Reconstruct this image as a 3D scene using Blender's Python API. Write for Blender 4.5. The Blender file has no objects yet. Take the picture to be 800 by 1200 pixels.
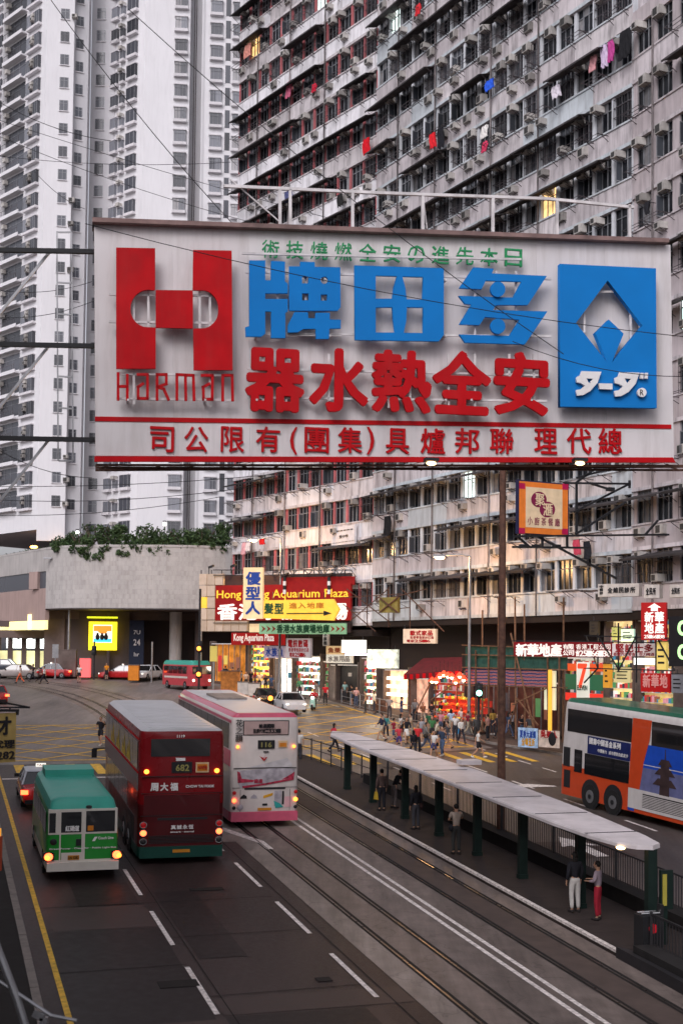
import bpy, bmesh, math, random
from mathutils import Vector, Matrix
rnd = random.Random(7)
C = bpy.context.scene.collection
R = math.radians
sc = bpy.context.scene

# ---------------- camera ----------------
FP = 1500.0; PITCH = R(2.4); ROLL = R(0.6); HZ = 766.0; CZ = 9.0
SHIFT = HZ - 600 - FP*math.tan(PITCH)
cf = Vector((0, math.cos(PITCH), math.sin(PITCH))); r0 = Vector((1, 0, 0)); u0 = r0.cross(cf)
cr = r0*math.cos(ROLL) + u0*math.sin(ROLL); cu = u0*math.cos(ROLL) - r0*math.sin(ROLL)
CP = Vector((0, 0, CZ))
cam = bpy.data.objects.new('camera', bpy.data.cameras.new('camera')); C.objects.link(cam)
m = Matrix((cr, cu, -cf)).transposed().to_4x4(); m.translation = CP; cam.matrix_world = m
cam.data.sensor_fit = 'VERTICAL'; cam.data.sensor_height = 36; cam.data.lens = FP/1200*36
cam.data.shift_y = SHIFT/1200; cam.data.clip_end = 3000; cam.data.clip_start = 0.2
cam.data.dof.use_dof = True; cam.data.dof.focus_distance = 46; cam.data.dof.aperture_fstop = 1.8
sc.camera = cam

# ---------------- sky, sun, exposure: an overcast dusk ----------------
W = bpy.data.worlds.new('World'); sc.world = W; W.use_nodes = True
nt = W.node_tree; bg = nt.nodes['Background']
sky = nt.nodes.new('ShaderNodeTexSky'); sky.sky_type = 'NISHITA'; sky.sun_disc = False
sky.sun_elevation = R(38); sky.sun_rotation = R(200); sky.dust_density = 4; sky.air_density = 1.2
hs = nt.nodes.new('ShaderNodeHueSaturation'); hs.inputs['Saturation'].default_value = 0.16
tint = nt.nodes.new('ShaderNodeMix'); tint.data_type = 'RGBA'; tint.blend_type = 'MULTIPLY'
tint.inputs[0].default_value = 1; tint.inputs[7].default_value = (0.965, 0.945, 1.02, 1)
nt.links.new(sky.outputs[0], hs.inputs['Color']); nt.links.new(hs.outputs[0], tint.inputs[6])
nt.links.new(tint.outputs[2], bg.inputs[0]); bg.inputs[1].default_value = 0.115
sl = bpy.data.lights.new('sun', 'SUN'); sl.energy = 0.5; sl.angle = R(25); sl.color = (1, 0.95, 0.92)
so = bpy.data.objects.new('sun', sl); C.objects.link(so)
az = R(200); el = R(38)
sd = Vector((math.sin(az)*math.cos(el), math.cos(az)*math.cos(el), math.sin(el)))
so.rotation_euler = sd.to_track_quat('Z', 'Y').to_euler()
sc.view_settings.view_transform = 'Standard'; sc.view_settings.look = 'None'
sc.view_settings.exposure = 0.5; sc.view_settings.gamma = 1
sc.cycles.max_bounces = 5; sc.cycles.diffuse_bounces = 3; sc.cycles.glossy_bounces = 2
sc.cycles.transmission_bounces = 3; sc.cycles.use_denoising = True

# ---------------- frames ----------------
GR = 0.05; TH = math.atan(470/1500); SA = math.atan(GR)
UU = Vector((-math.sin(TH), math.cos(TH), 0)); VV = Vector((math.cos(TH), math.sin(TH), 0))
def ray(x, y): return cf + cr*((x-400)/FP) - cu*((y-600-SHIFT)/FP)
def at(x, y, Y):
    d = ray(x, y); return CP + d*(Y/d.y)
def gz(p): return GR*(p[0]*UU.x + p[1]*UU.y)
def gp(x, y, h=0.0):                      # where the sight line of a pixel meets the sloping street (h above it)
    d = ray(x, y); s = d.x*UU.x + d.y*UU.y
    return CP + d*((CZ-h)/(GR*s-d.z))
def S(t, s, h=0.0):
    p = VV*t + UU*s; return Vector((p.x, p.y, GR*s+h))
def TS(x, y, h=0.0):
    p = gp(x, y, h); return p.dot(VV), p.x*UU.x+p.y*UU.y

# ---------------- materials ----------------
MATS = {}
def mat(name, col, rough=0.6, metal=0.0, var=0.12, scale=3.0, streak=0.0, emit=0.0, ecol=None, bump=0.0, rand=0.0, spec=0.22, coat=0.0, tex=None, dirt=(0.10, 0.08, 0.07)):
    if name in MATS: return MATS[name]
    M = bpy.data.materials.new(name); M.use_nodes = True; n = M.node_tree; N = n.nodes; L = n.links
    b = N['Principled BSDF']; b.inputs['Roughness'].default_value = rough; b.inputs['Metallic'].default_value = metal
    b.inputs['Specular IOR Level'].default_value = spec; b.inputs['Coat Weight'].default_value = coat
    col = (*col, 1)
    tc = N.new('ShaderNodeTexCoord'); src = tc.outputs['Object']
    cur = None
    rgb = N.new('ShaderNodeRGB'); rgb.outputs[0].default_value = col; cur = rgb.outputs[0]
    if var > 0:
        no = N.new('ShaderNodeTexNoise'); no.inputs['Scale'].default_value = scale; no.inputs['Detail'].default_value = 6
        L.new(src, no.inputs['Vector'])
        mr = N.new('ShaderNodeMapRange'); mr.inputs[1].default_value = 0.3; mr.inputs[2].default_value = 0.7
        mr.inputs[3].default_value = 1-var; mr.inputs[4].default_value = 1+var
        L.new(no.outputs[0], mr.inputs[0])
        mx = N.new('ShaderNodeMix'); mx.data_type = 'RGBA'; mx.blend_type = 'MULTIPLY'; mx.inputs[0].default_value = 1
        L.new(cur, mx.inputs[6]); L.new(mr.outputs[0], mx.inputs[7]); cur = mx.outputs[2]
        m2 = N.new('ShaderNodeMapRange'); m2.inputs[3].default_value = max(0, rough-0.1); m2.inputs[4].default_value = min(1, rough+0.15)
        L.new(no.outputs[0], m2.inputs[0]); L.new(m2.outputs[0], b.inputs['Roughness'])
    if rand > 0:
        oi = N.new('ShaderNodeObjectInfo'); mr = N.new('ShaderNodeMapRange')
        mr.inputs[3].default_value = 1-rand; mr.inputs[4].default_value = 1+rand
        L.new(oi.outputs['Random'], mr.inputs[0])
        mx = N.new('ShaderNodeMix'); mx.data_type = 'RGBA'; mx.blend_type = 'MULTIPLY'; mx.inputs[0].default_value = 1
        L.new(cur, mx.inputs[6]); L.new(mr.outputs[0], mx.inputs[7]); cur = mx.outputs[2]
    if streak > 0:                       # rain streaks and soot: stretched vertically
        mp = N.new('ShaderNodeMapping'); mp.inputs['Scale'].default_value = (1.3, 1.3, 0.16)
        L.new(src, mp.inputs['Vector'])
        oi = N.new('ShaderNodeObjectInfo'); va = N.new('ShaderNodeVectorMath'); va.operation = 'ADD'
        L.new(mp.outputs[0], va.inputs[0]); L.new(oi.outputs['Random'], va.inputs[1])
        n2 = N.new('ShaderNodeTexNoise'); n2.inputs['Scale'].default_value = 2.2; n2.inputs['Detail'].default_value = 8; n2.inputs['Roughness'].default_value = 0.65
        L.new(va.outputs[0], n2.inputs['Vector'])
        rp = N.new('ShaderNodeMapRange'); rp.inputs[1].default_value = 0.46; rp.inputs[2].default_value = 0.74; rp.inputs[4].default_value = streak
        L.new(n2.outputs[0], rp.inputs[0])
        mx = N.new('ShaderNodeMix'); mx.data_type = 'RGBA'; mx.inputs[7].default_value = (*dirt, 1)
        L.new(rp.outputs[0], mx.inputs[0]); L.new(cur, mx.inputs[6]); cur = mx.outputs[2]
    if tex: cur = tex(n, src, cur)
    L.new(cur, b.inputs['Base Color'])
    if emit > 0:
        b.inputs['Emission Strength'].default_value = emit
        if ecol: b.inputs['Emission Color'].default_value = (*ecol, 1)
        else: L.new(cur, b.inputs['Emission Color'])
    if bump > 0:
        nb = N.new('ShaderNodeTexNoise'); nb.inputs['Scale'].default_value = scale*6; nb.inputs['Detail'].default_value = 6
        L.new(src, nb.inputs['Vector']); bp = N.new('ShaderNodeBump'); bp.inputs['Strength'].default_value = bump; bp.inputs['Distance'].default_value = 0.02
        L.new(nb.outputs[0], bp.inputs['Height']); L.new(bp.outputs[0], b.inputs['Normal'])
    MATS[name] = M; return M
def glow(name, col, e, var=0.0, scale=2.0):
    return mat(name, col, 0.5, emit=e, var=var, scale=scale)

# ---------------- mesh builder ----------------
class MB:
    def __init__(s): s.v = []; s.f = []; s.mi = []; s.sm = []; s.mats = []; s.cur = 0; s.smooth = False
    def m(s, M):
        if M not in s.mats: s.mats.append(M)
        s.cur = s.mats.index(M); return s
    def add(s, vs, fs):
        o = len(s.v); s.v.extend(tuple(v) for v in vs)
        for f in fs: s.f.append(tuple(i+o for i in f)); s.mi.append(s.cur); s.sm.append(s.smooth)
        return s
    def box(s, x0, x1, y0, y1, z0, z1):
        return s.add([(x0,y0,z0),(x1,y0,z0),(x1,y1,z0),(x0,y1,z0),(x0,y0,z1),(x1,y0,z1),(x1,y1,z1),(x0,y1,z1)],
            [(3,2,1,0),(4,5,6,7),(0,1,5,4),(1,2,6,5),(2,3,7,6),(3,0,4,7)])
    def hexa(s, b, t):                    # b, t: four corners each, counter-clockwise from above
        return s.add(list(b)+list(t), [(3,2,1,0),(4,5,6,7),(0,1,5,4),(1,2,6,5),(2,3,7,6),(3,0,4,7)])
    def quad(s, a, b, c, d): return s.add([a,b,c,d], [(0,1,2,3)])
    def tube(s, pts, r, n=6, caps=True):
        pts = [Vector(p) for p in pts]; rs = r if isinstance(r, (list, tuple)) else [r]*len(pts)
        vs = []; k = len(pts)
        for i, p in enumerate(pts):
            d = (pts[min(i+1,k-1)]-pts[max(i-1,0)]).normalized()
            a = Vector((0,0,1)) if abs(d.z) < 0.9 else Vector((0,1,0))
            e1 = d.cross(a).normalized(); e2 = e1.cross(d).normalized()
            for j in range(n):
                q = 2*math.pi*j/n; vs.append(p + e1*(math.cos(q)*rs[i]) + e2*(math.sin(q)*rs[i]))
        fs = [(i*n+j, i*n+(j+1)%n, (i+1)*n+(j+1)%n, (i+1)*n+j) for i in range(k-1) for j in range(n)]
        if caps: fs += [tuple(range(n))[::-1], tuple((k-1)*n+j for j in range(n))]
        return s.add(vs, fs)
    def bar(s, p, q, w, h=None):          # square bar
        h = h or w; p = Vector(p); q = Vector(q); d = (q-p).normalized()
        a = Vector((0,0,1)) if abs(d.z) < 0.95 else Vector((0,1,0))
        e1 = d.cross(a).normalized()*(w/2); e2 = e1.cross(d).normalized()*(h/2)
        return s.add([p-e1-e2,p+e1-e2,p+e1+e2,p-e1+e2,q-e1-e2,q+e1-e2,q+e1+e2,q-e1+e2],
            [(3,2,1,0),(4,5,6,7),(0,1,5,4),(1,2,6,5),(2,3,7,6),(3,0,4,7)])
    def ball(s, c, rx, ry=None, rz=None, n=8, k=6):
        ry = ry or rx; rz = rz or rx; vs = [(c[0],c[1],c[2]-rz)]
        for i in range(1, k):
            a = math.pi*i/k - math.pi/2
            for j in range(n):
                q = 2*math.pi*j/n; vs.append((c[0]+rx*math.cos(a)*math.cos(q), c[1]+ry*math.cos(a)*math.sin(q), c[2]+rz*math.sin(a)))
        vs.append((c[0],c[1],c[2]+rz)); t = len(vs)-1
        fs = [(0, 1+(j+1)%n, 1+j) for j in range(n)]
        fs += [(1+i*n+j, 1+i*n+(j+1)%n, 1+(i+1)*n+(j+1)%n, 1+(i+1)*n+j) for i in range(k-2) for j in range(n)]
        fs += [(t, 1+(k-2)*n+j, 1+(k-2)*n+(j+1)%n) for j in range(n)]
        return s.add(vs, fs)
    def prism(s, poly, y0, y1):           # (x,z) outline extruded along y
        n = len(poly); vs = [(x,y0,z) for x,z in poly]+[(x,y1,z) for x,z in poly]
        return s.add(vs, [tuple(range(n)), tuple(range(2*n-1,n-1,-1))]+[(i,i+n,(i+1)%n+n,(i+1)%n) for i in range(n)])
    def plan(s, poly, z0, z1):            # (x,y) outline extruded up
        n = len(poly); vs = [(x,y,z0) for x,y in poly]+[(x,y,z1) for x,y in poly]
        return s.add(vs, [tuple(range(n))[::-1], tuple(range(n,2*n))]+[(i,(i+1)%n,(i+1)%n+n,i+n) for i in range(n)])
    def loft(s, rings, cap=True, close=True):
        n = len(rings[0]); vs = [v for r in rings for v in r]; k = len(rings)
        e = n if close else n-1
        fs = [(i*n+j, i*n+(j+1)%n, (i+1)*n+(j+1)%n, (i+1)*n+j) for i in range(k-1) for j in range(e)]
        if cap: fs += [tuple(range(n))[::-1], tuple((k-1)*n+j for j in range(n))]
        return s.add(vs, fs)
    def disc(s, c, r, y0, y1, n=16):      # wheel-like cylinder along x when axis swapped by caller; here along y
        return s.prism([(c[0]+r*math.cos(2*math.pi*j/n), c[1]+r*math.sin(2*math.pi*j/n)) for j in range(n)], y0, y1)
    def discx(s, y, z, r, x0, x1, n=18):
        vs = [(x0, y+r*math.cos(2*math.pi*j/n), z+r*math.sin(2*math.pi*j/n)) for j in range(n)]
        vs += [(x1, a[1], a[2]) for a in vs]
        return s.add(vs, [tuple(range(n))[::-1], tuple(range(n,2*n))]+[(i,(i+1)%n,(i+1)%n+n,i+n) for i in range(n)])
    def mesh(s, name):
        me = bpy.data.meshes.new(name); me.from_pydata(s.v, [], s.f)
        for M in s.mats: me.materials.append(M)
        me.polygons.foreach_set('material_index', s.mi); me.polygons.foreach_set('use_smooth', s.sm)
        me.update(); return me
    def fix(s, me):
        bm = bmesh.new(); bm.from_mesh(me); bmesh.ops.recalc_face_normals(bm, faces=bm.faces); bm.to_mesh(me); bm.free(); return me
    def build(s, name, parent=None, loc=None, rot=None, **kw):
        me = s.mesh(name); s.fix(me) if kw.pop('recalc', False) else None
        return obj(name, me, parent, loc, rot, **kw)
def obj(name, me, parent=None, loc=None, rot=None, **kw):
    o = bpy.data.objects.new(name, me); C.objects.link(o)
    if parent: o.parent = parent
    if loc is not None: o.location = loc
    if rot is not None: o.rotation_euler = rot
    for k, v in kw.items():
        if k == 'scale': o.scale = v
        else: o[{'cat': 'category'}.get(k, k)] = v
    return o
def thing(name, label, cat, loc=(0,0,0), rot=(0,0,0), group=None):
    o = obj(name, None, None, loc, rot, label=label, cat=cat)
    if group: o['group'] = group
    return o
def tag(o, label, cat, group=None):
    o['label'] = label; o['category'] = cat
    if group: o['group'] = group
    return o
def copy_tree(root, loc, rot=None, label=None, group=None):
    def cp(o, par):
        c = o.copy(); C.objects.link(c)
        if par: c.parent = par
        for ch in kids.get(o.name, []): cp(ch, c)
        return c
    kids = {}
    def reg(o):
        kids[o.name] = list(o.children)
        for ch in o.children: reg(ch)
    reg(root); r = cp(root, None); r.location = loc
    if rot is not None: r.rotation_euler = rot
    if label: r['label'] = label
    if group: r['group'] = group
    return r

# ---------------- lettering ----------------
TC = {}
def text_mesh(s, M, bold=0.0, ext=0.01, sx=1.0):
    key = (s, M.name, bold, ext, sx)
    if key in TC: return TC[key]
    cv = bpy.data.curves.new('t', 'FONT'); cv.body = s; cv.size = 1; cv.extrude = ext
    cv.align_x = 'CENTER'; cv.align_y = 'CENTER'; cv.resolution_u = 2
    o = bpy.data.objects.new('t', cv); C.objects.link(o)
    dg = bpy.context.evaluated_depsgraph_get(); me = bpy.data.meshes.new_from_object(o.evaluated_get(dg))
    bpy.data.objects.remove(o); bpy.data.curves.remove(cv)
    if len(me.vertices):
        xs = [v.co.x for v in me.vertices]; ys = [v.co.y for v in me.vertices]
        cx = (min(xs)+max(xs))/2; cy = (min(ys)+max(ys))/2; w = max(max(xs)-min(xs), 1e-3); h = max(max(ys)-min(ys), 1e-3)
        for v in me.vertices: v.co = Vector(((v.co.x-cx)/w, -v.co.z, (v.co.y-cy)/h))
        bx, bz = bold/w, bold/h
        # now x right, z up, facing -y; unit box
    if bold > 0 and len(me.vertices):    # heavier strokes: the glyph again, moved by the stroke weight
        bm = bmesh.new(); n = 0
        for i, (dx, dz) in enumerate(((0, 0), (1, 0), (-1, 0), (0, 1), (0, -1), (.7, .7), (-.7, .7), (.7, -.7), (-.7, -.7))[:9 if bold > .02 else 5]):
            bm.from_mesh(me); bm.verts.ensure_lookup_table()
            for v in bm.verts[n:]: v.co += Vector((dx*bx, -i*.0006, dz*bz))
            n = len(bm.verts)
        bm.to_mesh(me); bm.free()
    me.materials.clear(); me.materials.append(M); me.name = 'lettering'
    TC[key] = me; return me
def text(s, M, x0, x1, z0, z1, y, parent, name='lettering', bold=0.01, ext=0.01, rot=None):
    me = text_mesh(s, M, bold, ext)
    return obj(name, me, parent, ((x0+x1)/2, y, (z0+z1)/2), rot, scale=(x1-x0, 1, z1-z0))
def texts(s, M, x0, x1, z0, z1, y, parent, bold=0.01, ext=0.01, gap=0.15, name='character', vertical=False):
    n = len(s)
    for i, ch in enumerate(s):
        if ch == ' ': continue
        if vertical:
            h = (z1-z0)/n; text(ch, M, x0, x1, z1-(i+1)*h+h*gap/2, z1-i*h-h*gap/2, y, parent, name, bold, ext)
        else:
            w = (x1-x0)/n; text(ch, M, x0+i*w+w*gap/2, x0+(i+1)*w-w*gap/2, z0, z1, y, parent, name, bold, ext)
# ---------------- shared materials ----------------
def asph(n, src, cur):
    N = n.nodes; L = n.links
    w = N.new('ShaderNodeTexNoise'); w.inputs['Scale'].default_value = 0.12; w.inputs['Detail'].default_value = 5
    mp = N.new('ShaderNodeMapping'); mp.inputs['Rotation'].default_value = (0, 0, -TH); mp.inputs['Scale'].default_value = (1.6, 0.45, 1)
    L.new(src, mp.inputs[0]); L.new(mp.outputs[0], w.inputs['Vector'])
    r = N.new('ShaderNodeMapRange'); r.inputs[1].default_value = 0.35; r.inputs[2].default_value = 0.68; r.inputs[3].default_value = 0.62; r.inputs[4].default_value = 1.35
    L.new(w.outputs[0], r.inputs[0])
    mx = N.new('ShaderNodeMix'); mx.data_type = 'RGBA'; mx.blend_type = 'MULTIPLY'; mx.inputs[0].default_value = 1
    L.new(cur, mx.inputs[6]); L.new(r.outputs[0], mx.inputs[7])
    vo = N.new('ShaderNodeTexVoronoi'); vo.feature = 'DISTANCE_TO_EDGE'; vo.inputs['Scale'].default_value = 0.42
    nz = N.new('ShaderNodeTexNoise'); nz.inputs['Scale'].default_value = 1.1; nz.inputs['Detail'].default_value = 5
    L.new(src, nz.inputs['Vector']); va = N.new('ShaderNodeVectorMath'); va.operation = 'MULTIPLY_ADD'; va.inputs[1].default_value = (1.6, 1.6, 1.6)
    L.new(nz.outputs['Color'], va.inputs[0]); L.new(src, va.inputs[2]); L.new(va.outputs[0], vo.inputs['Vector'])
    cr_ = N.new('ShaderNodeMapRange'); cr_.inputs[1].default_value = 0.002; cr_.inputs[2].default_value = 0.014; cr_.inputs[3].default_value = 0.75; cr_.inputs[4].default_value = 1.0
    L.new(vo.outputs['Distance'], cr_.inputs[0])
    wr = N.new('ShaderNodeTexNoise'); wr.inputs['Scale'].default_value = 1.5; wr.inputs['Detail'].default_value = 8; wr.inputs['Roughness'].default_value = .7
    m3 = N.new('ShaderNodeMapping'); m3.inputs['Rotation'].default_value = (0, 0, -TH); m3.inputs['Scale'].default_value = (1.2, 0.12, 1); L.new(src, m3.inputs[0]); L.new(m3.outputs[0], wr.inputs['Vector'])
    w2 = N.new('ShaderNodeMapRange'); w2.inputs[1].default_value = .35; w2.inputs[2].default_value = .7; w2.inputs[3].default_value = .72; w2.inputs[4].default_value = 1.25; L.new(wr.outputs[0], w2.inputs[0])
    mm = N.new('ShaderNodeMath'); mm.operation = 'MULTIPLY'; L.new(cr_.outputs[0], mm.inputs[0]); L.new(w2.outputs[0], mm.inputs[1])
    mz = N.new('ShaderNodeMix'); mz.data_type = 'RGBA'; mz.blend_type = 'MULTIPLY'; mz.inputs[0].default_value = 1
    L.new(mx.outputs[2], mz.inputs[6]); L.new(mm.outputs[0], mz.inputs[7]); return mz.outputs[2]
M_ASPH = mat('asphalt', (0.036, 0.023, 0.022), 0.5, var=0.25, scale=9, bump=0.3, tex=asph, spec=0.3)
M_ASPD = mat('dark_asphalt', (0.018, 0.013, 0.013), 0.5, var=0.25, scale=4, bump=0.12)
M_PATCH = mat('patched_asphalt', (0.055, 0.038, 0.035), 0.5, var=0.25, scale=3, bump=0.15)
M_CONC = mat('worn_concrete', (0.19, 0.152, 0.136), 0.55, var=0.2, scale=2.5, bump=0.3, tex=asph)
M_CONL = mat('pale_concrete', (0.27, 0.225, 0.20), 0.55, var=0.2, scale=1.5, bump=0.3, tex=asph)
M_PAVE = mat('paving', (0.085, 0.062, 0.054), 0.75, var=0.2, scale=2, bump=0.3)
M_PAVE2 = mat('platform_paving', (0.04, 0.03, 0.028), 0.8, var=0.25, scale=2, bump=0.3)
M_KERB = mat('kerb_stone', (0.22, 0.19, 0.17), 0.7, var=0.2, scale=4)
M_WLINE = mat('white_road_paint', (0.66, 0.60, 0.57), 0.6, var=0.38, scale=9)
M_YLINE = mat('yellow_road_paint', (0.66, 0.40, 0.05), 0.6, var=0.35, scale=6)
M_RAIL = mat('worn_steel_rail', (0.10, 0.085, 0.08), 0.28, metal=0.8, var=0.2, scale=5)
M_GROOVE = mat('rail_groove', (0.02, 0.017, 0.016), 0.8, var=0.1)
M_DARK = mat('black_paint', (0.02, 0.02, 0.022), 0.45, var=0.15)
M_DSTEEL = mat('dark_steel', (0.035, 0.033, 0.036), 0.5, metal=0.3, var=0.2)
M_RUST = mat('rusty_steel', (0.10, 0.05, 0.035), 0.7, var=0.4, scale=6)
M_STEEL = mat('galvanised_steel', (0.32, 0.32, 0.33), 0.4, metal=0.7, var=0.15, scale=4)
M_WPIPE = mat('white_painted_pipe', (0.6, 0.57, 0.57), 0.5, var=0.2, scale=3, streak=0.3)
M_GLASS = mat('dark_window_glass', (0.006, 0.007, 0.010), 0.25, var=0.0, rand=0.6, spec=0.25)
M_GLASSG = mat('grey_window_glass', (0.045, 0.05, 0.06), 0.2, var=0.0, rand=0.5, spec=0.7)
M_CURT = mat('curtain_cloth', (0.17, 0.165, 0.17), 0.9, var=0.2, rand=0.5)
M_ALU = mat('window_frame_aluminium', (0.20, 0.205, 0.22), 0.5, metal=0.2, var=0.2, rand=0.4)
M_FDARK = mat('window_frame_dark', (0.06, 0.05, 0.055), 0.5, var=0.2, rand=0.4)
M_LITW = glow('lit_window_warm', (1.0, 0.62, 0.25), 0.9, 0.4)
M_LITC = glow('lit_window_cool', (0.8, 0.95, 0.9), 1.0, 0.4)
M_WHITE = mat('white_paint', (0.72, 0.70, 0.69), 0.5, var=0.08, scale=4)
M_RED = mat('red_paint', (0.50, 0.012, 0.016), 0.4, var=0.1, scale=2)
M_RUB = mat('rubber', (0.018, 0.017, 0.017), 0.8, var=0.1)
M_RIM = mat('wheel_rim', (0.25, 0.25, 0.26), 0.4, metal=0.6, var=0.15)
M_BLACKGLASS = mat('vehicle_glass', (0.010, 0.011, 0.013), 0.06, var=0.0, spec=0.7, coat=0.5)
M_BRAKE = glow('brake_lamp_lit', (1.0, 0.09, 0.025), 5.0)
M_AMBER = glow('amber_lamp_lit', (1.0, 0.24, 0.03), 3.5)
M_CHROME = mat('chrome', (0.6, 0.6, 0.6), 0.15, metal=1, var=0)

# ---------------- ground, road layers (each a few mm above the one below) ----------------
def struct(mb, name): return mb.build(name, kind='structure')
def sheet(name, M, pts, h, kind='structure', parent=None):
    b = MB().m(M); vs = [S(t, s, h) for t, s in pts]; b.add(vs, [tuple(range(len(vs)))])
    return b.build(name, parent, **({'kind': kind} if kind and not parent else {}))
g = MB().m(M_ASPH)
ts = [-420, -60, -20, 0, 6, 12, 20, 30, 60, 420]; ss = [-120, 0, 20, 30, 45, 60, 80, 110, 150, 300, 900]
g.add([S(t, s) for s in ss for t in ts], [(j*10+i, j*10+i+1, (j+1)*10+i+1, (j+1)*10+i) for j in range(10) for i in range(9)])
struct(g, 'road')
M_JUN = mat('junction_painted_sheen', (0.175, 0.150, 0.142), 0.5, var=0.18, scale=7, bump=0.25, tex=asph, spec=0.4)  # far road's grazing sky reflection put into the colour as a paler tone
M_RCW = mat('right_carriageway_painted_sheen', (0.088, 0.070, 0.063), 0.5, var=0.18, scale=7, bump=0.25, tex=asph, spec=0.5)  # same sheen painted in here by a lighter base colour
sheet('junction_sheen_sheet', M_JUN, [(-30, 66), (19.75, 66), (31.5, 70), (31.2, 126), (-30, 150)], 0.002)
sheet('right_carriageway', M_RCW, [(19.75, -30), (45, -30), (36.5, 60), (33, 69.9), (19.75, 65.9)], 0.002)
# tram reservation in worn concrete, straight then curving left across the junction
TRK = [(13.45, q) for q in (-20, 0, 10, 18, 24, 30, 36, 42, 48, 54, 60, 66, 72)]+[(13.45, 86), (13.3, 94), (12.9, 101), (12.0, 108), (10.4, 114.5), (8.0, 120), (4.6, 124.8), (0, 129), (-7, 133.5), (-16, 138), (-30, 143)]
def curve_pts(t0, dt):
    out = []; o = t0+dt-13.45
    for i, p in enumerate(TRK):
        a = Vector(TRK[max(0, i-1)]); c = Vector(TRK[min(len(TRK)-1, i+1)]); d = (c-a).normalized(); n = Vector((d.y, -d.x)); q = Vector(p)+n*o
        out.append((q.x, q.y))
    return out
def strip(name, M, tc, w, h, a=0, b=None, parent=None, kw=True):
    L_ = curve_pts(tc, -w/2)[a:b]; R_ = curve_pts(tc, w/2)[a:b]
    mb = MB().m(M); n = len(L_)
    mb.add([S(*p, h) for p in L_]+[S(*p, h) for p in R_], [(i, n+i, n+i+1, i+1) for i in range(n-1)])
    return mb.build(name, parent, **({'kind': 'structure'} if kw else {}))
strip('tram_reservation', M_CONC, 13.45, 6.0, 0.004)
strip('concrete_shoulder', M_CONL, 10.62, 0.75, 0.008, 0, 12)
strip('concrete_track_bed', M_PAVE, 15.1, 1.0, 0.008, 0, 12)
for tc in (11.06, 12.13, 14.62, 15.69):
    strip('rail_groove', M_GROOVE, tc, 0.22, 0.012); strip('tram_rail', M_RAIL, tc-0.015, 0.055, 0.016)
strip('white_line', M_WLINE, 13.32, 0.13, 0.012, 0, 12); strip('white_line', M_WLINE, 13.66, 0.13, 0.012, 0, 12)
# asphalt repairs, joints and covers on the near lanes
for i, (t0, t1, s0, s1, M) in enumerate([(3.0, 5.7, 34.2, 36.6, M_PATCH), (2.7, 5.7, 26.6, 34.1, M_ASPD), (3.4, 9.3, 24.2, 26.6, M_PATCH), (5.9, 10.2, 26.8, 27.9, M_PATCH),
        (5.9, 9.0, 20, 26.7, M_ASPD), (3.9, 5.6, 36.7, 43, M_ASPD), (6.2, 7.4, 31, 38, M_ASPD), (21, 23.5, 40, 43, M_PATCH), (28, 31, 55.5, 58, M_PATCH), (22, 26, 62, 63, M_ASPD), (9.8, 10.9, 45, 47, M_CONL)]):
    sheet('road_patch', M, [(t0, s0), (t1, s0), (t1, s1), (t0, s1)], 0.005+0.0006*i)
for t, s, w, l in [(7.3, 37.9, 1.0, 0.35), (4.9, 28.9, 0.9, 0.5), (8.5, 28.6, 0.35, 0.3), (24, 47, 0.6, 0.5), (25, 60, 0.6, 0.6)]:
    o = MB().m(M_GROOVE); o.hexa([S(t, s, 0.011), S(t+w, s, 0.011), S(t+w, s+l, 0.011), S(t, s+l, 0.011)], [S(t, s, 0.02), S(t+w, s, 0.02), S(t+w, s+l, 0.02), S(t, s+l, 0.02)])
    struct(o, 'manhole_cover')
for t in (5.96, 9.62):
    sheet('road_joint', M_GROOVE, [(t+.12, -10), (t+.15, -10), (t+.15, 62), (t+.12, 62)], 0.012)
for s, a, b in [(24.2, 2.4, 10.2), (30.5, 2.6, 5.8), (36.7, 2.6, 9.5), (43, 6, 9.6), (28.1, 5.8, 9.6), (33, 5.9, 10)]:
    sheet('road_joint', M_GROOVE, [(a, s), (b, s+.1), (b, s+.13), (a, s+.03)], 0.0125)
# lane dashes
def dash(t, s0, s1, w=0.12, M=M_WLINE): sheet('lane_dash', M, [(t-w/2, s0), (t+w/2, s0), (t+w/2, s1), (t-w/2, s1)], 0.013)
for t, a in ((5.78, 27.0), (9.46, 27.35)):
    for k in range(-4, 6): dash(t, a-0.1+k*5.4, a+3.4+k*5.4)
for k in range(-3, 4): dash(26.8, 44.2+k*5.4, 46.6+k*5.4, 0.14)
for k in range(0, 7): dash(30.5, 60+k*3.0, 61.6+k*3.0, 0.12)
for k in range(0, 5): dash(22.6, 55+k*5.4, 57.4+k*5.4, 0.13)
for k in range(0, 3): dash(30, 96+k*5, 98.4+k*5, 0.14)
strip('white_line', M_WLINE, 2.25, 0.0, 0.012, 0, 2)
sheet('kerb_line', M_YLINE, [(2.62, -10), (2.74, -10), (2.86, 54), (2.86, 72), (2.74, 72), (2.72, 54)], 0.0135)
sheet('arrow_marking', M_WLINE, [(10.05, 47.6), (11.0, 44.6), (11.0, 43.5), (11.25, 43.5), (11.25, 44.9), (10.35, 47.8)], 0.0135)
sheet('arrow_marking', M_WLINE, [(22.0, 40.2), (22.5, 40.2), (22.6, 42.2), (23.1, 42.0), (22.35, 43.8), (21.6, 42.0), (22.05, 42.2)], 0.0135)
sheet('arrow_marking', M_WLINE, [(26.4, 55.4), (28.2, 55.4), (28.2, 55.7), (27.1, 56.4), (26.4, 56.2)], 0.0135)
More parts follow.
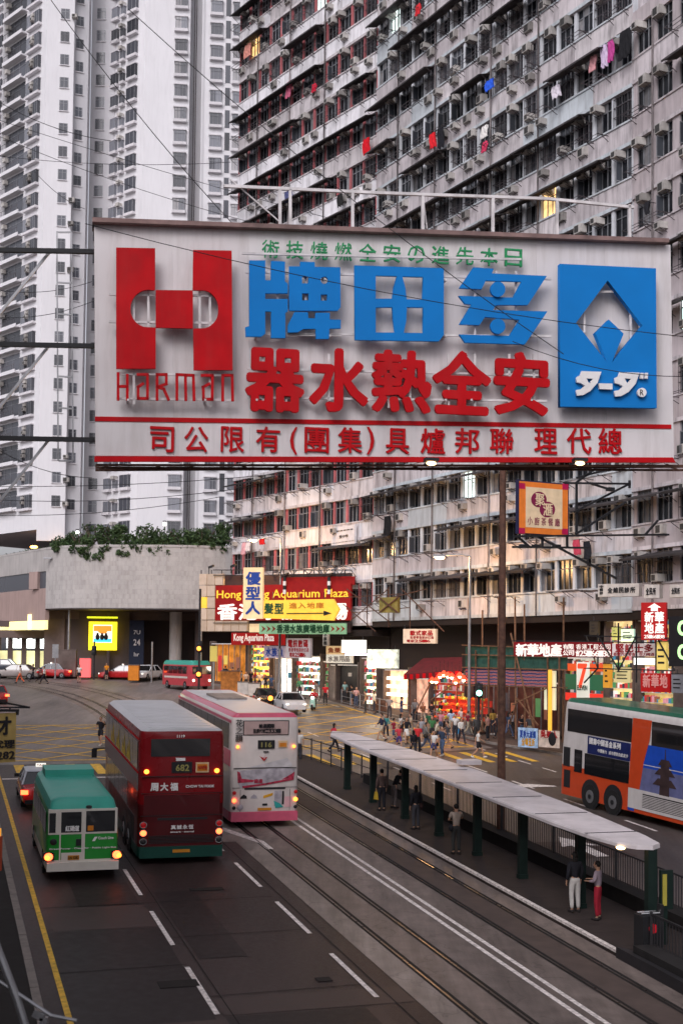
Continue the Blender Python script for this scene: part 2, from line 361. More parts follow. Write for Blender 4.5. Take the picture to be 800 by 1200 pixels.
# stop lines and yellow crossing bars
sheet('stop_line', M_WLINE, [(2.9, 61.0), (9.9, 61.0), (9.9, 61.3), (2.9, 61.3)], 0.0135)
for k in range(6): dash(3.9+k*1.25, 62.3, 65.8, 0.5, M_YLINE)
for k in range(10): dash(19.6+k*1.3, 64.0, 68.2, 0.45, M_YLINE)
# yellow box junctions
def boxj(t0, t1, s0, s1, st, w=0.2):
    for a, b in (((t0, s0), (t1, s0)), ((t0, s1), (t1, s1)), ((t0, s0), (t0, s1)), ((t1, s0), (t1, s1))):
        if a[1] == b[1]: sheet('box_junction_line', M_YLINE, [(a[0], a[1]), (b[0], b[1]), (b[0], b[1]+w*1.3), (a[0], a[1]+w*1.3)], 0.014)
        else: sheet('box_junction_line', M_YLINE, [(a[0], a[1]+.3), (a[0]+w, a[1]+.3), (b[0]+w, b[1]), (b[0], b[1])], 0.0145)
    L_ = s1-s0; Wd = t1-t0; k = -L_
    i = 0
    while k < Wd:
        for sg in (1, -1):
            a = max(0, k) if sg == 1 else None
            ta, tb = max(0, k), min(Wd, k+L_)
            if tb-ta < 0.6: continue
            pa, pb = (ta, ta-k), (tb, tb-k)
            if sg == -1: pa, pb = (Wd-pa[0], pa[1]), (Wd-pb[0], pb[1])
            sheet('box_junction_line', M_YLINE, [(t0+pa[0], s0+pa[1]), (t0+pa[0]+w*1.3, s0+pa[1]), (t0+pb[0]+w*1.3, s0+pb[1]), (t0+pb[0], s0+pb[1])], 0.015+0.0003*(i % 7)); i += 1
        k += st
boxj(3.2, 17.6, 67.2, 84.0, 3.6)
boxj(18.6, 30.4, 70.5, 98.0, 4.0)

# left pavement, kerb and retaining wall at the bottom left
k = MB().m(M_KERB)
def prism_ts(mb, pts, h0, h1):
    n = len(pts); mb.add([S(t, s, h0) for t, s in pts]+[S(t, s, h1) for t, s in pts],
        [tuple(range(n))[::-1], tuple(range(n, 2*n))]+[(i, (i+1) % n, (i+1) % n+n, i+n) for i in range(n)])
p = MB().m(M_GROOVE); prism_ts(p, [(-14, -10), (2.0, -10), (2.15, 60), (-1, 64), (-14, 66)], -0.1, 0.12); struct(p, 'left_pavement')
for i in range(32):
    s = -6+i*2.2; p = MB().m(M_KERB); prism_ts(p, [(2.01+s*.0022, s+.02), (2.2+s*.0022, s+.02), (2.2+s*.0022, s+2.18), (2.01+s*.0022, s+2.18)], -0.05, 0.135); struct(p, 'kerb_stone')
# right pavement in front of the arcade
KR = [(38.2, 40), (37.2, 52), (36.2, 58), (34.0, 67), (32.2, 72), (31.6, 78), (31.0, 90), (30.4, 102), (29.2, 108), (26.2, 113), (24, 122)]
p = MB().m(M_PAVE); prism_ts(p, KR+[(30, 150), (60, 150), (70, 40)], -0.1, 0.13); struct(p, 'right_pavement')
for a, b in zip(KR[:-1], KR[1:]):
    va, vb = Vector(a), Vector(b); n = max(1, int((vb-va).length/2.6)); d = (vb-va).normalized(); nn = Vector((d.y, -d.x))*0.16
    if nn.x > 0: nn = -nn
    for i in range(n):
        q0 = va.lerp(vb, i/n)+d*0.01; q1 = va.lerp(vb, (i+1)/n)-d*0.01
        p = MB().m(M_KERB); prism_ts(p, [tuple(q0+nn), tuple(q1+nn), tuple(q1-nn*0.02), tuple(q0-nn*0.02)], -0.05, 0.14); p.build('kerb_stone', kind='structure')
# far pavement under the podium
p = MB().m(M_PAVE); prism_ts(p, [(-90, 140), (0, 130.5), (12, 126.5), (27, 126.5), (32, 160), (-90, 160)], -0.1, 0.13); struct(p, 'far_pavement')
# tram platform
PL = [(16.42, -12), (19.7, -12), (19.7, 58), (18.9, 66.5), (17.4, 69.5), (16.5, 66), (16.42, 60)]
p = MB().m(M_PAVE2); prism_ts(p, PL, -0.1, 0.16); struct(p, 'tram_platform')
p = MB().m(M_WLINE); prism_ts(p, [(16.40, 29), (16.53, 29), (16.53, 64), (16.40, 64)], 0.1, 0.172); struct(p, 'platform_edge')
p = MB().m(M_DSTEEL); prism_ts(p, [(16.36, -12), (16.75, -12), (16.7, 28.4), (16.36, 28.9)], -0.05, 0.28); struct(p, 'platform_ramp_wall')
for i in range(30):
    s = 28+i*1.3; sheet('paving_joint', M_GROOVE, [(16.6, s), (19.2, s), (19.2, s+.02), (16.6, s+.02)], 0.1635)
# ---------------- old apartment blocks on the right: a facade that bends in three ----------------
P0 = Vector((-10.0, 118.0)); P1 = Vector((2.5, 100.0)); P2 = Vector((16.7, 73.2)); P3 = Vector((27.0, 48.0))
class Plane:
    def __init__(s, P, Q, off=0.0):
        s.P = Vector(P[:2]); d = Vector(Q[:2])-s.P; s.L = d.length; s.d = d.normalized(); s.n = Vector((-s.d.y, s.d.x))
        s.a = math.atan2(s.d.y, s.d.x); s.off = off
    def loc(s, x, y, off=None):           # pixel -> (local x, z) on the plane local y=off
        off = s.off if off is None else off
        r = ray(x, y); o = s.P + s.n*off; k = (o-CP.xy).dot(s.n)/r.xy.dot(s.n); p = CP + r*k
        return (p.xy-s.P).dot(s.d), p.z
    def world(s, lx, ly, z=0): q = s.P+s.d*lx+s.n*ly; return Vector((q.x, q.y, z))
F1 = Plane(P0, P1); F2 = Plane(P1, P2); F3 = Plane(P2, P3)
DW = (0.07, 0.055, 0.055)
M_B1 = mat('limewashed_wall', (0.72, 0.705, 0.73), 0.8, var=0.12, scale=0.7, streak=0.62, rand=0.12, bump=0.2, dirt=(.16,.14,.14))
M_B2 = mat('pink_wash_wall', (0.56, 0.515, 0.53), 0.8, var=0.14, scale=0.6, streak=0.7, rand=0.12, bump=0.2, dirt=DW)
M_B2w = mat('cream_wash_wall', (0.58, 0.54, 0.55), 0.8, var=0.14, scale=0.6, streak=0.7, rand=0.12, bump=0.2, dirt=DW)
M_B2b = mat('pale_blue_wall', (0.50, 0.54, 0.57), 0.8, var=0.12, scale=0.6, streak=0.45, rand=0.1, dirt=DW)
M_P1 = mat('red_pillar_paint', (0.42, 0.12, 0.13), 0.7, var=0.25, scale=0.8, streak=0.5, rand=0.2, dirt=DW)
M_P2 = mat('blue_white_pillar', (0.56, 0.58, 0.61), 0.8, var=0.15, scale=0.8, streak=0.4, rand=0.12, dirt=DW)
M_P3 = mat('pink_plain_wall', (0.47, 0.415, 0.425), 0.8, var=0.1, scale=0.5, streak=0.4, rand=0.06, bump=0.2, dirt=DW)
M_AWN = mat('sooty_tin_awning', (0.045, 0.040, 0.042), 0.8, var=0.4, scale=2, rand=0.5)
M_AC = mat('air_conditioner_casing', (0.40, 0.38, 0.36), 0.6, var=0.15, scale=3, streak=0.4, rand=0.35)
M_ACG = mat('air_conditioner_grille', (0.05, 0.048, 0.047), 0.7, var=0.3, scale=8)
M_PIPE = mat('old_drain_pipe', (0.16, 0.14, 0.14), 0.7, var=0.3, scale=2, rand=0.4)

def window_mesh(w, h, kind, frame=M_ALU):
    b = MB(); r = random.Random(hash((round(w, 2), kind)) & 0xffff if False else int(w*100)+kind*77)
    n = 3 if w > 1.3 else 2
    t = 0.055
    for i in range(n):                    # panes
        x0, x1 = i*w/n, (i+1)*w/n
        for j, (z0, z1) in enumerate(((0, h*.68), (h*.68, h))):
            q = r.random()
            M = M_GLASS
            if kind == 1: M = M_CURT if q < .6 else M_GLASS
            if kind == 2: M = M_GLASSG if q < .5 else M_GLASS
            if kind == 5 and j == 0: M = M_CURT if q < .4 else M_GLASSG
            if kind == 6: M = M_LITW
            if kind == 7: M = M_LITC
            b.m(M).add([(x0, .06, z0), (x1, .06, z0), (x1, .06, z1), (x0, .06, z1)], [(0, 1, 2, 3)])
    b.m(frame)
    for i in range(n+1): b.box(max(0, i*w/n-t/2), min(w, i*w/n+t/2), 0, .057, 0, h)
    for z in (0, h*.68, h-t): b.box(t/2, w-t/2, .003, .055, z, z+t)
    if kind in (3, 5):                    # burglar cage
        b.m(M_FDARK)
        for i in range(7): b.box(.02+i*(w-.06)/6, .045+i*(w-.06)/6, -.22, -.2, -.05, h*.9)
        for z in (-.05, h*.3, h*.6, h*.88): b.box(0, w, -.225, -.2, z, z+.03); b.box(0, .03, -.2, 0, z, z+.03); b.box(w-.03, w, -.2, 0, z, z+.03)
    if kind in (4, 2):                    # a casement standing open
        x = w/n
        b.m(frame); z0, z1 = .05, h*.66
        for za, zb in ((z0, z0+t), (z1-t, z1)): b.box(x-.02, x+.02, -.42, 0, za, zb)
        b.box(x-.02, x+.02, -.45, -.41, z0, z1)
        b.m(M_GLASSG).box(x-.008, x+.008, -.41, 0, z0+t, z1-t)
    return b.mesh('window')
WM = {}
def get_window(w, h, kind, frame=M_ALU):
    k = (round(w, 1), round(h, 1), kind, frame.name)
    if k not in WM: WM[k] = window_mesh(round(w, 1), round(h, 1), kind, frame)
    return WM[k]
def ac_mesh(v):
    b = MB(); w, d, h = ((.62, .5, .42), (.72, .35, .52), (.55, .6, .38))[v]
    b.m(M_AC).box(0, w, -d, 0.1, 0, h)
    b.m(M_ACG).box(.05, w*.62, -d-.012, -d-.002, .05, h-.05)
    for i in range(4): b.m(M_AC).box(w*.66, w*.95, -d-.014, -d-.002, .05+i*.09, .09+i*.09)
    b.m(M_FDARK).bar((.05, -d+.05, -.02), (.05, .1, -.25), .03).bar((w-.05, -d+.05, -.02), (w-.05, .1, -.25), .03)
    return b.mesh('air_conditioner')
ACM = [ac_mesh(i) for i in range(3)]
def awn_mesh(n, bw):
    w = n*bw; b = MB().m(M_AWN)
    b.hexa([(0, -1.1, -.30), (w, -1.1, -.30), (w, -.1, -.03), (0, -.1, -.03)], [(0, -1.1, -.26), (w, -1.1, -.26), (w, -.1, .03), (0, -.1, .03)])
    b.box(0, w, -1.12, -1.08, -.38, -.26)
    b.m(M_FDARK)
    for i in range(n+1): b.bar((min(w-.03, i*bw+.03), -.85, -.28), (min(w-.03, i*bw+.03), -.1, -.75), .03)
    return b.mesh('awning')
RACK = []
for v in range(3):
    b = MB().m(M_FDARK); w = 1.3+.2*v; d = .8+.15*v
    for x in (0, w): b.bar((x, .1, 0), (x, -d, 0), .035).bar((x, .1, -.4), (x, -d*.7, -.02), .03)
    for q in range(2+v % 2): b.bar((-.08, -d+q*.3, .02), (w+.08, -d+q*.3, .02), .028)
    RACK.append(b.mesh('drying_rack'))
def facade(pl, label, name, zs, k0, k1, spans, pil_mat, sp_mats, step=3.4, wh=1.85, seed=1, pilw=None, depth=12, awn_p=.68, frame=M_ALU, front=-.12, zbase=None):
    rr = random.Random(seed); L = pl.L
    root = thing(name, label, 'building', (pl.P.x, pl.P.y, 0), (0, 0, pl.a))
    zb = zs+k0*step-1.52; zt = zs+k1*step+wh
    MB().m(sp_mats[0]).box(0.01, L-.01, .30, depth, zb+.01, zt).build('core_wall', root)
    MB().m(sp_mats[0]).box(0, L, -.1, depth, zt+.01, zt+.9).build('roof_parapet', root)
    edges = [0]+[v for a, b in spans for v in (a, b)]+[L]
    for i in range(0, len(edges), 2):
        a, b = edges[i], edges[i+1]
        if b-a < .02: continue
        MB().m(pil_mat).box(a, b, front+.05, .3, zb+.02, zt).build('pillar', root)
    nb = len(spans)
    for k in range(k0, k1+1):
        zsill = zs+k*step; x = 0; i = 0; segs = []
        while i < nb:
            n = rr.choice((2, 3, 3, 4, 5)); j = min(nb, i+n)
            x1 = L if j >= nb else (spans[j-1][1]+spans[j][0])/2
            M = rr.choice(sp_mats); top = zsill-rr.choice((0, 0, 0, .12)); 
            MB().m(M).box(x+.006, x1-.006, front-rr.uniform(0, .03), .29, zsill-1.52, top).build('spandrel', root)
            segs.append((i, j, x, x1)); x = x1; i = j
        MB().m(sp_mats[-1]).box(0, L, front-.09, front-.032, zsill-.1, zsill).build('sill_ledge', root)
        MB().m(sp_mats[-1]).box(0, L, front-.07, front-.035, zsill-1.52, zsill-1.3).build('floor_edge', root)
        # awnings
        i = 0
        while i < nb:
            n = rr.randint(2, 5)
            if rr.random() < awn_p and i+n <= nb and k < k1:
                w0 = spans[i][0]-.1; w1 = spans[i+n-1][1]+.1
                key = ('awn', n, round((w1-w0)/n, 2))
                if key not in WM: WM[key] = awn_mesh(n, (w1-w0)/n)
                obj('awning', WM[key], root, (w0, front, zsill+step-1.72-rr.uniform(0, .12)))
            i += n
        for i, (a, b) in enumerate(spans):
            w = b-a; kind = rr.choices((0, 1, 2, 3, 4, 5, 6, 7), (5, 4, 3, 3, 2, 2, .12, .08))[0]
            obj('window', get_window(w, wh, kind, frame), root, (a, .05, zsill), scale=((w)/round(w, 1), 1, 1))
            q = rr.random()
            if q < .78:
                v = rr.randrange(3); top = rr.random() < .72
                obj('air_conditioner', ACM[v], root, (a+rr.uniform(0, max(.05, w-.75)), .02+front*.4, zsill+(wh-.46 if top else -.75 if rr.random() < .4 else .02)))
            if rr.random() < .22: obj('air_conditioner', ACM[rr.randrange(3)], root, (a+rr.uniform(0, max(.05, w-.75)), front*.5, zsill-.78))
            if rr.random() < .5: obj('drying_rack', RACK[rr.randrange(3)], root, (a, front, zsill-.1-rr.random()*.2))
    for i in range(int(L/6.2)):
        x = spans[min(nb-1, int((i+.6)*nb/(L/6.2)))][0]-.1
        MB().m(M_PIPE).tube([(x, front-.17, zb), (x, front-.17, zt)], .055, 6).build('drain_pipe', root)
    return root
def even(L, n, pw): bw = L/n; return [(i*bw+pw/2, (i+1)*bw-pw/2) for i in range(n)]
B1 = facade(F1, 'far old block with white floor bands and red pillars between its windows', 'apartment_block', 19.55, -2, 16, even(F1.L, 12, .26), M_P1, [M_B1, M_B1, M_B1, M_B2w], seed=5)
B2 = facade(F2, 'middle old block with pink and pale blue stained bands behind the signs', 'apartment_block', 13.05, 0, 14, even(F2.L, 17, .26), M_P2, [M_B2, M_B2w, M_B2, M_B2w, M_B2b], seed=11, awn_p=.6)
sp3 = []; x = .35
while x < F3.L-3.8: sp3 += [(x, x+1.45), (x+1.85, x+3.3)]; x += 3.95
B3 = facade(F3, 'near plain pink old block at the right edge of the photograph', 'apartment_block', 13.15, 0, 9, sp3, M_P3, [M_P3, M_P3, M_P3, M_B2], seed=23, awn_p=.5, front=-.08)

# ---------------- blocks lining the street beside and behind the camera: plain walls with window bands ----------------
def side_block(name, label, A, B, h, depth=14):
    pl = Plane(A, B); zb = min(gz(A), gz(B))-1; root = thing(name, label, 'building', (pl.P.x, pl.P.y, zb), (0, 0, pl.a))
    MB().m(M_B2w).box(0, pl.L, 0, depth, 0, h).build('wall', root); k = 0; z = 5.5
    while z < h-2:
        b = MB().m(M_GLASS); n = int(pl.L/2.2)
        for i in range(n): b.box(i*2.2+.25, i*2.2+1.95, -.04, .01, z, z+1.7)
        b.build('window_row', root); MB().m(M_B1).box(0, pl.L, -.12, -.002, z-.25, z-.05).build('ledge', root); z += 3.3
    return root
side_block('side_building', 'long cream block lining the left side of the street outside the frame', S(-7, -50), S(-7, 92), 27)
side_block('side_building', 'plain block continuing the right side of the street outside the frame', Vector((27.6, 46.5, 0)), Vector((46, -14, 0)), 34)

# ---------------- residential towers far left ----------------
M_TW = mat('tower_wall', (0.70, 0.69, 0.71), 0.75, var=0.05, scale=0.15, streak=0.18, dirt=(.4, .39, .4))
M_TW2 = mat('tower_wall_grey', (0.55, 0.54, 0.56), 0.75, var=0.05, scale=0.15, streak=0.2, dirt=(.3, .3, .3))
M_TL = mat('tower_ledge', (0.62, 0.60, 0.62), 0.7, var=0.08, rand=0.08)
M_TG = mat('tower_glass', (0.14, 0.145, 0.165), 0.2, var=0.0, rand=0.7, spec=0.6)
M_TGD = mat('tower_glass_dark', (0.06, 0.063, 0.075), 0.2, var=0.0, rand=0.5, spec=0.6)
M_TGC = mat('tower_curtain', (0.36, 0.35, 0.36), 0.8, var=0.1, rand=0.3)
def tw_mesh(w, h, ledge, v, sw=0.0):
    b = MB(); G = (M_TG, M_TGD, M_TGC, M_TG, M_LITC, M_LITW)[v]; G2 = (M_TG, M_TG, M_TG, M_TGD, M_LITC, M_LITW)[v]
    y = -ledge if ledge else .0
    if ledge:
        b.m(M_TL).box(-w/2-.12, w/2+.12, -ledge-.12, 0, -.34, 0).box(-w/2-.1, w/2+.1, -ledge-.08, 0, h, h+.14)
        b.m(G).box(-w/2+.02, w/2-.02, -ledge+.03, .0, 0, h)
    b.m(G).quad((-w/2, y+.02, 0), (0, y+.02, 0), (0, y+.02, h), (-w/2, y+.02, h))
    b.m(G2).quad((0, y+.02, 0), (w/2, y+.02, 0), (w/2, y+.02, h), (0, y+.02, h))
    b.m(M_ALU)
    for x in ([-w/2, -.02, w/2-.06] if w < 1.2 else [-w/2, -w*.22, w*.2, w/2-.06]): b.box(x, x+.06, y-.03, y, 0, h)
    b.box(-w/2, w/2, y-.03, y-.002, h*.72, h*.72+.05)
    if not ledge: b.m(M_TL).box(-w/2-.08, w/2+.08, -.14, .0, -.09, 0); b.m(M_TGD).box(-w/2-.04, w/2+.04, -.01, .01, -.0, h+.04)
    return b.mesh('window')
TWM = {}
def tw(w, h, ledge, v):
    if (w, h, ledge, v) not in TWM: TWM[(w, h, ledge, v)] = tw_mesh(w, h, ledge, v)
    return TWM[(w, h, ledge, v)]
def px_xy(x, Y): p = at(x, 430, Y); return Vector((p.x, p.y))
def face(root, A, B, z0, z1, M, th=.4, name='wall'):
    d = (B-A); L = d.length; a = math.atan2(d.y, d.x)
    o = MB().m(M).box(0, L, 0, th, z0, z1).build(name, root, (A.x-root.location.x, A.y-root.location.y, 0), (0, 0, a)); o['len'] = L
    return o, A, d.normalized(), a
def on_face(root, fc, lx, z, me, name='window', off=0):
    _, A, d, a = fc; n = Vector((-d.y, d.x)); p = A+d*lx+n*off
    return obj(name, me, root, (p.x-root.location.x, p.y-root.location.y, z), (0, 0, a))
rt = random.Random(3)
FL = 2.79; ZB = 25.9
def vpick(): return rt.choices((0, 1, 2, 3), (5, 2, 5, 2))[0]
# tower A
a0 = px_xy(47, 150); dirL = Vector((-math.sin(R(43)), math.cos(R(43))))
TA = thing('residential_tower', 'white tower at the left edge with stepped balconies and a dark seam on its right', 'tower', (a0.x, a0.y, 18.9))
TA.location.z = 0
aL = a0+dirL*24; a1 = px_xy(80, 150.5); a2 = px_xy(80.4, 151.3); a3 = px_xy(97, 152); a4 = px_xy(99.5, 155.5)
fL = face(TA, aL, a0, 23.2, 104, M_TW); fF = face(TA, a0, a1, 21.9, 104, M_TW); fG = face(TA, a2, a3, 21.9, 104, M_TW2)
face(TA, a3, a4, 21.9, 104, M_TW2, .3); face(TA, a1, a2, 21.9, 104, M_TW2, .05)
MB().m(M_TW).add([(aL.x-a0.x, aL.y-a0.y, 23.2), (0, 0, 23.2), (a3.x-a0.x, a3.y-a0.y, 23.2), (a4.x-a0.x, a4.y-a0.y+12, 23.2), (aL.x-a0.x+10, aL.y-a0.y+14, 23.2)], [(0, 1, 2, 3, 4)]).build('soffit', TA)
bal = MB(); bal.m(M_TGD).box(0, 4.6, -.02, .0, .35, 2.35)
bal.m(M_ALU).box(1.5, 1.56, -.05, -.02, .35, 2.35).box(3.0, 3.06, -.05, -.02, .35, 2.35).box(0, 4.6, -.05, -.021, 1.7, 1.75)
bal.m(M_TW).box(-.1, 4.7, -.75, 0, -.18, 0).box(-.1, 4.7, -.75, -.67, 0, .25).box(-.1, 0, -.67, 0, -.001, 2.6)
bal.m(M_FDARK).box(0, 4.6, -.72, -.70, .85, .9)
for i in range(9): bal.box(i*.55, i*.55+.03, -.72, -.70, .25, .85)
bal.m(M_AC).box(.3, .9, -.6, -.1, 1.6, 2.1)
BAL = bal.mesh('balcony')
bay = MB(); bay.m(M_TL).box(0, 3.0, -.5, 0, -.34, -.05).box(0, 3.0, -.45, 0, 1.5, 1.62)
bay.m(M_TG).box(.05, 1.05, -.42, 0, -.05, 1.5).m(M_TGD).box(1.9, 2.9, -.42, 0, -.05, 1.5)
bay.m(M_ALU).box(.05, .12, -.45, -.42, -.05, 1.5).box(.5, .56, -.45, -.42, -.05, 1.5).box(.98, 1.05, -.45, -.42, -.05, 1.5).box(1.9, 1.97, -.45, -.42, -.05, 1.5).box(2.4, 2.45, -.45, -.42, -.05, 1.5).box(2.83, 2.9, -.45, -.42, -.05, 1.5)
bay.m(M_AC).box(1.2, 1.75, -.7, 0, .45, .85).box(1.2, 1.75, -.6, 0, 1.0, 1.35); bay.m(M_ACG).box(1.25, 1.6, -.71, -.7, .5, .8)
BAY = bay.mesh('bay_window')
Lf = 24.0
for k in range(28):
    z = ZB+k*FL
    on_face(TA, fL, Lf-4.1, z, BAY, 'bay_window'); on_face(TA, fL, Lf-9.4, z, BAL, 'balcony')
    on_face(TA, fL, Lf-13.2, z, BAY, 'bay_window'); on_face(TA, fL, Lf-19, z, BAL, 'balcony')
    on_face(TA, fF, 2.15, z+.1, tw(.95, 1.25, 0, vpick())); on_face(TA, fG, .62, z-.15, tw(.85, 1.2, 0, vpick()))
    if rt.random() < .45: obj('air_conditioner', ACM[k % 3], TA, (a0.x-a0.x+2.9+.05, (fF[2].y/fF[2].x)*2.9, z+.2))
# tower B with the recess between
b0 = px_xy(100.5, 155.6); b1 = px_xy(119, 155.6); c0 = px_xy(163.5, 152); dB = Vector((-math.sin(R(49)), math.cos(R(49)))); cL = c0+dB*9.4
TBW = thing('residential_tower', 'white tower right of the dark seam with bay windows and lit stair windows', 'tower', (c0.x, c0.y, 0))
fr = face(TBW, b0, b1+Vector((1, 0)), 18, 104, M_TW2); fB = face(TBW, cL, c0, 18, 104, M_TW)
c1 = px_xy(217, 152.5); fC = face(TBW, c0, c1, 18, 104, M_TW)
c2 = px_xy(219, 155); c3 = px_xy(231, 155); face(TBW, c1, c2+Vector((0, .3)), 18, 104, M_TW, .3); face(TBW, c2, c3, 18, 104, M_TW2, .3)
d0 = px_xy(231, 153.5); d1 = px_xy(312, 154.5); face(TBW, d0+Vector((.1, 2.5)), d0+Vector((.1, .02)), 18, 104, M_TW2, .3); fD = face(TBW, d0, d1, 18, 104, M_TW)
clu = MB(); clu.m(M_TL)
for x, w, h in ((.2, 1.25, 1.3), (2.1, .6, 1.0), (3.4, 1.6, 1.5)):
    clu.m(M_TL).box(x-.1, x+w+.1, -.5, 0, -.34, 0).box(x-.08, x+w+.08, -.45, 0, h, h+.12)
    clu.m(M_TG if x != 3.4 else M_TGD).box(x, x+w, -.4, 0, 0, h)
    clu.m(M_ALU).box(x, x+.07, -.44, -.4, 0, h).box(x+w/2, x+w/2+.05, -.44, -.4, 0, h).box(x+w-.07, x+w, -.44, -.4, 0, h)
clu.m(M_AC).box(2.15, 2.7, -.8, -.1, 1.1, 1.5).box(-.7, -.15, -.7, 0, .2, .65)
CLU = clu.mesh('bay_window')
slit = MB().m(M_TGD).box(-.3, .3, -.03, .0, 0, 2.2).m(M_TL).box(-.38, -.3, -.06, .0, -.05, 2.25).box(.3, .38, -.06, 0, -.05, 2.25).mesh('slit_window')
lit = {24: 4, 22: 4, 18: 4, 10: 4, 13: 5, 7: 5, 8: 5, 9: 4, 5: 5, 16: 4}
for k in range(30):
    z = ZB+(k-1)*FL
    on_face(TBW, fr, 1.15, z, tw(1.0, 1.35, 0, lit.get(k, 1)))
    on_face(TBW, fB, 3.1, z, CLU, 'bay_window')
    on_face(TBW, fC, 4.35, z, tw(1.4, 1.45, .35, vpick()))
    on_face(TBW, fD, 1.75, z-.1, tw(1.35, 1.45, .35, vpick())); on_face(TBW, fD, 3.2, z-.3, slit, 'slit_window'); on_face(TBW, fD, 4.5, z-.1, tw(1.4, 1.45, .35, vpick())); on_face(TBW, fD, 7.0, z, tw(1.4, 1.45, .35, vpick()))
for x in (.35, .75, 1.2): on_face(TBW, face(TBW, c2+Vector((0, -.02)), c3+Vector((0, -.02)), 18, 104, M_TW2, .01, 'wall') if x == .35 else fC, 0, 0, MB().m(M_PIPE).tube([(x if x == .35 else 6.2+x*0, -.1, 18), (x if x == .35 else 6.2, -.1, 104)], .06, 5).mesh('drain_pipe'), 'drain_pipe')

# ---------------- podium with its curved parapet and roof garden ----------------
M_POD = mat('podium_tile_wall', (0.42, 0.395, 0.38), 0.6, var=0.1, scale=0.6, streak=0.6, bump=0.1, dirt=(.2, .18, .17))
M_PODP = mat('podium_pink_wall', (0.36, 0.26, 0.235), 0.7, var=0.08, scale=0.6, streak=0.3)
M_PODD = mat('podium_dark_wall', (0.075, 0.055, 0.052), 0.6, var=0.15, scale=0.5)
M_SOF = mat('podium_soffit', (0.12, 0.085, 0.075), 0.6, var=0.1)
pod0 = at(75, 700, 125)
POD = thing('podium_building', 'low curved podium with a pale parapet and a planted roof behind the junction', 'building', (pod0.x, pod0.y, 5))
def wp(p, r=POD): return (p[0]-r.location.x, p[1]-r.location.y, (p[2] if len(p) > 2 else 0)-r.location.z)
prof = [(-90, 160), (-30, 146), (10, 136), (40, 129.6), (54, 127), (64, 125.6), (74, 124.6), (86, 123.9), (100, 123.4), (120, 123.0), (145, 122.7), (170, 122.5), (195, 122.4), (220, 122.5), (245, 122.9), (270, 123.5), (282, 124)]
def band(name, prof, zt, zb, M, th=.4, out=0):
    b = MB().m(M); n = len(prof); vs = []
    for x, Y in prof:
        p = at(x, 690, Y-out); vs.append((p.x, p.y))
    for i in range(n-1):
        a, c = Vector(vs[i]), Vector(vs[i+1]); d = (c-a).normalized(); nn = Vector((-d.y, d.x))*th
        b.hexa([wp((*p, zb)) for p in (a, c, c+nn, a+nn)], [wp((*p, zt)) for p in (a, c, c+nn, a+nn)])
    return b.build(name, POD)
# courses of tiles: each course its own strip with a recessed joint
prof_r = prof[4:]
for i in range(13):
    zb = 13.15+i*.452; band('parapet_course', prof_r, zb+.446, zb, M_POD, .4)
band('parapet_joint', prof_r, 19.0, 13.1, M_PODD, .3, -.05)
band('parapet_coping', prof[:], 19.25, 19.03, M_POD, .55, .06)
pl_ = prof[:5]
band('upper_wall', pl_, 19.02, 16.9, M_POD); band('pink_wall', pl_[:], 15.2, 12.0, M_PODP); band('dark_glazing', pl_, 16.9, 15.2, M_TGD, .3, -.3)
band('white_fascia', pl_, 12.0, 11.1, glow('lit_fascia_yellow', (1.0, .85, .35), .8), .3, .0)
for i in range(9):
    x = -80+i*15; Y = 168-(x+90)*.27 if x < -30 else 150-(x+30)*.3
    p = at(x, 690, Y-.1); 
    if 14 < x < 24 or i % 2 == 0: MB().m(M_PODP).box(-.7, .7, -.1, .4, 15.19, 16.91).build('window_pier', POD, wp((p.x, p.y, 5)) if False else (p.x-POD.location.x, p.y-POD.location.y, -5), (0, 0, R(-40)))
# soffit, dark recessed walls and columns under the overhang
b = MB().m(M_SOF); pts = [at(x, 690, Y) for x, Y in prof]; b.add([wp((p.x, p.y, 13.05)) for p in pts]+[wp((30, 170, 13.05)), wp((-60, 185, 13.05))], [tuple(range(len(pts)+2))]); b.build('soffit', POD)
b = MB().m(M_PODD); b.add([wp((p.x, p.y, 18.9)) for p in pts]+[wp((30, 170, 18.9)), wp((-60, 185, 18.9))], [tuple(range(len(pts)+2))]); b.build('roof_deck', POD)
def pwall(name, x0, Y0, x1, Y1, zb, zt, M, th=.4):
    a, c = at(x0, 740, Y0), at(x1, 740, Y1); a, c = a.xy, c.xy; d = (c-a).normalized(); nn = Vector((-d.y, d.x))*th
    b = MB().m(M); b.hexa([wp((*p, zb)) for p in (a, c, c+nn, a+nn)], [wp((*p, zt)) for p in (a, c, c+nn, a+nn)]); return b.build(name, POD)
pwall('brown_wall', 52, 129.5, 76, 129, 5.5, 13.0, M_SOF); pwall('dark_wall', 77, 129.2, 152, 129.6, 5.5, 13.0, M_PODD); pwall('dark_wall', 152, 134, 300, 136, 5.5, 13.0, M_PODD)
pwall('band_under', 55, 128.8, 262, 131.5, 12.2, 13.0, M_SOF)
for x, Y, w in ((206, 128.5, .62), (128, 128.9, .2), (232, 128, .3)):
    p = at(x, 740, Y); MB().m(M_POD if w > .5 else M_PODD).tube([(p.x-POD.location.x, p.y-POD.location.y, .5), (p.x-POD.location.x, p.y-POD.location.y, 8)], w, 14).build('column', POD)
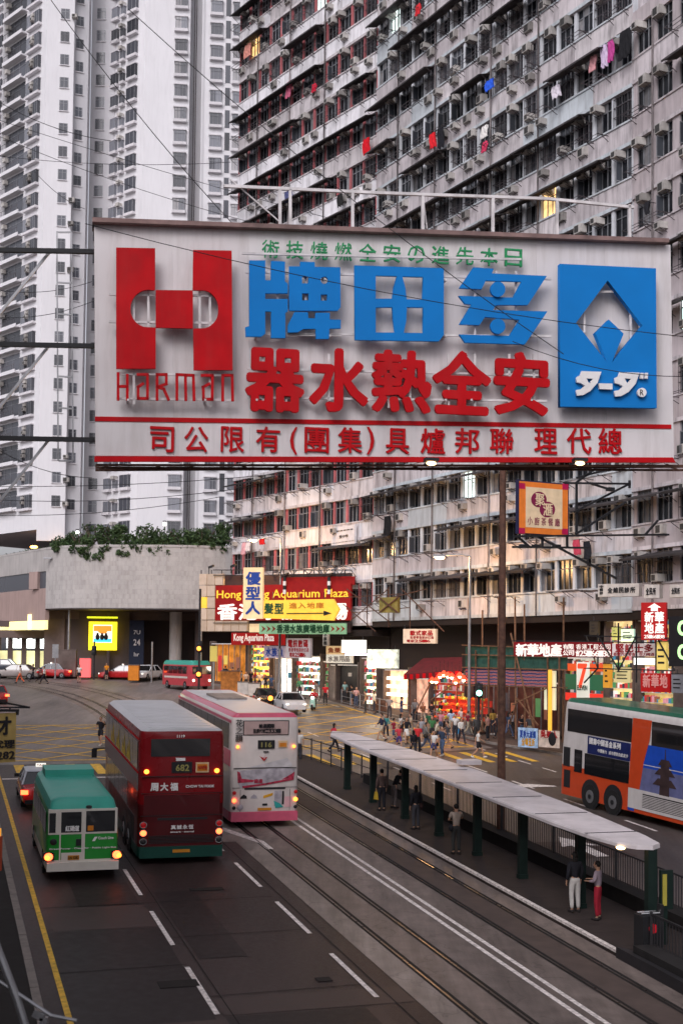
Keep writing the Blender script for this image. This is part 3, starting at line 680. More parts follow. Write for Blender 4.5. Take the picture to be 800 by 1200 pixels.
# left shop wing, lit
pwall('shop_wall', -90, 166, -2, 142, 5.5, 11.1, M_SOF); 
M_SHOPY = glow('shop_interior_yellow', (0.75, 0.70, 0.36), 0.7, 0.5, 0.35); M_FASW = glow('lit_white_fascia', (0.95, 1.0, 0.95), 2.2)
def podpx(name, x0, y0, x1, y1, Y, M, th=.15):
    a, c = at(x0, y0, Y), at(x1, y1, Y); b = MB().m(M)
    return b.box(0, c.x-a.x, 0, th, 0, a.z-c.z).build(name, POD, (a.x-POD.location.x, a.y-POD.location.y, c.z-POD.location.z))
podpx('shop_glazing', -30, 762, 80, 794, 137, M_SHOPY); podpx('lit_fascia', 8, 748, 71, 760, 136.6, M_FASW); podpx('light_box', 33, 720, 50, 738, 130, glow('lit_box_yellow', (1, .82, .3), 1.8), .6)
podpx('upper_strip', -30, 727, 33, 735, 135.5, M_PODD); podpx('brown_band', -30, 738, 78, 748, 134.5, M_SOF)
for i in range(7):
    p = at(-20+i*16, 778, 136.5); MB().m(M_SOF).box(-.25, .25, -.1, .2, 6, 11).build('shop_pier', POD, (p.x-POD.location.x, p.y-POD.location.y, -5))
for i in range(6):
    p = at(13+i*9, 747, 136); MB().m(M_DARK).ball((0, 0, 0), .25, .3, .2).bar((0, 0, 0), (0, .8, .3), .08).build('spotlight', POD, (p.x-POD.location.x, p.y-POD.location.y, p.z-5))
# lit advertising panel
a, c = at(104.5, 728.5, 128.6), at(136.5, 762, 128.6); w, h = c.x-a.x, a.z-c.z
ad = thing('light_box', 'square yellow lit poster on the dark wall under the podium', 'advert', (a.x, a.y, c.z))
MB().m(glow('poster_yellow', (1.0, .80, .02), 1.3)).box(0, w, 0, .3, 0, h).build('lit_panel', ad)
MB().m(glow('poster_white', (.9, .86, .75), 1.0)).box(.45, w-.45, -.02, 0, .75, h-.3).build('picture', ad)
b = MB().m(glow('poster_orange', (.95, .25, .03), 1.0)).box(.5, w-.5, -.035, -.022, h-.95, h-.4); b.ball((w/2, -.03, h-.9), .5, .02, .3)
b.m(glow('poster_cyan', (.05, .5, .7), .9)).box(.5, w-.5, -.035, -.022, .8, 1.15); b.m(M_DARK)
for x in (.9, 1.35, 1.75): b.ball((x, -.045, 1.3), .22, .01, .3); b.ball((x, -.045, 1.62), .12, .01, .13)
b.build('print', ad); MB().m(glow('poster_lamp', (.75, .8, .02), 1.2)).box(-.1, w+.1, -.5, -.1, h+.35, h+.5).build('lamp_strip', ad)
a, c = at(152, 726, 128.2), at(168, 795, 128.2); w = c.x-a.x
pn = thing('banner_panel', 'tall dark blue banner with white figures beside the yellow poster', 'banner', (a.x, a.y, c.z-.1))
MB().m(mat('navy_banner', (.012, .018, .04), .5)).box(0, w, 0, .2, 0, a.z-c.z).build('panel', pn)
text('24', M_WHITE, w*.3, w*.75, 3.4, 4.0, -.02, pn); text('7U', M_WHITE, w*.3, w*.75, 4.5, 4.9, -.02, pn, bold=0); text('hr', M_WHITE, w*.35, w*.7, 2.3, 2.7, -.02, pn, bold=0)
for x in (40, 67):
    p = at(x, 641, 150); lamp = thing('soffit_lamp', 'round orange lamp under the tower soffit, '+('left' if x == 40 else 'right')+' one of the two', 'lamp', tuple(p)); 
    MB().m(glow('soffit_lamp_lit', (1, .45, .1), 7)).ball((0, 0, 0), .45, .45, .18).build('bulb', lamp)
# ---------------- roof garden shrubs ----------------
M_LEAF = [mat('leaf_'+n, c, .6, var=.35, scale=2) for n, c in (('dark', (.030, .055, .022)), ('mid', (.050, .085, .030)), ('light', (.075, .12, .045)))]
M_BARK = mat('bark', (.08, .06, .045), .9, var=.3)
def shrub(x, y, Y, w, h, label, n=900, seed=0, hang=0.0):
    r = random.Random(seed); base = at(x, 655, Y); base.z = 19.1
    t = thing('shrub', label, 'shrub', tuple(base), group='shrubs on the podium roof')
    st = MB().m(M_BARK)
    for i in range(5):
        a = r.uniform(0, 6.28); st.tube([(r.uniform(-w*.3, w*.3), 0, -.1), (math.cos(a)*w*.25, math.sin(a)*.3, h*.45), (math.cos(a)*w*.4, math.sin(a)*.6, h*.8)], [.09, .06, .03], 5)
    st.build('stem', t)
    b = MB(); cl = [(r.uniform(-w*.48, w*.48), r.uniform(-.9, .9), r.uniform(.15, h*.9)*(1-.3*r.random()), r.uniform(.35, .75)) for _ in range(int(6+w*2.2))]
    cl += [(r.uniform(-w*.45, w*.45), -.95, r.uniform(-hang, .2), r.uniform(.25, .45)) for _ in range(int(hang*5))]
    for i in range(n):
        c = r.choice(cl); d = Vector((r.gauss(0, 1), r.gauss(0, 1), r.gauss(0, 1))).normalized()*c[3]*r.uniform(.5, 1.1)
        p = Vector(c[:3])+d; s = r.uniform(.10, .2); u = Vector((r.gauss(0, 1), r.gauss(0, 1), r.gauss(0, 1))).normalized(); v = u.orthogonal().normalized()
        b.m(M_LEAF[0 if r.random() < .45 else 1 if r.random() < .7 else 2]).add([p-u*s, p-v*s*.5, p+u*s, p+v*s*.5], [(0, 1, 2, 3)])
    b.build('crown', t)
for i, (x, w, h, hg, lab) in enumerate([(76, 2.2, .9, .3, 'thin low shrub at the left end of the podium planting'), (94, 2.6, 1.7, .8, 'leaning shrub left of the tallest planted clump'), (113, 3.6, 2.6, 1.3, 'large bushy shrub with foliage spilling over the parapet'),
        (133, 2.8, 2.5, 1.0, 'rounded shrub directly right of the largest spilling shrub'), (153, 2.6, 1.4, .8, 'low shrub in the dip between two taller clumps'), (172, 2.8, 2.6, .9, 'bright green upright shrub left of the garden lamp'),
        (192, 2.6, 1.5, 1.3, 'shrub trailing over the parapet under the garden lamp'), (214, 3.2, 2.0, .6, 'broad shrub right of the garden lamp'), (236, 3.4, 2.1, .5, 'light green shrub near the right end of the planting'), (257, 3.2, 2.9, .4, 'tall dark shrub against the old block')]):
    Y = [125.9, 124.8, 124.3, 123.9, 123.7, 123.6, 123.6, 123.7, 124, 124.4][i]
    shrub(x, 650, Y, w, h, lab, int(420*w), 40+i, hg)
for x0, x1, Y0, Y1, q in ((-30, 34, 150, 133, 0), (34, 84, 133, 125, 1)):
    r = random.Random(q); b = MB(); base = at((x0+x1)/2, 655, (Y0+Y1)/2); base.z = 19.1
    for i in range(1500):
        f = r.random(); p = at(x0+(x1-x0)*f, 655, Y0+(Y1-Y0)*f-.3); p.z = 19.1+r.uniform(-.5, .45)*r.random(); p.y += r.uniform(-.3, .5)
        p -= base; u = Vector((r.gauss(0, 1), r.gauss(0, 1), r.gauss(0, 1))).normalized(); v = u.orthogonal().normalized(); s = r.uniform(.09, .18)
        b.m(M_LEAF[r.choice((0, 0, 1))]).add([p-u*s, p-v*s*.5, p+u*s, p+v*s*.5], [(0, 1, 2, 3)])
    o = b.build('creeper', None, tuple(base)); tag(o, ('creeper along the left edge of the photograph on the parapet', 'creeper on the parapet just left of the shrubs')[q], 'plant')
for x, y, lab in ((193, 616, 'white globe garden lamp on a post among the shrubs'), (91, 626, 'small globe garden lamp half hidden in the left shrubs')):
    p = at(x, y, 125); t = thing('garden_lamp', lab, 'lamp', (p.x, p.y, 19))
    MB().m(M_STEEL).tube([(0, 0, 0), (0, 0, p.z-19)], .07).build('post', t); MB().m(glow('globe_lit', (1, .96, .9), 2.0)).ball((0, 0, p.z-19+.15), .2).m(M_DARK).ball((0, 0, p.z-19+.45), .2, .2, .06).build('globe', t)

# ---------------- the big roof-mounted sign over the road ----------------
BL = at(111.5, 537.5, 28.5); BR = at(787, 541, 31.2)
SG = Plane(BL, BR)
M_SGN = mat('sign_sheet', (0.63, 0.595, 0.595), 0.55, var=0.08, scale=0.7, streak=0.42, bump=0.05, rand=0.02, dirt=(.3, .25, .22))
M_SRED = mat('sign_red', (0.44, 0.004, 0.008), 0.6, var=0.16, scale=1.6, streak=.12, spec=.12)
M_SBLU = mat('sign_blue', (0.006, 0.17, 0.50), 0.6, var=0.06, scale=1.2, spec=.12)
M_SGRN = mat('sign_green', (0.02, 0.25, 0.09), 0.5, var=0.15)
M_STOP = mat('sign_top_flashing', (0.20, 0.13, 0.12), 0.7, var=0.3, scale=3)
SB = thing('billboard', 'huge white roadside billboard with red and blue cut-out letters over the street', 'billboard', (BL.x, BL.y, BL.z), (0, 0, SG.a))
def sl_(x, y, off=0.0):
    a, z = SG.loc(x, y, off); return a, z-BL.z
# backing panel: seven sheets between the pixel corners
TLs, TRs = sl_(110.5, 262), sl_(785, 287); BLs, BRs = sl_(112, 534), sl_(789, 537)
def lerp2(a, b, f): return (a[0]+(b[0]-a[0])*f, a[1]+(b[1]-a[1])*f)
NP = 8
for i in range(NP):
    f0, f1 = i/NP+.00012, (i+1)/NP-.00012
    A, B, Cc, D = lerp2(BLs, BRs, f0), lerp2(BLs, BRs, f1), lerp2(TLs, TRs, f1), lerp2(TLs, TRs, f0)
    MB().m(M_SGN).prism([A, B, Cc, D], 0, .06).build('panel', SB)
MB().m(M_STOP).prism([BLs, BRs, TRs, TLs], .065, .35).build('backing_box', SB)
A, B = sl_(108.5, 256.5, -.1), sl_(781, 281, -.1)
MB().m(M_STOP).prism([(A[0], A[1]-.1), (B[0], B[1]-.1), B, A], -.22, .45).build('top_flashing', SB)
def sq(name, M, pts, y0=-.02, y1=-.001, off=None):
    return MB().m(M).prism([sl_(x, y, y0) for x, y in pts], y0, y1).build(name, SB, recalc=True)
sq('red_band', M_SRED, [(111.5, 493.5), (111.5, 488), (786, 497.5), (786, 502.5)])
sq('red_edge', M_SRED, [(111, 541), (111, 534.5), (788, 536), (791, 542)], -.06, -.001)
# standing-off letters: tubes behind, faces 0.35 m proud
FO = -.38
def sface(name, M, pts, holes=(), y0=FO, y1=FO+.07):
    if not holes: return MB().m(M).prism([sl_(x, y, y0) for x, y in pts], y0, y1).build(name, SB, recalc=True)
    return tessel(name, M, [sl_(x, y, y0) for x, y in pts], [[sl_(x, y, y0) for x, y in h] for h in holes], y0, y1, SB)
def tessel(name, M, outer, holes, y0, y1, parent):
    cv = bpy.data.curves.new('t', 'CURVE'); cv.dimensions = '2D'; cv.fill_mode = 'BOTH'; cv.extrude = abs(y1-y0)/2
    for ring in [outer]+list(holes):
        sp = cv.splines.new('POLY'); sp.points.add(len(ring)-1); sp.use_cyclic_u = True
        for p, q in zip(sp.points, ring): p.co = (q[0], q[1], 0, 1)
    o = bpy.data.objects.new('t', cv); C.objects.link(o); dg = bpy.context.evaluated_depsgraph_get()
    me = bpy.data.meshes.new_from_object(o.evaluated_get(dg)); bpy.data.objects.remove(o); bpy.data.curves.remove(cv)
    for v in me.vertices: v.co = Vector((v.co.x, (y0+y1)/2-v.co.z, v.co.y))
    me.materials.clear(); me.materials.append(M); me.name = name
    return obj(name, me, parent)
def Z(ox, oy, sc_, pts): return [(ox+x/sc_, oy+y/sc_) for x, y in pts]
def arc(cx, cy, rx, ry, a0, a1, n=8): return [(cx+rx*math.cos(R(a0+(a1-a0)*i/n)), cy+ry*math.sin(R(a0+(a1-a0)*i/n))) for i in range(n+1)]
# H
z5 = lambda p: Z(125, 280, 5, p)
sface('letter_upright', M_SRED, z5([(57, 50), (285, 54), (285, 297)]+arc(245, 408, 105, 111, -75, -255, 12)[::1]+[(288, 519), (288, 760), (57, 760)]))
sface('letter_upright', M_SRED, z5([(508, 64), (733, 68), (738, 768), (511, 768), (508, 525)]+arc(560, 412, 96, 112, 80, -80, 12)+[(505, 300)]))
sface('letter_crossbar', M_SRED, z5([(289, 299), (506, 301), (506, 524), (289, 519)]))
def stroke_(name, M, pts, w=.075, y=-.2):
    b = MB().m(M); q = [sl_(x, yy, y) for x, yy in pts]
    for a, c in zip(q[:-1], q[1:]):
        a = Vector((a[0], y, a[1])); c = Vector((c[0], y, c[1])); e = (c-a).normalized()*(w/2); b.bar(a-e, c+e, .06, w)
    return b.build(name, SB)
for sts in ([[(68, 790), (68, 940)], [(68, 865), (122, 865)], [(122, 800), (122, 940)]], [[(185, 795), (240, 795), (240, 935), (185, 935), (185, 868), (212, 850)]],
            [[(296, 940), (296, 795), (350, 795), (350, 850), (300, 868), (335, 880), (362, 940)]], [[(412, 940), (412, 795), (508, 800), (512, 942)], [(462, 800), (464, 942)]],
            [[(560, 800), (620, 800), (618, 940), (568, 940), (566, 868), (600, 850)]], [[(680, 944), (680, 800), (735, 800), (738, 944)]]):
    b = MB().m(M_SRED)
    for pts in sts:
        q = [sl_(x, yy, -.32) for x, yy in z5(pts)]
        for a, c in zip(q[:-1], q[1:]):
            a = Vector((a[0], -.32, a[1])); c = Vector((c[0], -.32, c[1])); e = (c-a).normalized()*.03; b.bar(a-e, c+e, .06, .06)
    b.build('letter', SB)
# blue characters
z6 = lambda p: Z(280, 295, 6.154, p)
sface('character', M_SBLU, z6([(75, 62), (190, 62), (190, 205), (230, 205), (232, 66), (332, 70), (332, 215), (352, 230), (352, 300), (190, 300), (190, 340), (352, 340), (352, 430), (335, 440), (335, 622), (232, 622), (232, 432), (190, 430), (190, 590), (160, 612), (50, 612), (46, 545), (75, 535)]))
sq_ = lambda x0, y0, x1, y1: [(x0, y0), (x1, y0), (x1, y1), (x0, y1)]
sface('character', M_SBLU, z6([(362, 105), (440, 105), (442, 72), (545, 74), (548, 108), (730, 112), (732, 400), (712, 425), (362, 425)]), [z6(sq_(455, 180, 500, 228)), z6(arc(615, 205, 27, 27, 0, 330, 10)), z6(sq_(455, 300, 502, 350)), z6(sq_(590, 308, 635, 352))])
sface('character', M_SBLU, z6([(400, 434), (497, 436), (500, 478), (548, 480), (552, 440), (655, 440), (655, 488), (733, 490), (733, 552), (652, 554), (648, 628), (556, 628), (552, 556), (465, 556), (425, 580), (352, 582), (352, 530)]))
z6b = lambda p: Z(405, 295, 6.154, p)
sface('character', M_SBLU, z6b([(63, 98), (706, 118), (706, 600), (670, 646), (66, 636)]),
      [z6b([(216, 172), (368, 176), (345, 255), (334, 338), (216, 338)]), z6b([(408, 178), (556, 182), (552, 346), (438, 342), (430, 262)]), z6b([(216, 402), (334, 400), (340, 490), (352, 582), (216, 582)]), z6b([(440, 400), (556, 402), (556, 586), (418, 584), (436, 500)])])
z6c = lambda p: Z(525, 295, 6.154, p)
sface('character', M_SBLU, z6c([(180, 112), (328, 122), (314, 156), (710, 174), (572, 384), (345, 384), (322, 420), (714, 430), (552, 668), (120, 655), (78, 596), (438, 606), (512, 490), (265, 470), (225, 528), (78, 524), (165, 380), (120, 376), (74, 318), (464, 330), (526, 216), (270, 208), (240, 270), (78, 262)]))
for cx, cy in ((357, 270), (357, 537)): sface('character_dot', M_SBLU, z6c(arc(cx, cy, 54, 56, 0, 340, 17)), y0=FO-.075, y1=FO-.005)
# red characters and small lettering
def stext(ch, M, x0, x1, y0, y1, bold, y=-.3, ext=.04, skew=None):
    a = sl_(x0, y1, y); c = sl_(x1, y0, y); text(ch, M, a[0], c[0], a[1], c[1], y, SB, 'character', bold, ext)
for ch, x0, x1, y0, y1 in (('器', 289, 355, 413, 479), ('水', 364, 430, 413, 479), ('熱', 437, 503, 415, 480), ('全', 508, 573, 416, 482), ('安', 580, 641, 417, 483)): stext(ch, M_SRED, x0, x1, y0, y1, .034)
for ch, x0, x1 in zip('司公限有', (176, 216, 259, 300), (204, 244, 286, 328)): stext(ch, M_SRED, x0, x1, 501, 529, .012, -.03, .02)
for ch, x0, x1 in zip('團集', (357, 396), (385, 424)): stext(ch, M_SRED, x0, x1, 502, 530, .012, -.03, .02)
for ch, x0, x1 in zip('(', (340,), (348,)): stext(ch, M_SRED, x0, x1, 501, 532, .012, -.03, .02)
stext(')', M_SRED, 430, 438, 501, 532, .012, -.03, .02)
for ch, x0, x1 in zip('具爐邦聯理代總', (452, 493, 533, 574, 626, 664, 701), (479, 521, 561, 601, 652, 692, 728)): stext(ch, M_SRED, x0, x1, 503, 531, .012, -.03, .02)
for i, ch in enumerate('術技燒燃全安の進先本日'):
    x = 307+i*28.4; y = 282.5+i*1.02; stext(ch, M_SGRN, x, x+20, y, y+19, .004, -.22, .03)
# blue logo panel
z7 = lambda p: Z(645, 300, 5.714, p)
sface('logo_panel', M_SBLU, z7([(60, 52), (703, 82), (708, 1018), (62, 1008)]), [z7([(380, 163), (612, 465), (490, 610), (408, 714), (487, 520), (387, 425), (296, 514), (380, 716), (280, 590), (168, 448)])], FO-.02, FO+.13)
def kata(ox, h2=False):
    p = [(205, 772), (336, 776), (310, 850), (262, 905), (215, 932), (172, 936), (170, 898), (200, 893), (226, 868), (200, 852), (170, 846), (172, 810), (195, 800)]
    tessel('lettering', M_WHITE, [sl_(x, y, FO-.1) for x, y in z7([(x+ox, y+(6 if ox else 0)) for x, y in p])], [[sl_(x, y, FO-.1) for x, y in z7([(235+ox, 820), (280+ox, 822), (255+ox, 856)])]], FO-.12, FO-.05, SB)
kata(0); kata(255)
sface('lettering', M_WHITE, z7([(322, 852), (412, 854), (412, 894), (326, 890)]), y0=FO-.12, y1=FO-.05)
for x in (600, 630): sface('lettering', M_WHITE, z7([(x, 782), (x+20, 782), (x+18, 822), (x-2, 820)]), y0=FO-.12, y1=FO-.05)
sface('lettering', M_WHITE, z7(arc(610, 913, 30, 31, 0, 340, 17)), y0=FO-.12, y1=FO-.05)
a = sl_(*z7([(598, 932)])[0], FO-.14); c = sl_(*z7([(622, 894)])[0], FO-.14); text('R', M_DARK, a[0], c[0], a[1], c[1], FO-.125, SB, 'lettering', .0, .005)
# white tube carriers behind the cut-outs
def sbar(x0, y0, x1, y1, y=-.24, w=.05, M=M_WPIPE, name='carrier_tube'):
    a, c = sl_(x0, y0, y), sl_(x1, y1, y); MB().m(M).bar((a[0], y, a[1]), (c[0], y, c[1]), w).build(name, SB)
for p in ((128, 345, 268, 347), (128, 377, 270, 379), (157, 335, 157, 390), (174, 335, 174, 390), (234, 335, 234, 390), (246, 335, 246, 390), (136, 438, 272, 440), (136, 467, 272, 469), (157, 430, 157, 474), (246, 430, 246, 466),
          (288, 319, 645, 327), (288, 391, 645, 394), (284, 297, 610, 304), (312, 392, 400, 393), (325, 330, 325, 390), (358, 325, 358, 390), (378, 325, 378, 392), (556, 318, 556, 392), (604, 318, 604, 392), (581, 318, 581, 392),
          (290, 432, 640, 440), (290, 466, 640, 470), (308, 415, 308, 478), (335, 415, 335, 478), (385, 415, 385, 478), (455, 415, 455, 478), (480, 415, 480, 478), (525, 415, 525, 478), (556, 415, 556, 478), (596, 415, 596, 478), (625, 415, 625, 478),
          (686, 342, 752, 342), (738, 350, 738, 398), (684, 365, 684, 390), (749, 375, 749, 390)): sbar(*p)
for x in (150, 240, 300, 385, 430, 520, 550, 620, 670, 755):
    for y in (330, 395, 470):
        a = sl_(x, y, -.2); MB().m(M_WPIPE).bar((a[0], -.36, a[1]), (a[0], 0, a[1]), .045).build('stand_off', SB)
# lattice above, beams to the left, walkway below
def sbeam(x0, y0, x1, y1, y, w, M, name):
    a, c = sl_(x0, y0, y), sl_(x1, y1, y); return MB().m(M).bar((a[0], y, a[1]), (c[0], y, c[1]), w).build(name, SB)
for p in ((262, 218, 440, 226), (440, 226, 640, 233), (640, 233, 742, 243)): sbeam(*p, .9, .07, M_WPIPE, 'top_rail')
for x, y0, y1 in ((328, 222, 266), (340, 222, 266), (413, 226, 268), (495, 229, 270), (577, 232, 273), (652, 236, 276), (737, 240, 280)): sbeam(x, y0, x, y1, .9, .07, M_WPIPE, 'top_post')
for x0, y0, x1, y1 in ((270, 210, 330, 262), (495, 229, 500, 268)): sbeam(x0, y0, x1, y1, 1.0, .03, M_WPIPE, 'top_brace')
for y in (293, 403.5, 513.5): sbeam(-60, y-1, 112, y+2, .5, .1, M_DARK, 'support_beam')
for x0, y0, x1, y1 in ((58, 296, -20, 392), (58, 405, -20, 502), (58, 515, -20, 612)): sbeam(x0, y0, x1, y1, .7, .06, M_STEEL, 'brace')
for x0, y0, x1, y1 in ((67, 271, 68.5, 540), (84, 272, 86, 540), (67, 272, 84, 272), (68, 331, 85, 332), (68, 368, 85, 369), (69, 441, 86, 442), (69, 478, 86, 479), (69, 540, 86, 540)): sbeam(x0, y0, x1, y1, .9, .035, M_STEEL, 'ladder_frame')
for y0, y1, yy in ((545, 546, .1), (551, 547, 1.2), (548, 551, .8)): sbeam(112, y0, 800, y1, yy, .05, M_RUST, 'walkway_rail')
for i in range(14):
    x = 130+i*50; sbeam(x, 544, x+(14 if i % 2 else -14), 551, .6, .04, M_RUST, 'walkway_strut')
for x in (505, 679):
    a = sl_(x, 543, -.5); MB().m(glow('sign_flood_lit', (1, .6, .28), 5)).ball((a[0], -.5, a[1]), .12, .1, .05).build('flood_lamp', SB)
    MB().m(M_DARK).box(a[0]-.16, a[0]+.16, -.62, -.38, a[1]+.04, a[1]+.12).bar((a[0], -.5, a[1]+.1), (a[0], .1, a[1]+.05), .04).build('flood_arm', SB)
# ---------------- sign boards ----------------
class Board:
    def __init__(s, name, label, cat, x0, y0, x1, y1, Y0, Y1, group=None):
        a = at(x0, y1, Y0); b = at(x1, y1, Y1); s.pl = Plane(a, b); s.z = at((x0+x1)/2, y1, (Y0+Y1)/2).z
        s.root = thing(name, label, cat, (a.x, a.y, s.z), (0, 0, s.pl.a), group)
    def L(s, x, y, off=0): a, z = s.pl.loc(x, y, off); return a, z-s.z
    def rect(s, name, M, x0, y0, x1, y1, ya=0, yb=.12):
        a, c = s.L(x0, y1, ya), s.L(x1, y0, ya)
        z0 = (s.L(x0, y1, ya)[1]+s.L(x1, y1, ya)[1])/2; z1 = (s.L(x0, y0, ya)[1]+s.L(x1, y0, ya)[1])/2
        return MB().m(M).box(a[0], c[0], ya, yb, z0, z1).build(name, s.root)
    def poly(s, name, M, pts, ya, yb): return MB().m(M).prism([s.L(x, y, ya) for x, y in pts], ya, yb).build(name, s.root, recalc=True)
    def txt(s, st, M, x0, y0, x1, y1, ya=-.02, each=True, bold=.02, gap=.15, vertical=False, name='character'):
        a, c = s.L(x0, y1, ya), s.L(x1, y0, ya)
        if each: texts(st, M, a[0], c[0], a[1], c[1], ya, s.root, bold, .012, gap, name, vertical)
        else: text(st, M, a[0], c[0], a[1], c[1], ya, s.root, 'lettering', bold, .012)
    def bar(s, M, x0, y0, x1, y1, y=0, w=.06, name='frame_bar'):
        a, c = s.L(x0, y0, y), s.L(x1, y1, y); return MB().m(M).bar((a[0], y, a[1]), (c[0], y, c[1]), w).build(name, s.root)
    def bar3(s, M, x0, y0, ya, x1, y1, yb, w=.06, name='frame_bar'):
        a, c = s.L(x0, y0, ya), s.L(x1, y1, yb); return MB().m(M).bar((a[0], ya, a[1]), (c[0], yb, c[1]), w).build(name, s.root)
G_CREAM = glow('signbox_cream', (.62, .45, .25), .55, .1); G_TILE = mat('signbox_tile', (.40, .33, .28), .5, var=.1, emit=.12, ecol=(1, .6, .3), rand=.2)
G_RED = glow('signbox_red', (.24, .006, .006), .14, .1); G_YEL = glow('signbox_yellow', (.75, .45, .05), .5, .1)
G_YTX = glow('letter_yellow', (.8, .48, .04), .45); G_WTX = glow('letter_white', (.8, .72, .66), .55); G_BLU = mat('letter_blue', (.02, .06, .3), .5)
G_GRN = glow('signbox_green', (.22, .42, .25), .35, .1); M_DGRN = mat('letter_dark_green', (.01, .07, .035), .5); M_DRED = mat('letter_dark_red', (.35, .01, .015), .5)
G_WHT = glow('signbox_white', (.9, .86, .78), .8, .08); G_OFF = mat('signboard_offwhite', (.55, .50, .46), .6, var=.15, streak=.3, scale=3); M_BLK = mat('letter_black', (.02, .018, .02), .5)
# aquarium arcade sign: curved-corner frame of tiles with a red board
q = Board('arcade_sign', 'large tiled frame sign with yellow and white letters on red at the street corner', 'shop_sign', 233, 672, 413, 742, 107, 101)
q.rect('back_panel', mat('dark_sign_back', (.05, .03, .03), .7), 240, 673, 411, 741, .3, .6)
for i in range(9):
    for j in range(5):
        x = 233+i*10.6 if i < 3 else None
        if i < 3 or j == 4:
            xx = 233.5+i*(9.4 if i < 3 else 9.4); yy = 672.5+j*13.6
            if i < 6: q.rect('tile', G_TILE if (i, j) != (0, 2) else G_YEL, xx, yy, xx+8.9, yy+12.8, -.12, .2)
q.rect('red_board', G_RED, 252, 685, 411, 727, -.2, .1); q.rect('upper_red_strip', G_RED, 330, 676, 415, 686, .1, .3)
q.rect('lit_soffit_panel', G_CREAM, 292, 731, 400, 741, .0, .25)
q.txt('Hong Kong Aquarium Plaza', G_YTX, 254, 690, 408, 704, -.24, each=False, bold=.012)
q.txt('香港水族廣場', G_WTX, 254, 707, 408, 726, -.24, bold=.03, gap=.1)
for x in range(236, 414, 12): q.bar(M_DSTEEL, x, 668, x, 676, .2, .06)
for y in (668, 674, 730): q.bar(M_DSTEEL, 250, y, 412, y, -.26, .07)
for x in range(330, 412, 9): q.bar(M_DSTEEL, x, 668, x+(6 if (x//9) % 2 else -6), 676, -.1, .045, 'lattice')
for x, y in ((245, 665), (271, 664), (333, 674), (385, 674)): q.bar3(M_DARK, x, y, .2, x+5, y-2, -.6, .16, 'floodlight'); q.bar(M_DARK, x, y, x, y+8, .2, .05)
for x in (333, 385):
    for k in range(4): q.rect('striped_post', M_WHITE if k % 2 else M_DARK, x-1.5, 676+k*5, x+1.5, 681+k*5, -.5, -.35)
# vertical cream sign
q = Board('vertical_sign', 'upright cream sign with three blue characters above the street', 'shop_sign', 284.5, 665, 308, 725, 97, 96.6)
q.rect('panel', G_CREAM, 284.5, 665, 308, 725, 0, .35); q.txt('優型人', G_BLU, 288, 669, 305, 721, -.03, vertical=True, bold=.035)
q = Board('arrow_sign', 'long yellow arrow sign pointing right beside the upright cream sign', 'shop_sign', 308.5, 702, 397, 727, 97, 94.5)
q.poly('arrow_panel', G_YEL, [(308.5, 724.5), (308.5, 703.5), (390, 702), (397, 714), (390, 727)], 0, .3)
q.txt('髮型', M_DGRN, 309, 707, 333, 719, -.03, bold=.03); q.txt('進入地庫', mat('letter_orange', (.5, .16, .02), .5), 338, 706, 380, 713, -.03, bold=.012)
q.bar(M_BLK, 336, 719, 382, 718.5, -.03, .07, 'arrow_shaft'); q.poly('arrow_head', M_BLK, [(379, 715.5), (388, 718.6), (379, 721.5)], -.06, -.01)
for x in (320, 350, 380): q.bar3(M_DSTEEL, x, 702, .15, x, 694, 2.5, .06)
# green sign
q = Board('direction_sign', 'long green sign with red chevrons at both ends under the yellow arrow', 'shop_sign', 303.5, 730, 405, 743, 101, 97.6)
q.rect('panel', G_GRN, 303.5, 730.5, 405, 743, 0, .2); q.txt('香港水族廣場地庫', M_DGRN, 324, 732, 386, 741.5, -.02, bold=.03, gap=.08)
for x in (306, 312, 318, 387, 393, 399): q.poly('chevron', M_DRED, [(x, 733), (x+5, 736.8), (x, 740.5), (x+1.6, 740.5), (x+6.6, 736.8), (x+1.6, 733)][0:3]+[(x+.2, 740.4), (x+2.2, 736.8), (x+.2, 733.2)], -.03, -.005)
q.bar3(M_DSTEEL, 328, 743, .1, 328, 760, .1, .1); 
# lower red sign
q = Board('shop_sign', 'red shop sign with white slanted letters at the arcade entrance', 'shop_sign', 271, 741, 332, 756, 110, 107)
q.rect('panel', glow('signbox_red_bright', (.35, .012, .012), .4), 271, 741.5, 332, 756, 0, .3); q.txt('Kong Aquarium Plaza', G_WTX, 274, 743, 321, 753.5, -.02, each=False, bold=.02)
# orange square tea restaurant sign on its bracket
q = Board('square_sign', 'square orange framed sign with two purple discs on a steel bracket', 'shop_sign', 607, 565, 666, 627, 58, 59.3)
M_SOR = mat('sign_orange', (.62, .16, .025), .5, emit=.12, ecol=(.7, .2, .03)); M_SPUR = mat('sign_purple', (.20, .015, .06), .5); M_SCR = mat('sign_cream', (.62, .47, .30), .5, emit=.1, ecol=(.8, .6, .4)); M_SPK = mat('sign_magenta', (.45, .01, .07), .5)
q.rect('box', mat('sign_box_navy', (.02, .02, .06), .6), 606.5, 564.5, 666, 627, .01, .22); q.rect('orange_border', M_SOR, 608, 566, 665, 626, -.02, .0); q.rect('cream_face', M_SCR, 615.5, 572, 658.5, 619, -.035, -.021)
for x, y in ((608, 566), (658.5, 567), (607.8, 618.5), (658, 619.5)): q.rect('corner_square', M_SPK, x, y, x+7, y+6.8, -.03, -.0205)
for cx, cy in ((631, 585.3), (641, 597)): q.poly('disc', M_SPUR, arc(cx, cy, 9, 9.2, 0, 345, 23), -.05 if cx < 635 else -.056, -.036)
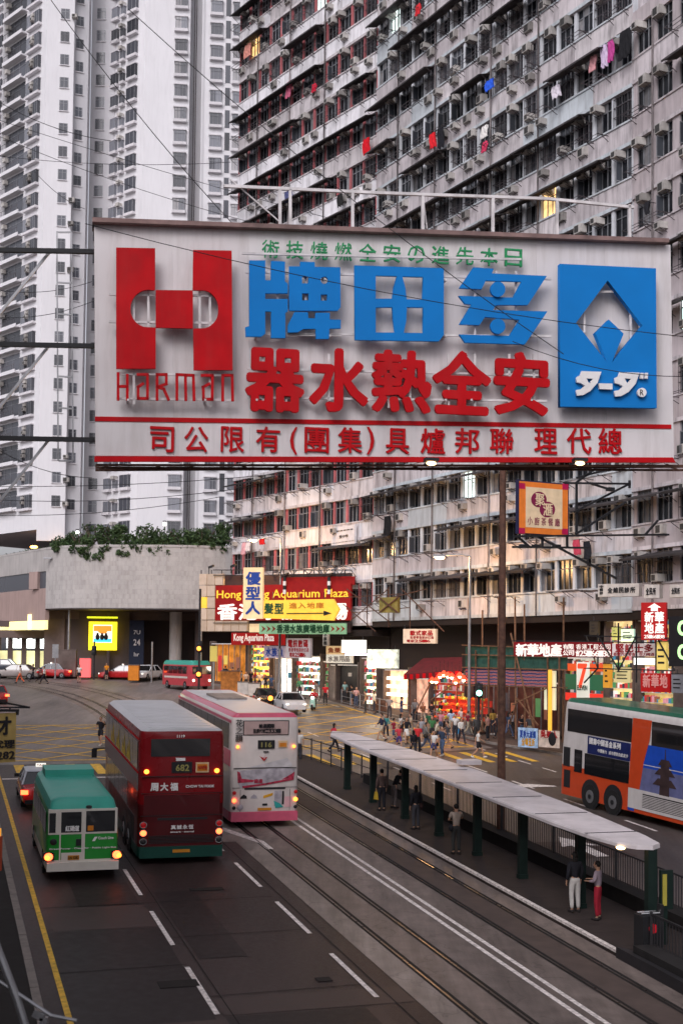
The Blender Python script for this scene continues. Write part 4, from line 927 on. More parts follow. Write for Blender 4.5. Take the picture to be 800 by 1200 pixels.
q.txt('聚', M_SCR, 626, 579, 638.5, 592.5, -.062, bold=.012); q.txt('滙', M_SCR, 635, 590, 648, 604, -.066, bold=.012); q.txt('小廚茶餐廳', M_SPUR, 616.5, 608, 656.5, 614.5, -.04, bold=.0, gap=.3)
for p in ((601, 628.5, 0, 783, 626.5, 0), (660, 566, 0, 738, 567, 0), (737, 563, 0, 737, 572, 0), (675, 566, .1, 675, 626, .1), (600, 641, .2, 690, 642, .2), (630, 629, .1, 722, 678, .1), (735, 568, 0, 672, 600, 0), (733, 588, 0, 674, 626, 0), (674, 566, .1, 700, 547, .1), (675, 560, .1, 730, 545, .1), (635, 628, .1, 635, 642, .1), (664, 628, .1, 664, 642, .1), (605, 628, .1, 620, 641, .1), (755, 627, .0, 770, 610, 0), (690, 566, .5, 715, 574, .5)): q.bar3(M_DARK, *p, w=.09, name='bracket')
for x in (612, 627, 651, 714): q.rect('spot_lamp', M_DARK, x, 638 if x < 700 else 571, x+6, 642 if x < 700 else 575, -.4, -.1)
# red and white signs on the right
q = Board('estate_agency_sign', 'long dark red sign with white characters and telephone number', 'shop_sign', 602, 752, 716, 770, 70, 66)
q.rect('panel', glow('signbox_maroon', (.20, .006, .01), .2), 601.5, 752.5, 716, 769.5, 0, .2); q.txt('新華地產', G_WTX, 604, 755, 658, 768.5, -.02, bold=.04, gap=.06)
q.txt('有限', G_WTX, 659, 755, 672, 761, -.02, bold=.02, gap=.05); q.txt('公司', G_WTX, 659, 762, 672, 768, -.02, bold=.02, gap=.05); q.txt('香港工程公司', G_WTX, 674, 755, 715, 761, -.02, bold=.01); q.txt('☎25166138', G_WTX, 674, 762.5, 715, 769, -.02, bold=.015, gap=.02)
q = Board('grocery_sign', 'white sign with red characters right of the long dark red sign', 'shop_sign', 717, 754, 767, 769, 65.5, 64)
q.rect('panel', glow('signbox_pale', (.62, .52, .5), .3), 716.8, 754, 767, 769, 0, .2); q.txt('堅記士多', M_DRED, 720, 755, 765, 764, -.02, bold=.03); q.txt('香煙汽水零食 生力啤酒', M_DRED, 718, 765, 766, 768.5, -.02, bold=.01, gap=.05)
q.bar3(M_DSTEEL, 600, 751, .1, 770, 753, .1, .06); 
for x in (690, 748): q.rect('lit_box', G_WHT, 744 if x == 748 else 689, 771, 765 if x == 748 else 690, 778, .05, .3) if x == 748 else None
q = Board('red_upright_sign', 'upright red sign with pale arrow and characters under the small white signs', 'shop_sign', 750, 705, 781, 750, 63, 62.4)
q.rect('panel', glow('signbox_scarlet', (.36, .008, .008), .22), 750.5, 706, 780, 750, 0, .25); q.txt('新華', G_WTX, 754, 717, 778, 729, -.02, bold=.03); q.txt('地產', G_WTX, 754, 730, 778, 742, -.02, bold=.03); q.txt('25166138', G_WTX, 754, 744, 778, 748, -.02, bold=.01, gap=.02)
q.poly('arrow', G_WTX, [(766, 707), (774, 712), (770, 712), (770, 716), (762, 716), (762, 712), (758, 712)], -.03, -.005)
q = Board('red_sign', 'red sign behind the roof of the orange bus', 'shop_sign', 750, 788, 785, 812, 62, 61)
q.rect('panel', glow('signbox_scarlet', (.36, .008, .008), .22), 750, 789, 784, 811, 0, .25); q.txt('新華地', glow('letter_dim', (.5, .2, .18), .3), 752, 791, 782, 805, -.02, bold=.03)
q = Board('dark_green_sign', 'black sign with glowing green circles at the right edge', 'shop_sign', 783, 722, 806, 782, 58, 57)
q.rect('panel', M_BLK, 783, 722, 812, 781, 0, .3)
for y in (736, 764): q.poly('ring', glow('green_neon', (.4, .75, .3), 1.0), arc(799, y, 6, 9, 0, 340, 14), -.03, -.005); q.poly('ring_centre', M_BLK, arc(799.5, y, 3, 5, 0, 340, 12), -.06, -.031)
# clinic signs on the wall
for x0, y0, x1, y1, st, Y, lab in ((700, 684, 748, 699, '全維民診所', 71.3, 'long cream wall sign with black characters under the dark balcony'), (754, 685, 772, 701, '全民所', 68.5, 'small white box sign left of the edge pair'), (784, 685, 800, 700, '全民所', 66.5, 'small white box sign at the right edge of the photograph')):
    q = Board('clinic_sign', lab, 'wall_sign', x0, y0, x1, y1, Y, Y-(x1-x0)*.028); q.rect('panel', G_OFF, x0, y0, x1, y1, -.3, .2)
    q.txt(st, M_BLK, x0+(11 if len(st) > 3 else 2), y0+4, x1-4, y1-4, -.32, bold=.03)
    if len(st) > 3: q.txt('中醫診', M_BLK, x0+2, y0+1.5, x0+6, y1-2, -.32, bold=.02, vertical=True)
q = Board('wall_sign', 'white painted board with faint characters hung on the white floor band', 'wall_sign', 388, 616, 416, 640, 104.6, 101.4)
q.rect('panel', mat('faded_board', (.66, .64, .66), .7, var=.1, scale=2), 388, 617, 415.5, 639, -.1, .1); q.txt('中華基督教會', M_BLK, 390, 619, 414, 624, -.12, bold=0); q.txt('堅中學', M_BLK, 397, 626, 408, 631, -.12, bold=0); q.txt('夜校招生報名處', M_BLK, 389, 633, 415, 637, -.12, bold=0)

# ---------------- shops under the old blocks ----------------
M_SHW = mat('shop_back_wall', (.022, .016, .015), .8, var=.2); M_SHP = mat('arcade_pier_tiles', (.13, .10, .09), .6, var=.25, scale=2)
def sh_gp(x, y): p = gp(x, y); return p
def shopwall():
    for F, nm in ((F1, 0), (F2, 1), (F3, 2)):
        root = (B1, B2, B3)[nm]
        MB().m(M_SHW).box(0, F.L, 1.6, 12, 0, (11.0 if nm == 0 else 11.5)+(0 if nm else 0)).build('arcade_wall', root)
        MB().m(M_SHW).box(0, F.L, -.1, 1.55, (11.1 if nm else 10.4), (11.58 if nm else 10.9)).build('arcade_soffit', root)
shopwall()
def shop_box(lab, F, x0, x1, ytop, ybot, col, e, kind, seed, off=.9, lights=True):
    r = random.Random(seed); a = F.loc(x0, ybot, off); c = F.loc(x1, ytop, off); w = c[0]-a[0]
    g0 = gz(F.world(a[0]+w/2, off))+.13; h = F.loc((x0+x1)/2, ytop, off)[1]-g0
    p = F.world(a[0], off); t = thing('shop', lab, 'shop', (p.x, p.y, g0), (0, 0, F.a))
    MB().m(M_SHP).box(-.12, .02, -.1, .6, 0, h+.3).build('side_pier', t); MB().m(M_SHP).box(w-.02, w+.12, -.1, .6, 0, h+.3).build('side_pier', t)
    G = glow('shop_glow_%d' % seed, col, e*.62, .5, 1.5)
    MB().m(G).box(.03, w-.03, .5, .6, .05, h).build('interior', t); MB().m(M_SHP).box(.03, w-.03, -.05, .5, -.15, .06).build('floor', t)
    MB().m(M_WHITE).box(.03, w-.03, 0, .5, h, h+.08).build('ceiling', t)
    n = max(3, int(w/.9)); cols = [(.5, .04, .04), (.05, .2, .3), (.6, .45, .1), (.75, .7, .66), (.08, .25, .1), (.25, .1, .06), (.04, .04, .05), (.55, .25, .3)]
    if kind == 'goods':
        for k in range(int(h/.55)):
            MB().m(M_WHITE).box(.08, w-.08, .2, .49, .35+k*.55, .38+k*.55).build('shelf', t)
            b = MB(); x = .1
            while x < w-.25:
                cc = r.randrange(8); ww = r.uniform(.1, .28); b.m(mat('goods_%d' % cc, cols[cc], .5, emit=.25, ecol=tuple(min(1, q*1.4) for q in cols[cc]), rand=.3)).box(x, x+ww*.9, .22, .45, .385+k*.55, .385+k*.55+r.uniform(.15, .4)); x += ww
            b.build('goods', t)['kind'] = 'stuff'
    if kind == 'glass':
        for i in range(n+1): MB().m(M_ALU).box(i*w/n*.98, i*w/n*.98+.06, 0, .06, .05, h).build('glazing_bar', t)
        for i in range(n): 
            if r.random() < .6: cc = r.randrange(8); MB().m(mat('goods_%d' % cc, cols[cc], .5)).box((i+.2)*w/n, (i+.8)*w/n, .02, .05, .9+r.random(), 1.6+r.random()).build('poster', t)
    if kind == 'tubes':
        for k in range(3): MB().m(glow('shelf_light', (1, .72, .45), 2.2)).box(.15, w-.15, .1, .3, 1.0+k*.62, 1.25+k*.62).build('lit_shelf', t)
    if kind == 'dark':
        MB().m(M_BLK).box(.03, w-.03, .3, .49, .05, h*.96).build('door_opening', t); MB().m(G_OFF).box(w*.4, w*.55, .27, .295, h*.7, h*.8).build('notice', t)
    return t, w, h
SHOPS = [('goods shop with yellow shelves under the red arcade sign', F1, 291, 317, 753, 815, (1, .58, .08), 2.2, 'goods', 1),
    ('bright white glass shopfront left of the lamp post', F1, 322, 343, 772, 815, (.95, .92, .85), 2.2, 'glass', 2),
    ('shop with white shelves of small goods facing the scooter', F1, 344, 376, 770, 818, (.8, .92, .85), 1.8, 'goods', 3),
    ('narrow red and white shop front left of the black doorway', F1, 378, 386, 776, 822, (.8, .25, .2), 1.2, 'goods', 4),
    ('white lit doorway beside the black doorway', F1, 386.5, 394, 780, 822, (1, .95, .85), 2.0, 'plain', 5),
    ('black doorway between two lit shops', F1, 394.5, 420, 780, 824, (.05, .05, .05), .1, 'dark', 6),
    ('brightly lit accessories shop under the glowing white sign', F1, 423, 442, 772, 830, (1, .85, .6), 2.3, 'goods', 7),
    ('shop with three glowing shelves left of the awning', F2, 450, 479, 786, 836, (.9, .62, .4), 1.0, 'tubes', 8),
    ('pink shuttered shop beneath the dark red awning', F2, 481, 503, 796, 842, (.75, .42, .3), .7, 'plain', 9),
    ('fruit stall shop glowing red and orange beneath the awning', F2, 504, 545, 790, 848, (.5, .05, .03), .4, 'goods', 10)]
for s_ in SHOPS: shop_box(*s_[:10])
t, w, h = shop_box('convenience store with orange green and red stripes', F2, 663, 708, 772, 868, (.8, .85, .7), .55, 'goods', 11, .6)
for z0, z1, M in ((h-.75, h-.3, glow('stripe_orange', (.6, .08, .02), .4)), (h-1.9, h-.95, glow('stripe_green', (.02, .10, .05), .4)), (h-2.55, h-2.1, glow('stripe_red', (.6, .03, .02), .7))): MB().m(M).box(.05, w-.05, -.12, -.02, z0, z1).build('stripe', t)
MB().m(glow('store_sign_white', (.6, .62, .55), .45)).box(w*.34, w*.66, -.2, -.125, h-2.6, h-.2).build('sign_square', t)
text('7', glow('stripe_red2', (.7, .05, .02), .8), w*.39, w*.61, h-1.75, h-.35, -.22, t, 'numeral', .03); text('ELEVEN', M_DGRN, w*.37, w*.63, h-1.9, h-1.62, -.235, t, 'lettering', .02)
shop_box('bright yellow lit shop interior right of the striped store', F2, 710, 742, 728, 872, (1, .78, .38), .75, 'goods', 12, .6)
shop_box('yellow lit shopfront at the right edge behind the orange bus', F3, 746, 790, 728, 880, (.75, .6, .25), .5, 'goods', 13, .5)
shop_box('dim shop interior behind the bamboo scaffolding', F2, 560, 655, 800, 866, (.07, .025, .02), .3, 'glass', 14, .9)
shop_box('arcade entrance with warm yellow light behind the crowd', Plane(at(246, 780, 124), at(290, 780, 119)), 247, 289, 755, 806, (.55, .2, .03), .6, 'glass', 15, .2)
# glowing and hanging shop signs
for x0, y0, x1, y1, Y, M, st, MT, lab, rows in ((400, 750, 427, 765, 99, G_WHT, '', None, 'blank glowing white box sign above the accessories shop', 0), (430, 761, 465, 783, 96, glow('signbox_white2', (.62, .66, .54), .7, .5), '', None, 'large glowing pale sign lit from above', 0),
        (335, 748, 364, 771, 105, mat('grey_sign', (.45, .40, .42), .5, emit=.15, ecol=(.6, .5, .5)), '電訊數碼', M_DRED, 'grey sign with red characters above the white shop', 2), (309, 757, 334, 771, 107, mat('lilac_sign', (.36, .30, .36), .5, emit=.12, ecol=(.6, .5, .6)), '水族魚', G_BLU, 'lilac sign with blue characters left of the lamp post', 1),
        (472, 737, 510, 754, 91, mat('cream_sign2', (.62, .50, .38), .5, emit=.18, ecol=(.8, .6, .45)), '歐式家品', M_DRED, 'cream sign with red characters under the lowest floor band', 3), (382, 757, 401, 767, 101, mat('tan_sign', (.55, .40, .25), .5, emit=.3, ecol=(.8, .5, .2)), '魚樂', mat('letter_brown', (.3, .06, .02), .5), 'tan sign above the white lettered strip', 1),
        (382, 767, 412, 777, 100.6, mat('strip_sign', (.6, .57, .5), .5, emit=.3, ecol=(.8, .75, .6)), '水族用品', mat('letter_grey', (.25, .22, .2), .5), 'pale lettered strip over the black doorway', 1),
        (378, 740, 384, 757, 101, G_OFF, '水族館', M_BLK, 'tiny upright white sign right of the green chevron sign', 0), (444, 700, 466, 718, 91, mat('tarp_olive', (.20, .17, .05), .7, var=.3), '', None, 'olive board crossed by struts above the shops', 0)):
    q = Board('shop_sign', lab, 'shop_sign', x0, y0, x1, y1, Y, Y-(x1-x0)*.04)
    q.rect('panel', M, x0, y0, x1, y1, -.3, .0); 
    if rows or st: 
        if y1-y0 > (x1-x0)*2: q.txt(st, MT, x0+1, y0+1, x1-1, y1-1, -.32, vertical=True, bold=.02)
        elif rows < 2: q.txt(st, MT, x0+2, y0+2, x1-2, y1-2, -.32, bold=.03)
        else:
            q.txt(st, MT, x0+8 if rows == 3 else x0+2, y0+2, x1-3, y0+(y1-y0)*.45, -.32, bold=.03)
            q.txt('批發零售設計訂造', MT, x0+8 if rows == 3 else x0+3, y0+(y1-y0)*.5, x1-2, y0+(y1-y0)*.68, -.32, bold=.01); q.txt('電話2516', MT, x0+4, y0+(y1-y0)*.74, x1-6, y1-1.5, -.32, bold=.02)
    if M in (G_WHT,): q.rect('lamp_strip', glow('lamp_strip_lit', (.9, .8, 1), 1.5), x0+4, y1+1, x1+6, y1+3, -.5, -.3)
    if x0 == 444: q.bar(M_RUST, x0, y0, x1, y1, -.4, .08, 'strut'); q.bar(M_RUST, x0, y1, x1, y0, -.4, .08, 'strut')
    q.bar3(M_DSTEEL, x0+2, y0, 0, x0+2, y0-4, 1.5, .05); q.bar3(M_DSTEEL, x1-2, y0, 0, x1-2, y0-4, 1.5, .05)
# awning of the stall
q = Board('stall_awning', 'dark red sloping awning with a scalloped edge over the fruit stall', 'awning', 473, 770, 545, 795, 88.5, 84.5)
M_MAR = mat('maroon_canvas', (.10, .015, .02), .8, var=.25, scale=2)
a = q.L(473, 791); b_ = q.L(541, 786); c = q.L(541, 771, 3); d = q.L(496, 772, 3)
MB().m(M_MAR).hexa([(a[0], 0, a[1]), (b_[0], 0, b_[1]), (c[0], 3, c[1]), (d[0], 3, d[1])], [(a[0], 0, a[1]+.06), (b_[0], 0, b_[1]+.06), (c[0], 3, c[1]+.06), (d[0], 3, d[1]+.06)]).build('canvas', q.root)
for i in range(18):
    f = i/18; x = a[0]+(b_[0]-a[0])*f; z = a[1]+(b_[1]-a[1])*f; wv = (b_[0]-a[0])/18
    MB().m(M_MAR if i % 2 else M_SRED).box(x, x+wv*.96, -.03, 0, z-.32, z+.02).build('scallop', q.root)
for x in (480, 510, 535): q.bar3(M_RUST, x, 790, .1, x, 838, .1, .07, 'post')
# hanging bulbs, fruit and crates at the stall
pf = Plane(at(503, 850, 86), at(548, 850, 82.5)); base = pf.world(0, 0); base.z = gz(base)+.13
st = thing('fruit_stall', 'fruit stall heaped with red and orange fruit beneath the awning', 'stall', tuple(base), (0, 0, pf.a)); rf = random.Random(5)
MB().m(M_SHP).box(0, 4.8, .2, 1.2, .5, .6).box(.1, .2, .3, 1.1, 0, .5).box(4.6, 4.7, .3, 1.1, 0, .5).build('table', st)
for k in range(3): MB().m(mat('stall_cloth', (.4, .02, .02), .8, emit=.15, ecol=(1, .1, .05))).box(0, 4.8, .8+.3*k, .85+.3*k, .6+.45*k, 1.0+.45*k).build('riser', st)
FRM = [mat('fruit_%d' % i, c, .5, emit=.12, ecol=c) for i, c in enumerate([(.7, .08, .02), (.85, .32, .03), (.9, .6, .08), (.3, .4, .05)])]
for k in range(4):
    for i in range(12):
        b = MB().m(FRM[(i+k*3) % 4 if rf.random() < .5 else 0])
        for j in range(7): b.ball((.2+i*.39+rf.uniform(0, .25), .35+k*.27+rf.uniform(-.08, .08), .68+k*.42+rf.uniform(0, .1)), .075, n=6, k=4)
        b.build('fruit_heap', st)
for i in range(9):
    x = 506+i*4.6; y = 792+rf.uniform(-2, 9); p = at(x, y, 85.2-i*.35)
    o = thing('hanging_bulb', ['leftmost', 'second', 'third', 'fourth', 'fifth', 'sixth', 'seventh', 'eighth', 'rightmost'][i]+' glowing red-shaded bulb from the left over the fruit stall', 'lamp', tuple(p), group='bulbs over the fruit stall')
    MB().m(glow('bulb_lit', (1, .62, .3), 14 if i % 3 == 0 else 8)).ball((0, 0, 0), .11).build('bulb', o); MB().m(glow('red_shade', (.9, .05, .02), 1.4)).tube([(0, 0, .02), (0, 0, .3)], [.26, .06], 10).build('shade', o); MB().m(M_DARK).bar((0, 0, .3), (0, 0, 1.0), .02).build('flex', o)
p = at(524, 806, 85); l = bpy.data.lights.new('stall_light', 'POINT'); l.energy = 120; l.color = (1, .3, .12); l.shadow_soft_size = .5; lo = bpy.data.objects.new('stall_light', l); lo.location = p; C.objects.link(lo)

# clutter around the right-hand shops: brackets, small boxes, a lit menu, hanging lamps
rc = random.Random(9)
for i, (x0, y0, x1, y1, Y, c, e, lab) in enumerate([(706, 778, 714, 806, 67, (.55, .25, .03), .5, 'amber upright panel beside the striped store'), (716, 735, 724, 750, 68, (.3, .33, .12), .3, 'small olive lit box under the lowest floor band'), (727, 737, 742, 752, 67, (.35, .5, .4), .7, 'pale green lit box left of the red upright sign'), (742, 771, 766, 779, 65, (.9, .88, .85), 1.0, 'white glowing strip sign under the grocery sign'),
        (690, 728, 700, 744, 69, (.05, .04, .03), 0, 'dark ventilation box above the long maroon sign'), (768, 752, 780, 786, 63, (.6, .45, .12), .5, 'yellow patterned panel right of the grocery sign'), (720, 782, 738, 800, 66, (.5, .42, .2), .5, 'cream menu board over the orange bus roof'), (786, 790, 800, 812, 61, (.25, .25, .27), 0, 'grey board behind the bus at the right edge')]):
    q = Board('shop_board', lab, 'shop_sign', x0, y0, x1, y1, Y, Y-.4); M = glow('board_%d' % i, c, e) if e else mat('board_%d' % i, c, .7); q.rect('panel', M, x0, y0, x1, y1, 0, .2); q.rect('rim', M_DARK, x0-.6, y0-.8, x1+.6, y0, -.02, .22)
    for k in range(3): q.rect('print_line', M_BLK, x0+2, y0+(y1-y0)*(.25+.22*k), x1-2-rc.random()*3, y0+(y1-y0)*(.32+.22*k), -.01, -.001)
    q.bar3(M_DSTEEL, (x0+x1)/2, y0, .1, (x0+x1)/2, y0-5, 1.0, .05)
q = Board('bracket_frame', 'rusty steel lattice of brackets across the front of the yellow shops', 'frame', 684, 742, 786, 786, 68, 62.5)
for p in ((684, 745, 790, 748), (684, 783, 788, 786), (700, 742, 700, 784), (724, 730, 724, 786), (745, 742, 745, 800), (768, 740, 768, 810), (686, 745, 700, 783), (700, 745, 724, 784), (745, 745, 724, 786), (768, 745, 790, 786), (700, 783, 684, 800)): q.bar(M_DSTEEL, p[0], p[1], p[2], p[3], -.3, .06)
q = Board('bracket_frame', 'tangle of thin steel brackets between the yellow arrow sign and the middle block', 'frame', 405, 690, 480, 735, 96, 92)
for p in ((406, 690, 455, 728), (455, 690, 410, 728), (405, 700, 470, 696), (412, 718, 480, 712), (430, 684, 430, 735), (455, 688, 455, 735), (470, 690, 520, 740), (402, 708, 440, 740), (440, 705, 500, 690), (480, 700, 480, 740)): q.bar(M_RUST, p[0], p[1], p[2], p[3], rc.uniform(-.6, .2), .06)

for i, (x, y, Y, e, c) in enumerate([(300, 775, 112, 160, (1, .6, .25)), (360, 785, 105, 140, (1, .85, .65)), (440, 800, 93, 140, (1, .8, .55)), (715, 760, 66.5, 130, (1, .75, .35))]):
    l = bpy.data.lights.new('shop_light', 'POINT'); l.energy = e; l.color = c; l.shadow_soft_size = .4; lo = bpy.data.objects.new('shop_light', l); lo.location = at(x, y, Y); C.objects.link(lo)
# ---------------- bamboo scaffold with striped sheeting ----------------
M_BAM = mat('bamboo', (.16, .085, .05), .7, var=.35, scale=4, rand=.3); M_TRP = mat('striped_sheet', (.30, .29, .36), .7, var=.2)
def stripes(n, src, cur):
    N = n.nodes; w = N.new('ShaderNodeTexWave'); w.bands_direction = 'Z'; w.inputs['Scale'].default_value = 1.6; w.inputs['Distortion'].default_value = 2.5; w.inputs['Detail'].default_value = 2
    n.links.new(src, w.inputs['Vector']); r = N.new('ShaderNodeValToRGB'); r.color_ramp.elements[0].position = .4; r.color_ramp.elements[0].color = (.05, .04, .12, 1); r.color_ramp.elements[1].position = .5; r.color_ramp.elements[1].color = (.42, .38, .42, 1)
    e = r.color_ramp.elements.new(.8); e.color = (.35, .08, .08, 1); n.links.new(w.outputs[0], r.inputs[0]); return r.outputs[0]
M_STR = mat('striped_sheeting', (.3, .3, .3), .8, var=0, tex=stripes); M_GNET = mat('green_net', (.03, .085, .065), .9, var=.3, scale=3)
pb = Plane(at(545, 860, 82.5), at(668, 860, 74)); base = pb.world(0, 0); base.z = gz(base)
q = Board('bamboo_scaffold', 'bamboo scaffold with green netting and striped sheeting over the pavement', 'scaffold', 545, 756, 664, 864, 83, 75)
for x, y0, y1 in ((549, 700, 856), (557, 762, 858), (572, 758, 860), (584, 700, 862), (603, 700, 866), (614, 708, 868), (625, 756, 868), (641, 760, 868), (655, 764, 869), (660, 700, 870), (565, 715, 858)): q.bar3(M_BAM, x, y0, rnd.uniform(-.2, .3), x+rnd.uniform(-1.5, 1.5), y1, rnd.uniform(-.2, .3), .08, 'upright')
for y0, y1 in ((756, 760), (767, 770), (782, 785), (803, 806)): q.bar3(M_BAM, 541, y0, -.12, 664, y1, -.12, .07, 'ledger')
for p in ((598, 742, 628, 866), (605, 818, 630, 850), (641, 806, 600, 826), (505, 820, 548, 790), (486, 836, 505, 798), (597, 848, 606, 820)): q.bar3(M_BAM, p[0], p[1], -.4, p[2], p[3], -.2, .07, 'brace')
q.rect('green_netting', M_GNET, 545, 758, 664, 783, .02, .06); q.rect('striped_sheeting', M_STR, 545, 783, 640, 803, -.06, -.02); q.rect('light_panel', glow('pale_panel', (.62, .6, .42), .5), 637, 786, 650, 832, .1, .2); q.rect('yellow_pole', glow('yellow_tube', (.8, .42, .05), .6), 641.5, 785, 645, 868, -.2, -.1)
for x0, x1, M, st, MT, lab in ((606.5, 629.5, mat('banner_blue', (.35, .5, .7), .6, var=.4), '夏季大減價', G_BLU, 'blue and white banner tied to the pavement railing'), (630.5, 655, mat('banner_cream', (.6, .5, .42), .6, var=.3), '吳美人', M_DRED, 'cream banner with red characters tied to the railing')):
    g = gz(at(x0, 870, 75)); q2 = Board('railing_banner', lab, 'banner', x0, 853, x1, 877, 75.2 if x0 < 610 else 74.1, 74.2 if x0 < 610 else 73)
    q2.rect('sheet', M, x0, 853 if x0 < 610 else 856, x1, 876, 0, .04); q2.txt(st, MT, x0+2, 857, x1-2, 864, -.01, bold=.03); 
    if x0 < 610: q2.txt('全場五折', mat('letter_amber', (.6, .3, .02), .5), x0+4, 866, x1-3, 873, -.01, bold=.03)
    else: MB().m(M_DARK).ball((1.0, -.02, .55), .28, .03, .4).build('portrait', q2.root)

# ---------------- tram-stop canopy, railings, pole, bin ----------------
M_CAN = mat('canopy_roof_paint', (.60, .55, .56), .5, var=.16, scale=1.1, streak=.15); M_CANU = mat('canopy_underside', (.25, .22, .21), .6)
M_GPOST = mat('dark_green_paint', (.008, .018, .015), .5, var=.2); M_PLINTH = mat('dark_plinth', (.022, .02, .02), .8, var=.3)
c0 = S(17.5, 42, .16); CAN = thing('tram_stop_canopy', 'long narrow pale canopy on dark posts over the tram platform', 'canopy', tuple(c0))
def rel(p, o): return tuple(Vector(p)-o.location)
oc = [(17.6, 29.2), (17.2, 29.35), (16.9, 29.8), (16.68, 31.0), (16.58, 33), (16.5, 51), (16.65, 54.6), (17.1, 55.8), (17.7, 55.2), (18.3, 50), (18.7, 43), (18.5, 35), (18.15, 30.5), (17.95, 29.45)]
n = len(oc); b = MB().m(M_CAN)
b.add([rel(S(t, s, 2.66), CAN) for t, s in oc]+[rel(S(17.6+(t-17.6)*.97, s, 2.70), CAN) for t, s in oc], [(i, (i+1) % n, (i+1) % n+n, i+n) for i in range(n)]+[tuple(range(n, 2*n))])
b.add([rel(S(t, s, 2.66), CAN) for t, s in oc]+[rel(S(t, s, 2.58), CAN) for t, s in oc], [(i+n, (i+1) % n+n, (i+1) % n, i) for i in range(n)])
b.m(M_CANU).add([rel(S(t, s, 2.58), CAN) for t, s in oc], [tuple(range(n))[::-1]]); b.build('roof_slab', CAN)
for s in (29.35, 33.15, 36.96, 40.5, 44.0, 47.6, 51.5, 55.1):
    p = S(17.62, s, .16); MB().m(M_GPOST).box(-.13, .13, -.1, .1, 0, 2.42).box(-.15, .15, -.12, .12, 0, .14).build('post', CAN, rel(p, CAN), (0, 0, TH))
for s in range(31, 56, 3): MB().m(M_DSTEEL).hexa([rel(S(16.62, s, 2.701), CAN), rel(S(18.3, s, 2.701), CAN), rel(S(18.3, s+.05, 2.701), CAN), rel(S(16.62, s+.05, 2.701), CAN)], [rel(S(16.62, s, 2.712), CAN), rel(S(18.3, s, 2.712), CAN), rel(S(18.3, s+.05, 2.712), CAN), rel(S(16.62, s+.05, 2.712), CAN)]).build('roof_seam', CAN)
p = S(17.0, 29.8, 2.55); o = thing('canopy_lamp', 'small warm lamp under the near tip of the canopy', 'lamp', tuple(p)); MB().m(glow('canopy_lamp_lit', (1, .66, .3), 8)).ball((0, 0, 0), .12, .2, .05).build('diffuser', o)
p = S(18.9, 43.9, 2.78); o = thing('junction_box', 'pale box around the pole foot on the canopy roof', 'box', tuple(p), (SA, 0, TH)); MB().m(M_CAN).box(-.55, .25, -.25, .25, 0, .16).build('cover', o)
# railing along the back of the platform
def rail_run(label, pts, panel_h=1.05, bars=True, base=.16, M=M_DSTEEL, step=2.0, spacing=.13, z_plinth=.0):
    o0 = S(*pts[0], base); t = thing('railing', label, 'railing', tuple(o0))
    for (a, b_) in zip(pts[:-1], pts[1:]):
        va, vb = Vector(a), Vector(b_); L = (vb-va).length; n = max(1, round(L/step))
        for i in range(n):
            p, q = va.lerp(vb, i/n), va.lerp(vb, (i+1)/n)
            P_, Q_ = S(p.x, p.y, base), S(q.x, q.y, base)
            MB().m(M).bar(rel(P_, t), rel(P_+Vector((0, 0, panel_h+.06)), t), .07).build('railing_post', t)
            m_ = MB().m(M)
            for z in (panel_h, .12): m_.bar(rel(P_+Vector((0, 0, z)), t), rel(Q_+Vector((0, 0, z)), t), .045)
            if bars:
                k = int((Q_-P_).length/spacing)
                for j in range(1, k): w = P_.lerp(Q_, j/k); m_.bar(rel(w+Vector((0, 0, .14)), t), rel(w+Vector((0, 0, panel_h-.02)), t), .022)
            else: m_.bar(rel(P_+Vector((0, 0, panel_h*.55)), t), rel(Q_+Vector((0, 0, panel_h*.55)), t), .035)
            m_.build('railing_panel', t)
        if z_plinth: MB().m(M_PLINTH).hexa([rel(S(a[0]-.5, a[1], base-.02), t), rel(S(a[0]+.12, a[1], base-.02), t), rel(S(b_[0]+.12, b_[1], base-.02), t), rel(S(b_[0]-.5, b_[1], base-.02), t)], [rel(S(a[0]-.5, a[1], base+z_plinth), t), rel(S(a[0]+.12, a[1], base+z_plinth), t), rel(S(b_[0]+.12, b_[1], base+z_plinth), t), rel(S(b_[0]-.5, b_[1], base+z_plinth), t)]).build('plinth', t)
    return t
rail_run('dark railing of close upright bars behind the tram platform', [(19.5, 16), (19.5, 57)], z_plinth=.42, panel_h=1.3)
rail_run('open curved railing at the far end of the tram platform', [(19.5, 57.1), (19.2, 61), (18.8, 65), (18.2, 67.8), (17.4, 68.8)], bars=False, step=1.4)
rail_run('dark railing in the bottom right corner beside the bin', [(17.0, 28.3), (17.3, 12)], z_plinth=.3)
rail_run('open pavement railing in front of the lit shops', [(30.8, 98), (31.35, 88), (31.9, 78), (32.4, 74)], bars=False, M=M_STEEL, step=1.9, base=.14)
rail_run('pavement railing behind the orange bus', [(34.6, 66), (36.3, 59), (37.4, 52)], bars=False, M=M_STEEL, base=.14)
p = gp(586.5, 990); p.z = gz(p); o = thing('tram_wire_pole', 'tall plain brown pole rising through the canopy to the big sign', 'pole', tuple(p))
MB().m(M_RUST).tube([(0, 0, 0), (0, 0, 5), (0, 0, 18)], [.16, .14, .11], 14).build('shaft', o); MB().m(M_RUST).tube([(0, 0, 0), (0, 0, .5)], .28, 14).build('base_collar', o)
p = S(17.1, 28.6, .16); o = thing('litter_bin', 'black bin with chrome fittings and red emblem at the platform end', 'bin', tuple(p), (0, 0, TH))
MB().m(M_DARK).box(-.28, .28, -.22, .22, 0, .95).build('body', o); MB().m(M_CHROME).tube([(-.26, -.1, 1.0), (.26, -.1, 1.0)], .03).tube([(-.26, .1, 1.0), (.26, .1, 1.0)], .03).build('top_rail', o)
